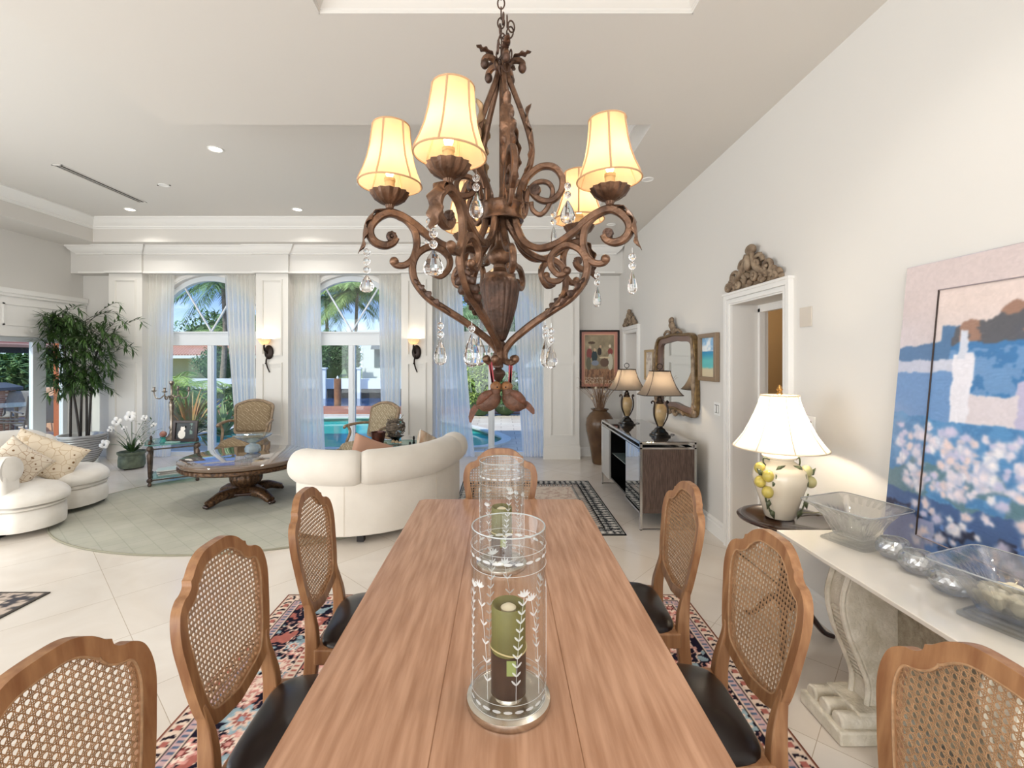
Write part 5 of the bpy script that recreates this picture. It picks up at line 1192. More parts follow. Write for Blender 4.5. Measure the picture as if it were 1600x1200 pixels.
# ================= RIGHT SIDE =================
M_chrome = mat('polished_chrome', '#d9d9d9', rough=0.12, metal=1.0)
M_mirror = mat('mirror_silvering', '#e9ecec', rough=0.01, metal=1.0)
M_zebra = wood('zebrano', '#66534a', '#3c2f2a', rough=0.35, axis=2, scale=5, bump=0.02)
M_blkg = mat('black_lacquer', '#0e0d0d', rough=0.12)
sb = thing('sideboard', 'modern chrome framed sideboard with brown wood end on the right wall', 'cabinet', (1.55, 5.14, 0))
x0, x1, y0, y1, zt = 1.30, 1.83, 4.31, 5.97, 0.825
fr = MB(); w_ = 0.022
for y in (y0, y1-w_):
    fr.box(x0, x0+w_, y, y+w_, 0.001, zt).box(x1-w_, x1, y, y+w_, 0.001, zt).box(x0, x1, y, y+w_, 0.001, 0.012).box(x0, x1, y, y+w_, zt-0.02, zt).box(x0, x1, y, y+w_, zt-0.065, zt-0.048)
for x in (x0, x1-w_): fr.box(x, x+w_, y0, y1, zt-0.065, zt-0.048).box(x, x+w_, y0, y1, zt-0.02, zt)
obj('chrome_frame', fr, M_chrome, sb, w=True, bevel=0.002, smooth=False)
obj('glass_top', MB().box(x0+0.012, x1-0.012, y0+0.012, y1-0.012, zt-0.006, zt+0.004), mat('black_glass_top', '#3a322d', rough=0.03, spec=0.9, coat=1), sb, w=True, smooth=False)
zb = 0.165
cs = MB(); cs.box(x0+0.025, x1-0.01, y0+0.03, y1-0.03, zb, zb+0.02).box(x0+0.025, x1-0.01, y0+0.03, y1-0.03, zt-0.085, zt-0.066).box(x1-0.03, x1-0.01, y0+0.03, y1-0.03, zb, zt-0.07)
for y in (y0+0.28, 5.55, y1-0.05): cs.box(x0+0.03, x1-0.02, y, y+0.02, zb, zt-0.07)
obj('carcass', cs, M_blkg, sb, w=True, smooth=False)
obj('wood_end_panel', MB().box(x0+0.022, x1-0.002, y0+0.004, y0+0.03, zb-0.005, zt-0.066), M_zebra, sb, w=True, smooth=False)
obj('mirror_door', MB().box(x0, x0+0.02, y0+0.03, y0+0.50, zb-0.01, zt-0.07), M_mirror, sb, w=True, smooth=False)
obj('mirror_door', MB().box(x0, x0+0.02, y1-0.42, y1-0.03, zb-0.01, zt-0.07), mat('frosted_steel', '#c9c6c0', rough=0.3, metal=0.6), sb, w=True, smooth=False)
obj('glass_shelf', MB().box(x0+0.04, x1-0.03, y0+0.3, 5.55, 0.47, 0.478), mat('shelf_edge', '#8fa0a0', rough=0.1, trans=0.4), sb, w=True, smooth=False)
# rectangular bell shade lamps
M_tsh = cloth('taupe_shade', '#8d8278', transl=0.42)
M_marb = mat('amber_marble', '#c3a77c', rough=0.2, color2='#8f7a58', vscale=9, stretch=(1, 1, 1))
M_shtrim = mat('dark_shade_trim', '#2a211c', rough=0.6)
def sq(p_): return lambda a, z: (abs(math.cos(a))**p_+abs(math.sin(a))**p_)**(-1/p_)
def table_lamp(lab, loc, cordside=1):
    t_ = thing('table_lamp', lab, 'lamp', loc, group='urn table lamps on the sideboard')
    obj('base', MB().lathe([(0.088, 0), (0.088, 0.012), (0.072, 0.02), (0.070, 0.035), (0.05, 0.055), (0.04, 0.075), (0.026, 0.085), (0.024, 0.10)], n=32, fl=sq(8)), M_blkg, t_, ang=30)
    obj('urn', MB().lathe([(0.022, 0.095), (0.03, 0.11), (0.045, 0.15), (0.062, 0.21), (0.066, 0.25), (0.06, 0.29), (0.04, 0.32), (0.035, 0.33)], n=28), M_marb, t_)
    obj('neck', MB().lathe([(0.036, 0.325), (0.042, 0.335), (0.03, 0.35), (0.028, 0.375), (0.018, 0.385), (0.016, 0.40), (0.022, 0.405), (0.01, 0.42), (0.008, 0.50), (0, 0.50)], n=20), M_iron, t_)
    for s_ in (-1, 1):
        obj('handle', MB().tube(cr([(s_*0.026, -0.015, 0.10), (s_*0.064, -0.03, 0.19), (s_*0.070, -0.03, 0.27), (s_*0.060, -0.02, 0.33), (s_*0.07, -0.01, 0.352), (s_*0.085, 0, 0.34), (s_*0.078, 0, 0.325)]), [0.006, 0.009, 0.008, 0.006], 8), M_iron, t_)
    prof = [(0.205, 0.415), (0.172, 0.455), (0.145, 0.505), (0.122, 0.56), (0.102, 0.625), (0.095, 0.655)]
    s_ = obj('lamp_shade', MB().lathe(prof, n=64, fl=sq(5), cap=False, sy=0.8), M_tsh, t_, ang=180)
    tb_ = MB(); f5 = sq(5)
    for (r_, z_) in (prof[0], prof[-1]): tb_.tube([(r_*f5(2*PI*i/64, 0)*math.cos(2*PI*i/64), 0.8*r_*f5(2*PI*i/64, 0)*math.sin(2*PI*i/64), z_) for i in range(64)], 0.004, 6, closed=True)
    for k in range(4):
        a = PI/4+k*PI/2; tb_.tube([(r_*f5(a, 0)*math.cos(a)*1.01, 0.8*r_*f5(a, 0)*math.sin(a)*1.01, z_) for r_, z_ in prof], 0.003, 5)
    obj('shade_trim', tb_, M_shtrim, s_)
    obj('finial', MB().tube([(0.028*math.cos(2*PI*i/24), 0, 0.700+0.028*math.sin(2*PI*i/24)) for i in range(24)], 0.004, 6, closed=True).tube([(0, 0, 0.63), (0, 0, 0.672)], 0.004, 6), M_iron, t_)
    obj('bulb', MB().ell((0, 0, 0.54), (0.026, 0.026, 0.035), 12, 8), M_bulb, t_)
    obj('cord', MB().tube(cr([(0.07, 0.03, 0.004), (0.13, 0.02, 0.004), (0.17, 0.06, 0.004), (0.15, 0.11, 0.004)]), 0.0025, 5), M_blk, t_)
    light('table_lamp_bulb', 'POINT', (loc[0], loc[1], loc[2]+0.54), 5.5, (1, 0.80, 0.55), shadow_soft_size=0.04)
table_lamp('nearer urn lamp with taupe shade on the dark sideboard, before the gilt mirror', (1.605, 4.66, 0.830))
table_lamp('further urn lamp with taupe shade at the far end of the sideboard', (1.50, 5.50, 0.830))
# big brown floor vase
fv = thing('floor_vase', 'tall brown ceramic floor vase with dried grasses under the framed poster', 'vase', (1.52, 7.10, 0))
obj('vessel', MB().lathe([(0, 0), (0.10, 0), (0.115, 0.02), (0.15, 0.25), (0.205, 0.50), (0.215, 0.60), (0.20, 0.70), (0.15, 0.775), (0.115, 0.80), (0.11, 0.815), (0.135, 0.835), (0.135, 0.845), (0.10, 0.84), (0.09, 0.78), (0, 0.70)], n=44), mat('brown_glaze', '#6e5338', rough=0.25, color2='#4a3323', vscale=3), fv)
dg = MB(); dl = MB(); rs = random.Random(21)
for k in range(70):
    a = rs.uniform(0, 2*PI); L_ = rs.uniform(0.28, 0.62); sp_ = rs.uniform(0.05, 0.34)
    sy_ = math.sin(a)*sp_; sy_ = min(sy_, 0.25)
    sx2 = math.cos(a)*sp_*0.95; sx2 = min(sx2, 0.36)
    dg.tube(cr([(math.cos(a)*0.03, math.sin(a)*0.03, 0.75), (sx2*0.4, sy_*0.4, 0.85+L_*0.4), (sx2, sy_, 0.83+L_), (sx2*1.15, sy_*1.1, 0.83+L_*1.05)]), [0.004, 0.0015], 4)
for k in range(7):
    a = rs.uniform(0, 2*PI); dl.ell((math.cos(a)*0.12, math.sin(a)*0.10-0.03, rs.uniform(0.95, 1.18)), 0.022, 10, 8)
obj('dried_grass', dg, mat('dried_stems', '#7a5a48', rough=0.9, color2='#a08468', vscale=20), fv); obj('seed_heads', dl, mat('seed_cream', '#d6c8b2', rough=0.8), fv)
# framed poster on the back wall
def frame_thing(name, lab, cat, org, uax, vax, nax, w_, h_, fw, th, m, paint=None, mprint=None, nu=60, nv=80, mat_in=None):
    """flat framed picture: org = lower left corner, axes world vectors, nax toward the viewer"""
    u_, v_, n_ = Vector(uax), Vector(vax), Vector(nax)
    t_ = thing(name, lab, cat, org)
    fn = lambda u, v, d: tuple(u_*u+v_*v+n_*d)
    o_ = [(0, 0), (w_, 0), (w_, h_), (0, h_)]; i_ = [(fw, fw), (w_-fw, fw), (w_-fw, h_-fw), (fw, h_-fw)]
    obj('frame', MB().ring(o_, i_, fn, 0.002, th), m, t_, bevel=min(0.004, fw/4), smooth=False)
    if paint is not None:
        painted('picture', lambda U, V: tuple(np.array(u_)[k]*(fw+(w_-2*fw)*U)+np.array(v_)[k]*(fw+(h_-2*fw)*V)+np.array(n_)[k]*(th*0.35) for k in range(3)), nu, nv, paint, mprint or M_print, t_)
    return t_
def poster(U, V):
    C = np.zeros(U.shape+(3,))+rgb('#c48878')
    ins = (U > 0.075) & (U < 0.925) & (V > 0.045) & (V < 0.955); C[ins] = rgb('#d8a888')
    ins = (U > 0.095) & (U < 0.905) & (V > 0.06) & (V < 0.94); n_ = vnoise(U, V, 7, 9, 4)
    C = np.where(ins[..., None], (rgb('#9a8c72')*(0.72+0.55*n_[..., None])), C)
    C = blend(C, ins & (V < 0.32), '#a67c5e'); C = blend(C, ins & (V < 0.32) & (vnoise(U, V, 30, 12, 8, 2) > 0.58), '#7c5a48')
    def e(u, v, a, b_, c): 
        nonlocal C; C = blend(C, ins & (((U-u)/a)**2+((V-v)/b_)**2 < 1), c)
    e(.22, .60, .08, .10, '#8d4a45'); e(.20, .42, .07, .12, '#6d6a56'); e(.24, .72, .035, .03, '#d0b49a'); e(.36, .55, .08, .11, '#2f3f44'); e(.38, .43, .10, .05, '#8790a0'); e(.37, .67, .03, .03, '#cfb294')
    e(.50, .64, .06, .07, '#3a3330'); e(.53, .73, .03, .025, '#c9a98c'); e(.80, .64, .07, .06, '#8e4a44'); e(.80, .45, .07, .15, '#cfc9b4'); e(.79, .74, .032, .03, '#ead9c2'); e(.64, .53, .14, .02, '#d8c6a4'); e(.64, .44, .12, .08, '#6b5548')
    e(.28, .80, .10, .025, '#5b4636'); return C
pw, ph = 0.655, 0.965; pX = 1.30
pt = frame_thing('framed_poster', 'dark framed vintage poster of seated figures above the brown floor vase', 'picture', (pX, YB-0.004, 1.125), (1, 0, 0), (0, 0, 1), (0, -1, 0), pw, ph, 0.03, 0.03, mat('mahogany_black', '#26110f', rough=0.25), poster, nu=90, nv=130)
def text(s_, size, m, parent, loc, rot, name='lettering', sx_=1.0, w=True):
    cu = bpy.data.curves.new(name, 'FONT'); cu.body = s_; cu.size = size; cu.extrude = 0.0006; cu.materials.append(m)
    to = bpy.data.objects.new('tmp_text', cu); COL.objects.link(to); bpy.context.view_layer.update()
    me = bpy.data.meshes.new_from_object(to.evaluated_get(bpy.context.evaluated_depsgraph_get())); bpy.data.objects.remove(to)
    o = bpy.data.objects.new(name, me); COL.objects.link(o); o.parent = parent; o.location = loc; o.rotation_euler = rot; o.scale = (sx_, 1, 1); return o
M_let = mat('cream_lettering', '#e8d8c0', rough=0.6)
text('SCHARPE', 0.062, M_let, pt, (0.095, -0.0125, 0.145), (PI/2, 0, 0), sx_=1.15); text('DOKARPE OP', 0.078, M_let, pt, (0.085, -0.0125, 0.082), (PI/2, 0, 0), sx_=1.02)
# carved crests above doorways
M_carve = mat('antiqued_carving', '#a08d76', rough=0.6, color2='#6a5644', vscale=18, bump=0.5, bscale=60)
def crest(lab, yc, z0, w_, h_, seed):
    t_ = thing('carved_crest', lab, 'wall ornament', (XR, yc, z0), group='carved scroll crests over the doorways')
    rs = random.Random(seed); b_ = MB()
    def scroll(y, z, r, s_, turns=1.3, th=0.018):
        pts = []
        for i in range(22):
            q = i/21; a = s_*(q*turns*2*PI)+(0 if s_ > 0 else PI); rr = r*(1-0.8*q); pts.append((-0.035-0.02*q, y+rr*math.cos(a), z+rr*math.sin(a)))
        b_.tube(pts, [th, th*0.9, th*0.6], 8); b_.ell(pts[-1], th*0.8, 8, 6)
    for s_ in (-1, 1):
        scroll(s_*w_*0.43, h_*0.10, h_*0.11, s_); scroll(s_*w_*0.30, h_*0.30, h_*0.19, -s_); scroll(s_*w_*0.22, h_*0.10, h_*0.11, s_); scroll(s_*w_*0.13, h_*0.50, h_*0.20, s_); scroll(s_*w_*0.08, h_*0.20, h_*0.14, -s_)
        scroll(s_*w_*0.36, h_*0.17, h_*0.12, s_)
        b_.tube(cr([(-0.03, s_*w_*0.46, h_*0.04), (-0.045, s_*w_*0.28, h_*0.2), (-0.05, s_*w_*0.12, h_*0.42), (-0.05, s_*w_*0.05, h_*0.78)]), [0.014, 0.022, 0.028, 0.016], 8)
    b_.ell((-0.045, -w_*0.02, h_*0.86), (0.03, w_*0.08, h_*0.13), 14, 10); b_.ell((-0.06, 0, h_*0.55), (0.03, w_*0.05, h_*0.2), 12, 10)
    for k in range(16): b_.ell((-0.05, rs.uniform(-w_*0.36, w_*0.36), rs.uniform(0.05, 0.35)*h_), rs.uniform(.014, .026), 8, 6)
    b_.box(-0.03, -0.002, -w_*0.46, w_*0.46, 0.0, h_*0.10); b_.box(-0.03, -0.002, -w_*0.28, w_*0.28, h_*0.10, h_*0.42); b_.box(-0.03, -0.002, -w_*0.12, w_*0.12, h_*0.42, h_*0.75)
    obj('carving', b_, M_carve, t_, ang=50)
crest('large carved scroll crest over the nearer doorway', 3.55, 2.168, 0.80, 0.32, 4)
crest('small carved scroll crest over the far doorway by the poster', 6.90, 2.108, 0.66, 0.25, 8)
# gilt mirror
M_giltm = mat('antique_gold', '#8f744a', rough=0.35, metal=0.5, color2='#5d4930', vscale=25, bump=0.4, bscale=80)
M_mauve = mat('mauve_wood_frame', '#7a6258', rough=0.35)
mi = thing('wall_mirror', 'ornate gilt framed mirror with carved crest above the sideboard', 'mirror', (XR, 5.12, 1.02))
w_, h_ = 1.16, 0.86
mfn = lambda u, v, d: (-d, u, v)
ot = [(-w_/2, 0.04), (-w_*0.3, 0), (0, 0.03), (w_*0.3, 0), (w_/2, 0.04), (w_/2+0.01, h_*0.5), (w_/2-0.01, h_*0.86), (w_*0.42, h_*0.98), (w_*0.22, h_), (0, h_*1.02), (-w_*0.22, h_), (-w_*0.42, h_*0.98), (-w_/2+0.01, h_*0.86), (-w_/2-0.01, h_*0.5)]
ot = [(p.x, p.y) for p in cr([(a, b_, 0) for a, b_ in ot], 5, closed=True)]
it1 = [(u*0.93, h_/2+(v-h_/2)*0.93) for u, v in ot]; it2 = [(u*0.80, h_/2+(v-h_/2)*0.80) for u, v in ot]
obj('gilt_edge', MB().ring(ot, it1, mfn, 0.004, 0.06), M_giltm, mi, bevel=0.008, ang=50)
obj('inner_frame', MB().ring(it1, it2, mfn, 0.006, 0.035), M_mauve, mi, ang=50)
obj('mirror_glass', MB().prism(it2, mfn, 0.004, 0.014), M_mirror, mi, smooth=False)
gb_ = MB(); rs = random.Random(2)
for s_ in (-1, 1):
    for z in (0.05, 0.12): gb_.ell((-0.05, s_*w_*0.48, z), (0.02, 0.045, 0.05), 10, 8)
    gb_.tube(cr([(-0.062, s_*w_*0.49, h_*0.15), (-0.07, s_*w_*0.505, h_*0.4), (-0.066, s_*w_*0.49, h_*0.7), (-0.062, s_*w_*0.45, h_*0.92)]), [0.012, 0.022, 0.02, 0.01], 8)
    gb_.tube(cr([(-0.055, s_*0.03, h_*1.02), (-0.06, s_*0.16, h_*1.05), (-0.055, s_*0.26, h_*1.01)]), [0.02, 0.012], 8)
    gb_.tube(cr([(-0.055, s_*0.02, 0.02), (-0.06, s_*0.10, -0.02), (-0.06, s_*0.22, 0.03), (-0.055, s_*0.32, 0.0)]), [0.022, 0.012], 8)
for k in range(9): gb_.ell((-0.05, rs.uniform(-.07, .07), h_*1.04+rs.uniform(0, .13)), (0.025, 0.03, 0.035), 10, 8)
obj('carved_crest', gb_, M_carve, mi)
# beach picture, small framed picture, plates
def beach(U, V):
    C = np.zeros(U.shape+(3,))+rgb('#dccfae'); n_ = vnoise(U, V, 6, 8, 3)
    C = blend(C, np.clip((V-0.22+0.06*n_)/0.06, 0, 1), '#63c3c4'); C = blend(C, np.clip((V-0.42)/0.2, 0, 1), '#2f95c4'); C = blend(C, (V > 0.66), '#8fc0e6'); C = blend(C, (V > 0.66)*np.clip((vnoise(U, V, 4, 7, 9)-0.45)*5, 0, 1), '#eef4f8'); return C
M_pf = mat('bronze_picture_frame', '#8a7660', rough=0.4)
# on right wall: u axis runs along -Y (left to right in view is far to near)
frame_thing('beach_picture', 'small framed beach painting between the gilt mirror and the doorway', 'picture', (XR, 4.49, 1.40), (0, -1, 0), (0, 0, 1), (-1, 0, 0), 0.37, 0.445, 0.04, 0.045, M_pf, beach, nu=40, nv=60)
def blank(U, V): C = np.zeros(U.shape+(3,))+rgb('#e6dccf'); return blend(C, (vnoise(U, V, 5, 7, 5) > 0.55)*0.6, '#b7a79a')
frame_thing('small_framed_picture', 'narrow light wood framed picture left of the gilt mirror', 'picture', (XR, 6.22, 1.33), (0, -1, 0), (0, 0, 1), (-1, 0, 0), 0.36, 0.40, 0.03, 0.03, mat('pale_gold_frame', '#b79c72', rough=0.4), blank, nu=30, nv=40)
def plate(name, lab, cat, y, z, w_, h_, m, marks):
    t_ = thing(name, lab, cat, (XR, y, z))
    obj('cover', MB().box(-0.007, -0.001, -w_/2, w_/2, -h_/2, h_/2), m, t_, bevel=0.002, smooth=False)
    if marks == 'rocker':
        for k in (-1, 1): obj('rocker', MB().box(-0.011, -0.006, k*0.022-0.014, k*0.022+0.014, -0.032, 0.032), M_white, t_, smooth=False); 
        obj('rocker_gap', MB().box(-0.0078, -0.006, -0.040, 0.040, -0.036, 0.036), M_dark, t_, smooth=False)
    elif marks == 'outlet':
        b_ = MB()
        for k in (-1, 1): b_.ell((-0.008, 0, k*0.02), (0.002, 0.008, 0.008), 8, 6)
        obj('socket', b_, M_dark, t_)
plate('light_switch', 'double rocker light switch left of the nearer doorway', 'switch', 4.17, 1.155, 0.115, 0.118, M_white, 'rocker')
plate('wall_outlet', 'white wall plate just behind the large lamp shade', 'outlet', 2.905, 1.185, 0.075, 0.115, M_white, 'outlet')
plate('wall_speaker', 'painted square wall plate high beside the doorway', 'wall plate', 2.955, 1.875, 0.115, 0.125, mat('plate_paint', '#cfc6ba', rough=0.7), None)
# ---- tripod side table with lemon lamp ----
M_rose = mat('dark_rosewood', '#371713', rough=0.18, color2='#26100d', vscale=4, stretch=(1, 8, 1), coat=0.4)
tc_ = (1.645, 2.665)
st = thing('tripod_table', 'oval dark rosewood tripod table under the lemon lamp', 'table', (*tc_, 0))
obj('tabletop', MB().lathe([(0, 0.668), (0.235, 0.668), (0.252, 0.676), (0.256, 0.685), (0.245, 0.692), (0.215, 0.692), (0.205, 0.688), (0, 0.688)], n=60, sy=0.95), M_rose, st)
obj('column', MB().lathe([(0.05, 0.668), (0.03, 0.64), (0.022, 0.55), (0.035, 0.45), (0.028, 0.36), (0.045, 0.28), (0.04, 0.22), (0.05, 0.17), (0.03, 0.15)], n=24), M_rose, st)
for k in range(3):
    a = -0.1+2*PI*k/3; c_, s_ = math.cos(a), math.sin(a)
    obj('leg', MB().tube([(c_*r_, s_*r_, z) for r_, z in [(p.x, p.y) for p in cr([(0.03, 0.20, 0), (0.09, 0.19, 0), (0.15, 0.11, 0), (0.21, 0.035, 0), (0.262, 0.014, 0)])]], [0.022, 0.018, 0.012], 8, up=(-s_, c_, 0)), M_rose, st)
M_cream = mat('cream_ceramic', '#e6d9c2', rough=0.15, coat=0.5)
ll = thing('lemon_lamp', 'cream ceramic lamp with lemon clusters and white bell shade', 'lamp', (tc_[0]-0.035, tc_[1]-0.0, 0.693))
obj('ceramic_jar', MB().lathe([(0, 0), (0.072, 0), (0.078, 0.006), (0.105, 0.10), (0.135, 0.19), (0.142, 0.23), (0.132, 0.275), (0.095, 0.31), (0.072, 0.325), (0.074, 0.335), (0.088, 0.343), (0.09, 0.353), (0.07, 0.362), (0.03, 0.368), (0, 0.37)], n=56), M_cream, ll)
M_lemon = mat('lemon_glaze', '#d3bd58', rough=0.3, color2='#b7a75a', vscale=30); M_gl = mat('green_leaf_glaze', '#6b7350', rough=0.4, color2='#3f4532', vscale=30)
for s_, cl in ((-1, [(0.125, 0.285, -.02), (0.115, 0.255, -.085), (0.14, 0.215, -.05), (0.118, 0.165, -.085)]), (1, [(0.120, 0.275, -.055), (0.14, 0.215, -.06)])):
    for (x, z, y) in cl: obj('lemon', MB().ell((s_*x, y, z), (0.030, 0.030, 0.034), 16, 12), M_lemon if s_ < 0 else mat('pale_lemon_glaze', '#bdb684', rough=0.3), ll)
    lf_ = MB()
    for (x, z, y, ax, az) in [(0.085, 0.27, -.105, -.5, -.8), (0.10, 0.20, -.10, -.4, .6), (0.10, 0.12, -.07, .2, -.9), (0.085, 0.06, -.06, -.3, -.8), (0.13, 0.25, -.06, .4, .5), (0.075, 0.29, -.09, -.6, .3)]:
        leafq(lf_, Vector((s_*x, y, z)), Vector((s_*ax, -.1, az)), 0.06, 0.032, up=Vector((0, -1, 0.1)))
    lf_.tube(cr([(s_*0.12, -.07, 0.15), (s_*0.112, -.06, 0.11), (s_*0.085, -.06, 0.04)]), 0.004, 6)
    lf_.tube(cr([(s_*0.075, -.03, 0.335), (s_*0.10, -.02, 0.345), (s_*0.105, -.02, 0.32), (s_*0.095, -.03, 0.30)]), 0.0035, 6)
    obj('leaves', lf_, M_gl, ll, solid=0.002, ang=180)
M_brass = mat('brass', '#b98b50', rough=0.25, metal=0.9)
obj('neck', MB().lathe([(0.02, 0.368), (0.022, 0.38), (0.012, 0.39), (0.01, 0.44), (0.016, 0.445), (0.016, 0.48), (0.006, 0.49), (0.003, 0.70), (0, 0.70)], n=16), M_brass, ll)
obj('finial', MB().lathe([(0.006, 0.70), (0.018, 0.71), (0.012, 0.725), (0.018, 0.735), (0.008, 0.755), (0, 0.765)], n=16), M_brass, ll)
prof = [(0.243, 0.400), (0.218, 0.432), (0.185, 0.48), (0.155, 0.54), (0.128, 0.60), (0.107, 0.66), (0.099, 0.70)]
M_wsh = cloth('ivory_silk_shade', '#fbf3e6', transl=0.68)
s_ = obj('lamp_shade', MB().lathe(prof, n=64, cap=False), M_wsh, ll, ang=180)
tb_ = MB()
for (r_, z_) in (prof[0], prof[-1]): tb_.tube([(r_*math.cos(2*PI*i/48), r_*math.sin(2*PI*i/48), z_) for i in range(48)], 0.0035, 6, closed=True)
for k in range(8):
    a = 0.55+2*PI*k/8; tb_.tube([((r_+0.001)*math.cos(a), (r_+0.001)*math.sin(a), z_) for r_, z_ in prof], 0.0028, 5)
obj('shade_trim', tb_, mat('beige_piping', '#c9bba4', rough=0.7), s_)
obj('bulb', MB().ell((0, 0, 0.55), (0.03, 0.03, 0.04), 12, 8), M_bulb, ll)
light('lemon_lamp_bulb', 'POINT', (tc_[0]-0.035, tc_[1], 0.693+0.54), 20, (1, 0.86, 0.66), shadow_soft_size=0.04)
obj('cord', MB().tube(cr([(0.075, 0.03, 0.006), (0.22, 0.05, 0.004), (0.275, 0.02, -0.02), (0.27, -0.10, -0.30), (0.285, -0.13, -0.55), (0.27, -0.16, -0.680)]), 0.003, 6), mat('cord_olive', '#8d8a68', rough=0.6), ll)
# ---- console table ----
M_cons = mat('cream_lacquer', '#ece5d9', rough=0.12, coat=0.6)
M_stone = mat('distressed_plaster', '#e4dccc', rough=0.7, color2='#c9c0ac', vscale=14, bump=0.6, bscale=70)
xc0, xc1, yc0, yc1, zc = 1.393, 1.925, 1.285, 2.33, 0.74
co = thing('console_table', 'cream lacquered console table on distressed plaster pedestals along the right wall', 'table', (1.66, 1.8, 0))
obj('tabletop', MB().prism([(xc0, yc0+0.0), (xc0+0.0, yc1), (xc1, yc1), (xc1, yc0-0.10), (xc0+0.06, yc0-0.10)], lambda u, v, d: (u, v, d), zc-0.018, zc), M_cons, co, w=True, bevel=0.003, smooth=False)
def pedestal(yc):
    b_ = MB()
    # flared scroll profile across X, thickness along Y
    prof = cr([(0.0, 0.0, 0), (0.02, 0.05, 0)], 2)
    L_ = [(1.52, 0.722), (1.50, 0.66), (1.475, 0.55), (1.50, 0.42), (1.55, 0.30), (1.585, 0.20), (1.58, 0.11)]
    R_ = [(1.90, 0.11), (1.90, 0.30), (1.90, 0.55), (1.90, 0.722)]
    L2 = [(p.x, p.y) for p in cr([(a, z, 0) for a, z in L_], 5)]
    b_.prism(L2+R_, lambda u, v, d: (u, d, v), yc-0.055, yc+0.055)
    o = obj('pedestal', b_, M_stone, co, w=True, bevel=0.012, ang=40)
    rb = MB()
    for off in (-0.045, 0.045):
        rb.tube([(u-0.006, yc+off, v) for u, v in L2], 0.012, 8)
    for i in range(4, 20): 
        z = 0.13+0.02*i; x = float(np.interp(z, [0.11, 0.20, 0.30, 0.42, 0.55], [1.58, 1.585, 1.55, 1.50, 1.475])); rb.ell((x-0.002, yc, z), (0.012, 0.036, 0.007), 10, 6)
    obj('ribbing', rb, M_stone, o)
    bb = MB(); bb.box(1.40, 1.92, yc-0.13, yc+0.13, 0.001, 0.06)
    for q in (-0.08, 0, 0.08): bb.tube([(1.42, yc+q, 0.075), (1.58, yc+q, 0.075)], 0.035, 12); 
    bb.box(1.50, 1.91, yc-0.10, yc+0.10, 0.06, 0.115)
    obj('plinth', bb, M_stone, co, w=True, bevel=0.008, ang=40)
pedestal(2.03); pedestal(1.36)
obj('link_panel', MB().box(1.70, 1.73, 1.36, 2.03, 0.12, 0.722), mat('speckled_plaster', '#b5ab98', rough=0.8, color2='#8f8572', vscale=30, bump=0.5, bscale=120), co, w=True, smooth=False)
# square crystal bowls
def sqbowl(lab, loc, rot, sc=1.0):
    t_ = thing('crystal_bowl', lab, 'bowl', loc, rot, 'square flared crystal bowls on the console'); t_.scale = (sc, sc, sc)
    f_ = sq(10); 
    def flt(a, z): return f_(a, z)*(1+(0.03*abs(math.cos(14*a)) if 0.04 < z < 0.135 else 0))
    obj('bowl', MB().lathe([(0.062, 0.025), (0.068, 0.035), (0.082, 0.07), (0.098, 0.11), (0.125, 0.145), (0.165, 0.172), (0.168, 0.177), (0.162, 0.177), (0.12, 0.151), (0.090, 0.115), (0.074, 0.075), (0.055, 0.040), (0, 0.036)], n=160, fl=flt), M_clr2, t_, ang=20)
    obj('rim', MB().tube([(0.166*f_(2*PI*i/64+0.0, 0)*math.cos(2*PI*i/64), 0.166*f_(2*PI*i/64, 0)*math.sin(2*PI*i/64), 0.1765) for i in range(64)], 0.0028, 6, closed=True), M_rimg, t_)
    obj('stepped_foot', MB().lathe([(0.105, 0), (0.105, 0.007), (0.092, 0.009), (0.092, 0.016), (0.078, 0.018), (0.078, 0.026), (0.06, 0.028)], n=80, fl=f_), M_footg, t_, ang=20)
    return t_
M_clr2 = cut_crystal('lead_crystal')
M_footg = cut_crystal('clear_foot', 0.12)
M_rimg = mat('crystal_rim', '#eef2f2', rough=0.03, trans=0.7, ior=1.5)
b1 = sqbowl('empty square flared crystal bowl at the far end of the console table', (1.672, 2.175, zc+0.001), 0.35)
b2 = sqbowl('square flared crystal bowl with cream flowers, nearest on the console', (1.665, 1.50, zc+0.001), 0.35)
fw = thing('floating_flowers', 'cream silk flowers filling the nearer crystal bowl', 'flowers', (1.665, 1.50, zc+0.055)); rs = random.Random(4)
for k in range(7):
    a = 2*PI*k/6; r_ = 0.0 if k == 6 else 0.05; b_ = MB()
    for q in range(8):
        th_ = 2*PI*q/8; b_.ell((r_*math.cos(a)+0.016*math.cos(th_), r_*math.sin(a)+0.016*math.sin(th_), 0.035+0.012*rs.random()+(0.02 if k == 6 else 0)), (0.017, 0.017, 0.011), 8, 6)
    b_.ell((r_*math.cos(a), r_*math.sin(a), 0.02), (0.022, 0.022, 0.03), 8, 6)
    obj('blossom', b_, mat('cream_petal', '#f1e6c8', rough=0.6), fw)
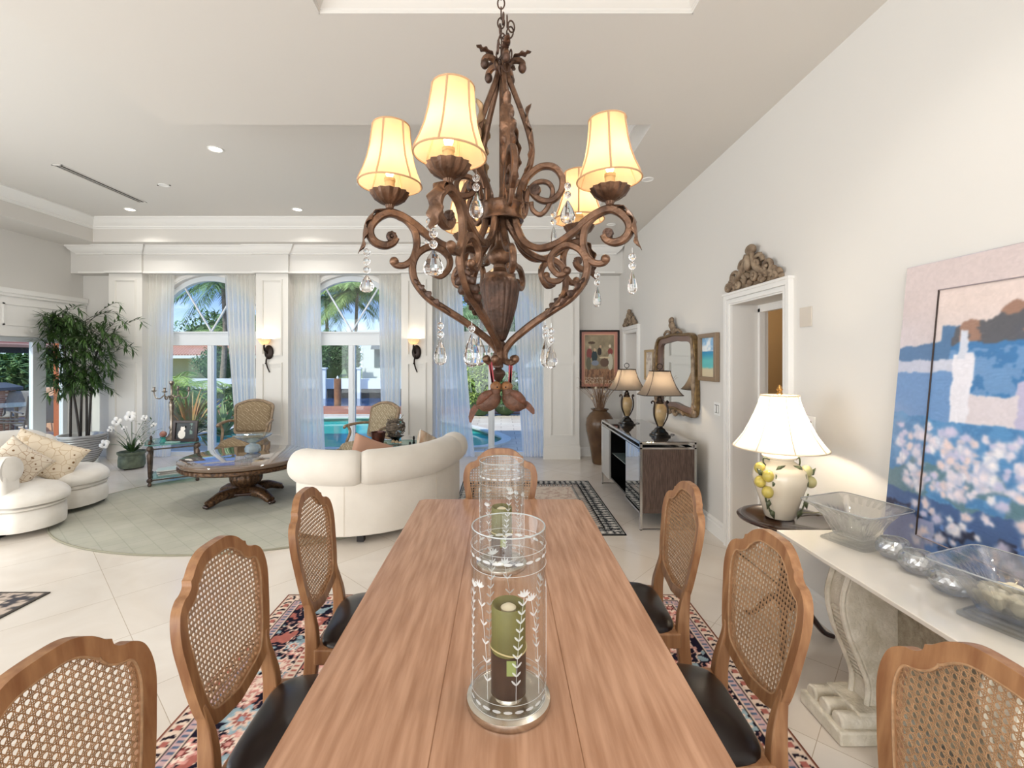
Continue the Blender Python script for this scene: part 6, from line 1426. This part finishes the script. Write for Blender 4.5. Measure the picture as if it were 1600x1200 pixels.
for i, (px, py, Y, r_, lab) in enumerate([(1397, 0, 2.0, 0.062, 'cut crystal votive nearest the empty bowl, leftmost of the three'), (1435, 0, 1.86, 0.064, 'middle one of the three round cut crystal votives'), (1488, 0, 1.70, 0.066, 'cut crystal votive touching the bowl of flowers, rightmost of the three')]):
    q = P(px, 0, Y); t_ = thing('crystal_votive', lab, 'votive', (q[0]-0.0, Y, zc+0.001), group='round cut crystal votives on the console')
    def dia(a, z, r_=r_): return 1+0.035*abs(math.cos(7*a+z*90))+0.035*abs(math.cos(7*a-z*90))
    obj('cup', MB().lathe([(0.028, 0.0), (0.045, 0.006), (r_, 0.032), (r_+0.001, 0.048), (r_-0.006, 0.068), (r_-0.014, 0.08), (r_-0.017, 0.081), (r_-0.012, 0.066), (r_-0.008, 0.046), (r_-0.010, 0.034), (0.035, 0.014), (0, 0.012)], n=28, fl=dia), M_clr2, t_, smooth=False)
    obj('rim', MB().tube([((r_-0.0155)*math.cos(2*PI*i/40), (r_-0.0155)*math.sin(2*PI*i/40), 0.0805) for i in range(40)], 0.0022, 6, closed=True), M_rimg, t_)
# ---- large painting leaning on the wall ----
def garden(U, V):
    U0, V0 = U, V; U = U+0.022*(vnoise(U0, V0, 26, 30, 41, 3)-0.5); V = V+0.022*(vnoise(U0, V0, 26, 30, 42, 3)-0.5)
    # U: 0 far/left edge .. 1 near/right, V: 0 bottom .. 1 top
    U = np.clip(U, 0, 1); V = np.clip(V, 0, 1); n1 = vnoise(U, V, 6, 8, 11, 5); n2 = vnoise(U, V, 30, 40, 12, 4); n3 = vnoise(U, V, 14, 18, 13, 4)
    C = np.zeros(U.shape+(3,))+rgb('#d8cfd0')*(0.94+0.12*n1[..., None])
    C = blend(C, (V > 0.6)*np.clip((V-0.62)*2.2, 0, 0.5), '#e2c9bc')
    # distant hill, trees
    C = blend(C, (V < 0.735+0.03*np.sin(U*6)+0.03*n1-0.05*(U < .18)) & (V > 0.4), '#56789f')
    tree = V < 0.70+0.115*np.sin(np.clip((U-0.20)/0.8, 0, 1)*PI*0.9)+0.07*n3+0.05*(U > 0.75); C = blend(C, tree & (U > 0.22) & (V > 0.52), '#5c5c62'); C = blend(C, tree & (U > 0.25) & (V > 0.60) & (n3 > 0.52), '#9a7868')
    C = blend(C, (U > 0.22) & (U < 0.62) & (V < 0.70+0.04*n3) & (V > 0.5), '#4378ad'); C = blend(C, (U > 0.22) & (U < 0.62) & (V < 0.70) & (V > 0.5) & (n2 > 0.52), '#6b93c0')
    # houses
    C = blend(C, (U > 0.46) & (V < 0.60+0.17*(U-0.46)/0.54+0.0) & (V > 0.40), '#b9b4cf'); C = blend(C, (U > 0.78) & (U < 0.88) & (V > 0.52) & (V < 0.56), '#5d97b8')
    C = blend(C, (U < 0.30) & (V < 0.66) & (V > 0.62), '#c9ccdb'); C = blend(C, (U < 0.30) & (V < 0.62) & (V > 0.46), '#6e93c2')
    C = blend(C, (U > 0.24) & (U < 0.31) & (V < 0.68) & (V > 0.42), '#e2e0e8'); C = blend(C, (U > 0.255) & (U < 0.285) & (V < 0.76) & (V > 0.66), '#cdd2df')
    C = blend(C, (U > 0.31) & (U < 0.47) & (V < 0.555) & (V > 0.42), '#d6cdd2')
    # garden below
    g_ = V < 0.45+0.03*n1; C = blend(C, g_, '#5a8fc0'); C = blend(C, g_ & (n2 > 0.5), '#4d80b2'); C = blend(C, (V < 0.30+0.05*n1) & (n3 > 0.45), '#5d7f8c'); C = blend(C, (V < 0.17+0.05*n1), '#44608f'); C = blend(C, (V < 0.15) & (n2 > 0.55), '#2a3048')
    C = blend(C, (V < 0.12) & (U < 0.22), '#9aa0c4'); C = blend(C, (V < 0.14) & (n3 > 0.6) & (U > .2), '#5f86c8')
    rs = np.random.RandomState(6)
    for _ in range(620):
        u = rs.uniform(0.03, 1.0); v = rs.uniform(0.04, 0.45); dens = 0.95 if 0.22 < v < 0.42 else 0.3
        if rs.rand() > dens: continue
        r = rs.uniform(0.012, 0.030); a = np.arctan2(V-v, U-u); d = np.hypot((U-u), (V-v)*1.25)/(r*(1+0.10*np.sin(5*a+rs.rand()*6)+0.5*(n2-0.5)))
        col = ['#f2ecee', '#e8dde4', '#e9d2cf', '#cdc6de'][rs.randint(4)]
        C = blend(C, np.clip((1-d)*2.2, 0, 1)*0.92, col); C = blend(C, np.clip((0.5-np.abs(d-0.85))*3, 0, 1)*0.22, '#8fa3c8')
    st = 0.03*np.sin(V*900+3*n1*6)*(U > 0.15)*(n3 > 0.45); C = C+st[..., None]
    # border panel lines (inner moulding painted around the picture)
    d = np.minimum(U-0.15, 1.2); brd = (U < 0.155) | (V < 0.055) | (V > 0.90); C = np.where(brd[..., None], C*0.86+np.array([0.07, 0.07, 0.085]), C)
    for _ in range(2): C = (C*2+np.roll(C, 1, 0)+np.roll(C, -1, 0)+np.roll(C, 1, 1)+np.roll(C, -1, 1))/6
    C = C*(0.97+0.06*vnoise(U, V, 90, 110, 31, 2)[..., None])
    return np.clip(C, 0, 1)
M_art = vmat('canvas_paint', rough=0.25, coat=0.3)
bl = Vector((1.862, 2.245, zc+0.003)); tl = Vector((1.932, 2.19, 2.035)); vdir = (tl-bl); pwid = 1.12; udir = Vector((0, -1, 0))
pa = thing('garden_painting', 'large unframed blue garden painting with white flowers leaning on the wall above the console', 'painting', tuple(bl))
nrmv = udir.cross(vdir).normalized()
if nrmv.x > 0: nrmv = -nrmv
cvs = MB(); 
cvs.add([tuple(Vector(p)+k*nrmv*0.02) for k in (0, -0.9) for p in [(0, 0, 0), tuple(udir*pwid), tuple(udir*pwid+vdir), tuple(vdir)]], [(0, 1, 2, 3), (7, 6, 5, 4), (0, 4, 5, 1), (1, 5, 6, 2), (2, 6, 7, 3), (3, 7, 4, 0)])
obj('canvas_board', cvs, mat('canvas_edge', '#8d8a90', rough=0.6), pa, smooth=False)
v3 = np.array(vdir); n3_ = np.array(nrmv)
painted('painted_face', lambda U, V: (v3[0]*V+n3_[0]*0.0015, -pwid*U+v3[1]*V+n3_[1]*0.0015, v3[2]*V+n3_[2]*0.0015), 300, 340, garden, M_art, pa)
def on(u, v, d=0.004): p = udir*(u*pwid)+vdir*v+nrmv*d; return tuple(p)
bm = MB(); bm.tube([on(0.155, 0.055), on(0.155, 0.90)], 0.0035, 6); obj('rope_moulding', bm, mat('dark_rope', '#33251f', rough=0.5), pa)
for vv in (0.90, 0.055): bm = MB(); bm.tube([on(0.155, vv), on(0.995, vv)], 0.0028, 6); obj('rope_moulding', bm, mat('pale_rope', '#9a8f92', rough=0.5), pa)
# ================= OUTSIDE =================
M_pav = mat('pale_pavers', '#d8c4b0', rough=0.8)
t = M_pav.node_tree; b = t.nodes['Principled BSDF']; tcn = t.nodes.new('ShaderNodeTexCoord'); bk = t.nodes.new('ShaderNodeTexBrick'); bk.inputs['Scale'].default_value = 1; bk.inputs['Brick Width'].default_value = 0.6; bk.inputs['Row Height'].default_value = 0.3; bk.inputs['Mortar Size'].default_value = 0.008
bk.inputs['Color1'].default_value = (*lin('#dccab8'), 1); bk.inputs['Color2'].default_value = (*lin('#cfb8a4'), 1); bk.inputs['Mortar'].default_value = (*lin('#a08f80'), 1)
t.links.new(tcn.outputs['Object'], bk.inputs['Vector']); t.links.new(bk.outputs[0], b.inputs['Base Color'])
pool = cr([(-6.2, 9.3, 0), (-6.4, 11.2, 0), (-5.6, 12.7, 0), (-3.8, 13.1, 0), (-1.9, 12.7, 0), (-0.8, 11.5, 0), (-0.05, 10.2, 0), (0.17, 9.45, 0), (-0.05, 8.85, 0), (-0.6, 8.5, 0), (-2.5, 8.35, 0), (-4.8, 8.6, 0)], 8, closed=True)
cpt = Vector((-3.0, 10.7, 0)); pool = [p for p in pool]
def rectpt(p):
    d = p-cpt; k = min([k_ for k_ in [((9-cpt.x)/d.x if d.x > 1e-6 else 1e9), ((-8.6-cpt.x)/d.x if d.x < -1e-6 else 1e9), ((14.0-cpt.y)/d.y if d.y > 1e-6 else 1e9), ((YB+0.2-cpt.y)/d.y if d.y < -1e-6 else 1e9)]])
    return cpt+d*k
n = len(pool); pd = MB(); vs = [(p.x, p.y, -0.05) for p in pool]+[(*rectpt(p)[:2], -0.05) for p in pool]
pd.add(vs, [(i, (i+1) % n, n+(i+1) % n, n+i) for i in range(n)])
pd.box(2, 9, YB+0.2, 14.0, -0.09, -0.051).box(-8.6, -7.4, 12.5, 14.0, -0.09, -0.051).box(0, 9, 12.5, 14.0, -0.09, -0.051)
struct('ground_patio', pd, M_pav, smooth=False)
struct('ground_patio.001', MB().box(-30, -8.55, -2, 14.0, -0.35, -0.05).box(-8.56, XL-0.2, -2, YB+0.2, -0.35, -0.05).box(9, 12, 7.8, 14.0, -0.35, -0.05), M_pav, smooth=False)
pl = thing('swimming_pool', 'curved turquoise swimming pool with pale coping outside the arched windows', 'pool', (-3, 10.7, -0.05))
M_water = mat('pool_water', '#3fb8b0', rough=0.06, bump=0.25, bscale=5)
obj('water', MB().prism([(p.x, p.y) for p in pool], lambda u, v, d: (u, v, d), -0.16, -0.13), M_water, pl, w=True, smooth=False)
obj('coping', MB().tube([(p.x, p.y, -0.035) for p in pool], 0.16, up=(0, 0, 1), sect=[(1, 0.12), (-0.2, 0.12), (-0.2, -0.9), (0.0, -0.9), (0.0, -0.1), (1, -0.1)], closed=True), mat('coping_stone', '#e4d9cb', rough=0.7), pl, w=True, smooth=False)
M_deck = wood('dock_boards', '#c27e5c', '#9c5d42', rough=0.7, axis=0, scale=0.5)
struct('ground_dock', MB().box(-24, 16, 14.0, 16.2, -0.3, -0.03), M_deck, smooth=False)
M_canal = mat('canal_water', '#2f5c93', rough=0.12, bump=0.7, bscale=1.6, color2='#1c3b66', vscale=0.8)
struct('ground_canal', MB().box(-70, 60, 16.2, 30, -1.1, -0.9), M_canal, smooth=False)
M_sea = mat('white_stucco', '#eceae6', rough=0.8); M_pile = mat('seawall_dark', '#57514c', rough=0.8, color2='#3a3734', vscale=3)
struct('wall_seawall', MB().box(-70, 60, 30, 30.6, -0.30, 0.35), M_sea, smooth=False)
struct('wall_seawall.001', MB().box(-70, 60, 30.1, 30.5, -1.1, -0.30), M_pile, smooth=False)
struct('ground_far', MB().box(-90, 80, 30.6, 90, -0.2, 0.1), mat('far_lawn', '#8a9a5c', rough=0.9, color2='#6c7c44', vscale=0.6), smooth=False)
def xo(px, Y): return (px-CX)/F*Y
# dock pile and far mooring posts
pp_ = thing('dock_pile', 'round wooden dock pile standing in the canal behind the pool', 'post', (xo(527.5, 16.6), 16.6, -0.9))
obj('timber', MB().lathe([(0.12, 0), (0.125, 1.80), (0.11, 1.82), (0, 1.82)], n=16), mat('wet_timber', '#9a6a4a', rough=0.8, color2='#6f4a35', vscale=5), pp_)
obj('solar_cap', MB().lathe([(0.04, 1.82), (0.045, 1.86), (0, 1.93)], n=12), M_white, pp_)
for i, (px, lab) in enumerate([(507, 'white mooring post at the far seawall, left'), (561, 'white mooring post at the far seawall, right of the dock pile')]):
    x = xo(px, 29.6); t_ = thing('mooring_post', lab, 'post', (x, 29.6, -1.0), group='posts at the far seawall')
    obj('post', MB().box(-0.10, 0.10, -0.10, 0.10, 0, 2.0).box(-0.16, 0.16, -0.16, 0.16, 2.0, 2.1), M_sea, t_, smooth=False); obj('dark_edge', MB().box(-0.3, -0.14, -0.1, 0.05, 0, 1.95), M_pile, t_, smooth=False)
# white house
hz = thing('white_house', 'white waterfront house beyond the canal in the middle window', 'house', (xo(590, 36), 36, 0.1))
hb = MB(); x0 = xo(566, 36)-hz.location.x
hb.box(x0, x0+5.0, 0, 6, 0, 3.6).box(x0-0.3, x0+5.2, -0.3, 6.3, 3.6, 3.8); obj('wall', hb, M_sea, hz, smooth=False)
wv_ = obj('window', MB().box(x0+0.95, x0+2.6, -0.05, 0.01, 0.9, 2.9), mat('dark_window', '#4a5a60', rough=0.15), hz, smooth=False)
obj('awning', MB().add([(x0+0.8, -0.02, 2.95), (x0+2.8, -0.02, 2.95), (x0+2.8, -0.5, 2.3), (x0+0.8, -0.5, 2.3)], [(0, 1, 2, 3)]), mat('grey_awning', '#5c5f63', rough=0.7), hz, smooth=False, solid=0.03)
# yellow house with tile roof
M_tile = mat('clay_roof_tile', '#c0846c', rough=0.8)
t = M_tile.node_tree; b = t.nodes['Principled BSDF']; tcn = t.nodes.new('ShaderNodeTexCoord'); wv = t.nodes.new('ShaderNodeTexWave'); wv.inputs['Scale'].default_value = 1.4; t.links.new(tcn.outputs['Object'], wv.inputs[0])
r = t.nodes.new('ShaderNodeValToRGB'); r.color_ramp.elements[0].color = (*lin('#9c5f4c'), 1); r.color_ramp.elements[1].color = (*lin('#d8a790'), 1); t.links.new(wv.outputs[0], r.inputs[0]); t.links.new(r.outputs[0], b.inputs['Base Color'])
yh = thing('yellow_house', 'two storey yellow house with clay tile roof beyond the canal in the leftmost window', 'house', (xo(320, 34), 36, 0.1))
yb_ = MB(); yb_.box(-6, 6, 0, 8, 0, 2.2); yb_.box(-5, 6, 2.0, 8, 2.2, 3.2); obj('wall', yb_, mat('yellow_stucco', '#e2cd9c', rough=0.8), yh, smooth=False)
obj('tile_roof', MB().add([(-7, -1.2, 1.85), (7, -1.2, 1.85), (7, 2.0, 2.75), (-7, 2.0, 2.75)], [(0, 1, 2, 3)]).add([(-6.4, 1.2, 3.1), (6.8, 1.2, 3.1), (5, 5.5, 3.7), (-4, 5.5, 3.7)], [(0, 1, 2, 3)]), M_tile, yh, smooth=False, solid=0.12)
obj('fascia', MB().box(-7, 7, -1.25, -1.15, 1.60, 1.82), M_sea, yh, smooth=False)
for x in (-1.0, 1.9): 
    f_ = obj('window', MB().box(x-0.5, x+0.5, 1.95, 2.01, 2.55, 3.05), M_sea, yh, smooth=False); obj('pane', MB().box(x-0.4, x+0.4, 1.92, 1.95, 2.6, 3.0), mat('dark_window', '#4a5a60'), f_, smooth=False)
obj('door', MB().box(2.2, 3.4, -0.04, 0.01, 0, 1.9), mat('brown_door', '#8a6a48', rough=0.6), yh, smooth=False)
gh = thing('grey_house', 'pale grey house behind the shrubs in the rightmost window', 'house', (xo(748, 34), 36, 0.1))
obj('wall', MB().box(-3.2, 3.5, 0, 5, 0, 2.6), mat('grey_stucco', '#b9bcc0', rough=0.8), gh, smooth=False)
obj('window', MB().box(-2.2, -0.6, -0.05, 0.01, 0.6, 1.9), mat('dark_window', '#4a5a60'), gh, smooth=False); obj('roof', MB().box(-3.6, 4, -0.5, 5.5, 2.6, 2.85), M_sea, gh, smooth=False)
# palms
M_tr = mat('palm_trunk', '#a08c76', rough=0.9, color2='#7d6a58', vscale=6)
PF = [mat('palm_frond_a', '#b3c274', rough=0.55, color2='#7f9a55', vscale=3), mat('palm_frond_b', '#86a468', rough=0.6, color2='#54764a', vscale=3), mat('palm_frond_c', '#b9c668', rough=0.6, color2='#86a24e', vscale=3)]
def palm(lab, x, y, hgt, L_, nf, k, seed, z0=0.1, group='palms beyond the canal', tr_=0.16):
    rs = random.Random(seed); t_ = thing('palm_tree', lab, 'palm', (x, y, z0), group=group)
    obj('trunk', MB().tube(cr([(0, 0, 0), (rs.uniform(-.2, .2), 0, hgt*0.5), (0, 0, hgt)]), [tr_*1.3, tr_, tr_*0.8], 10), M_tr, t_)
    b_ = MB()
    for i in range(nf):
        a = 2*PI*i/nf+rs.uniform(-.2, .2); el = rs.uniform(-0.35, 1.25); l_ = L_*rs.uniform(.8, 1.1)
        sp_ = [Vector((math.cos(a)*l_*q*math.cos(el*(1-q*0.6)), math.sin(a)*l_*q*math.cos(el*(1-q*0.6)), hgt+l_*(math.sin(el)*q-0.62*q*q))) for q in [j/9 for j in range(10)]]
        b_.tube(sp_, [0.03*L_/3, 0.008], 4)
        for j in range(1, 36):
            q = j/36*9; i0 = min(int(q), 8); p = sp_[i0].lerp(sp_[i0+1], q-i0); t0 = (sp_[i0+1]-sp_[i0]).normalized(); sd_ = t0.cross(Vector((0, 0, 1))).normalized()
            for s_ in (-1, 1):
                leafq(b_, p, sd_*s_*0.8+t0*0.6+Vector((0, 0, -0.35+rs.uniform(-.2, .2))), l_*0.30*(1.05-abs(j/36-0.4)), 0.05*L_/2.5)
    obj('fronds', b_, PF[k], t_, smooth=False); return t_
palm('big feathery palm filling the arch of the middle window', xo(556, 43), 43.5, 8.0, 5.0, 34, 0, 1)
palm('grey palm at upper left of the leftmost arch', xo(285, 24)-2.5, 31.6, 7.0, 3.6, 22, 1, 2)
palm('short palm left of centre above the tile roof', xo(296, 42), 47, 3.9, 2.6, 18, 0, 3)
palm('short palm at the middle of the leftmost window above the tile roof', xo(322, 42), 47, 3.9, 2.6, 18, 0, 4)
palm('short palm at right of the leftmost window above the tile roof', xo(352, 42), 47.5, 4.4, 3.0, 18, 1, 5)
palm('darker palm at the left side of the middle arch', xo(503, 44), 45, 7.6, 4.2, 20, 1, 6)
palm('darker palm at the right side of the middle arch', xo(603, 44), 44.5, 9.0, 4.2, 20, 1, 7)
palm('green palm behind the rightmost arch', xo(752, 30), 32.8, 6.0, 3.8, 22, 1, 8)
palm('yellow green young palm on the patio seen low in the leftmost window', xo(272, 11.5), 11.5, 0.9, 1.4, 20, 2, 9, z0=-0.05, group='patio plants', tr_=0.07)
palm('small yellow palm by the seawall at right of the leftmost window', xo(350, 13.2), 13.2, 0.75, 0.95, 18, 2, 10, z0=-0.05, group='patio plants', tr_=0.06)
# bushes
def bush(lab, x, y, rx, ry, rz, k, seed, z0=0.1, nl=2600, ls=0.16, name='green_bush', group=None, cols=None):
    rs = random.Random(seed); b_ = MB(); c_ = MB(); t_ = thing(name, lab, 'bush', (x, y, z0), group=group)
    for q in range(nl):
        a = rs.uniform(0, 2*PI); e = rs.uniform(-0.35, PI/2); r_ = rs.uniform(.72, 1.03)*(1+0.10*math.sin(3*a+seed)+0.08*math.sin(7*e))
        p = Vector((rx*r_*math.cos(a)*math.cos(e), ry*r_*math.sin(a)*math.cos(e), max(0.02, rz*0.45+rz*0.6*r_*math.sin(e))))
        leafq(b_, p, Vector((rs.uniform(-1, 1), rs.uniform(-1, 1), rs.uniform(-.5, 1))), ls*rs.uniform(.7, 1.3), ls*0.35)
    obj('foliage', b_, cols or PF[k], t_, smooth=False)
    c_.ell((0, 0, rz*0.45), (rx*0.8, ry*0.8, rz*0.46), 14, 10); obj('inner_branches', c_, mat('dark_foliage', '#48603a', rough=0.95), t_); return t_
bush('tall dark green trees left in the middle window beyond the seawall', xo(519, 34), 33.5, 1.35, 1.2, 3.2, 1, 1, ls=0.35, name='shade_tree')
bush('dark trees between the palm and the white house', xo(549, 31.8), 31.9, 0.55, 0.5, 3.0, 1, 2, ls=0.35, nl=1600, name='shade_tree')
bush('dark green tree in front of the yellow house', xo(347, 33), 32.5, 1.5, 1.0, 2.2, 1, 3, ls=0.3, nl=1500, name='shade_tree')
bush('trees behind the yellow house on the skyline', xo(360, 60), 60, 9, 3, 7.2, 1, 4, ls=0.8, nl=2200, name='shade_tree')
bush('dense trees behind the rightmost window skyline', xo(765, 46), 46.5, 6.5, 2.5, 8.0, 1, 5, ls=0.7, nl=2600, name='shade_tree')
bush('bright green shrub by the pool in the rightmost window', xo(750, 13.4), 13.55, 0.60, 0.4, 1.42, 2, 6, z0=-0.05, ls=0.15, nl=2600)
bush('darker shrub beside the bright one by the pool', xo(790, 13.4), 13.7, 0.55, 0.4, 1.15, 1, 7, z0=-0.05, ls=0.15, nl=2200)
bush('shrub row right of the pool end, seen through the sheer curtain', xo(862, 13.4), 13.6, 0.7, 0.4, 1.3, 1, 8, z0=-0.05, ls=0.16, nl=2200)
bush('low shrubs behind the left palm on the patio', xo(245, 12.5), 12.8, 0.9, 0.5, 1.0, 1, 9, z0=-0.05, ls=0.16, nl=1600)
bush('hedge on the patio right of the leftmost window', xo(362, 12.5), 13.0, 0.55, 0.4, 0.85, 1, 12, z0=-0.05, ls=0.14, nl=1600)
# big spiky plant
def spiky(lab, x, y, L_, n_, seed, m):
    rs = random.Random(seed); t_ = thing('spiky_plant', lab, 'plant', (x, y, -0.05), group='sword leaved plants by the leftmost window'); b_ = MB()
    for i in range(n_):
        a = rs.uniform(0, 2*PI); el = rs.uniform(0.25, 1.4); l_ = L_*rs.uniform(.7, 1.1); d = Vector((math.cos(a)*math.cos(el), math.sin(a)*math.cos(el), math.sin(el))); s_ = Vector((-math.sin(a), math.cos(a), 0))
        pts = [(d*l_*q)+Vector((0, 0, 0.05-0.30*l_*q*q)) for q in (0, .25, .5, .75, 1)]; wd = [0.03, 0.04, 0.034, 0.02, 0.002]
        vs = []
        for p, w_ in zip(pts, wd): vs += [p-s_*w_, p+Vector((0, 0, -0.012)), p+s_*w_]
        b_.add(vs, [f for j in range(4) for f in ((3*j, 3*j+1, 3*j+4, 3*j+3), (3*j+1, 3*j+2, 3*j+5, 3*j+4))])
    obj('blades', b_, m, t_, smooth=False)
M_sp = mat('sword_leaf', '#7c9a5a', rough=0.5, color2='#b8793f', vscale=2.5)
spiky('largest sword leaved plant just outside the leftmost window', xo(290, 9.4), 9.5, 1.45, 70, 1, M_sp)
spiky('sword leaved plant lower right outside the leftmost window', xo(345, 9.6), 9.7, 1.0, 46, 2, mat('sword_leaf_green', '#5f8a55', rough=0.5, color2='#a9b77a', vscale=2.5))
# ---- side patio seen through the left door ----
op = thing('orange_pillar', 'terracotta painted pillar outside the glass door, behind the bamboo', 'pillar', (-8.02, 8.45, -0.05))
obj('shaft', MB().box(-0.10, 0.10, -0.09, 0.09, 0, 3.2), mat('terracotta_paint', '#b5623a', rough=0.7), op, smooth=False)
gz = thing('tiled_gazebo', 'gazebo with clay tile roof and dark posts outside the left glass door', 'gazebo', (-15.2, 13.0, -0.05))
obj('tile_roof', MB().add([(-3, -2.2, 2.0), (3, -2.2, 2.0), (0.6, 0.2, 3.3), (-0.6, 0.2, 3.3), (3, 2.2, 2.0), (-3, 2.2, 2.0)], [(0, 1, 2, 3), (1, 4, 2), (5, 0, 3), (4, 5, 3, 2)]), M_tile, gz, smooth=False, solid=0.08)
obj('dark_beam', MB().box(-2.9, 2.9, -2.15, -2.0, 1.82, 2.0).box(2.75, 2.9, -2.1, 2.1, 1.82, 2.0), M_cane2, gz, smooth=False)
for x in (-2.7, 2.6):
    for y in (-2.0, 2.0): obj('post', MB().box(x-0.08, x+0.08, y-0.08, y+0.08, 0, 1.9), M_cane2, gz, smooth=False)
bush('palmetto shrub beyond the gazebo', -17.5, 16.8, 2.4, 0.8, 1.7, 1, 14, z0=-0.05, ls=0.4, nl=1500)
bp2 = thing('brick_pier', 'round brick pier at the left edge outside the glass door', 'pier', (-11.6, 10.55, -0.05))
bm_ = mat('red_brick', '#9a7766', rough=0.9); t = bm_.node_tree; tcn = t.nodes.new('ShaderNodeTexCoord'); bk = t.nodes.new('ShaderNodeTexBrick'); bk.inputs['Scale'].default_value = 6; bk.inputs['Color1'].default_value = (*lin('#a57f6d'), 1); bk.inputs['Color2'].default_value = (*lin('#8a6455'), 1); bk.inputs['Mortar'].default_value = (*lin('#cbbfb4'), 1)
mpn = t.nodes.new('ShaderNodeMapping'); mpn.inputs['Rotation'].default_value = (PI/2, 0, 0); t.links.new(tcn.outputs['Object'], mpn.inputs[0]); t.links.new(mpn.outputs[0], bk.inputs['Vector']); t.links.new(bk.outputs[0], t.nodes['Principled BSDF'].inputs['Base Color'])
obj('shaft', MB().lathe([(0.34, 0), (0.34, 0.95), (0, 0.95)], n=24), bm_, bp2); obj('cap', MB().lathe([(0.46, 0.95), (0.46, 1.02), (0.2, 1.12), (0, 1.12)], n=24), mat('slate_cap', '#5a5c62', rough=0.6), bp2)
M_pm = mat('patio_bronze', '#6f6862', rough=0.4, metal=0.4)
pt_ = thing('patio_table', 'glass topped patio table outside the left glass door', 'table', (-10.15, 9.65, -0.05))
obj('glass_top', MB().lathe([(0, 0.70), (0.62, 0.70), (0.63, 0.712), (0, 0.712)], n=40), mat('patio_glass', '#a9bcc2', rough=0.08, trans=0.2), pt_)
for k in range(4):
    a = PI/4+k*PI/2; obj('leg', MB().tube(cr([(0.5*math.cos(a), 0.5*math.sin(a), 0.70), (0.30*math.cos(a), 0.30*math.sin(a), 0.38), (0.42*math.cos(a), 0.42*math.sin(a), 0.0)]), 0.02, 8), M_pm, pt_)
def pchair(lab, x, y, rot):
    t_ = thing('patio_chair', lab, 'chair', (x, y, -0.05), rot, 'metal patio chairs outside the glass door')
    for s_ in (-1, 1):
        obj('side_frame', MB().tube(cr([(s_*0.27, 0.28, 0.0), (s_*0.27, 0.25, 0.3), (s_*0.27, 0.22, 0.60), (s_*0.27, 0.12, 0.63), (s_*0.27, -0.20, 0.60)]), 0.016, 8).tube(cr([(s_*0.26, -0.36, 0.95), (s_*0.26, -0.24, 0.45), (s_*0.26, -0.05, 0.36), (s_*0.26, 0.22, 0.40)]), 0.016, 8).tube([(s_*0.27, -0.22, 0.42), (s_*0.27, -0.30, 0.0)], 0.016, 8), M_pm, t_)
    obj('sling', MB().grid(lambda u, v: (-0.25+0.5*u, 0.24-0.48*min(1, v*2)-(0.12*max(0, v*2-1)), 0.40-0.04*math.sin(min(1, v*2)*PI)+(0.53*max(0, v*2-1))), 6, 16), mat('sling_mesh', '#8d867e', rough=0.8), t_, solid=0.008)
    return t_
pchair('patio chair left of the wide door frame, under the patio table edge', -9.35, 9.25, 1.2); pchair('patio chair right of the wide door frame, before the terracotta pillar', -8.25, 7.7, 2.3); pchair('patio chair behind the patio table', -10.9, 10.35, -2.6)
struct('wall_planter', MB().box(-10.8, -9.9, 10.6, 10.9, -0.05, 0.95), mat('peach_stucco', '#d9a98a', rough=0.8), smooth=False)
struct('ground_left', MB().box(-60, -30, -2, 14, -0.4, -0.1), M_pav, smooth=False)
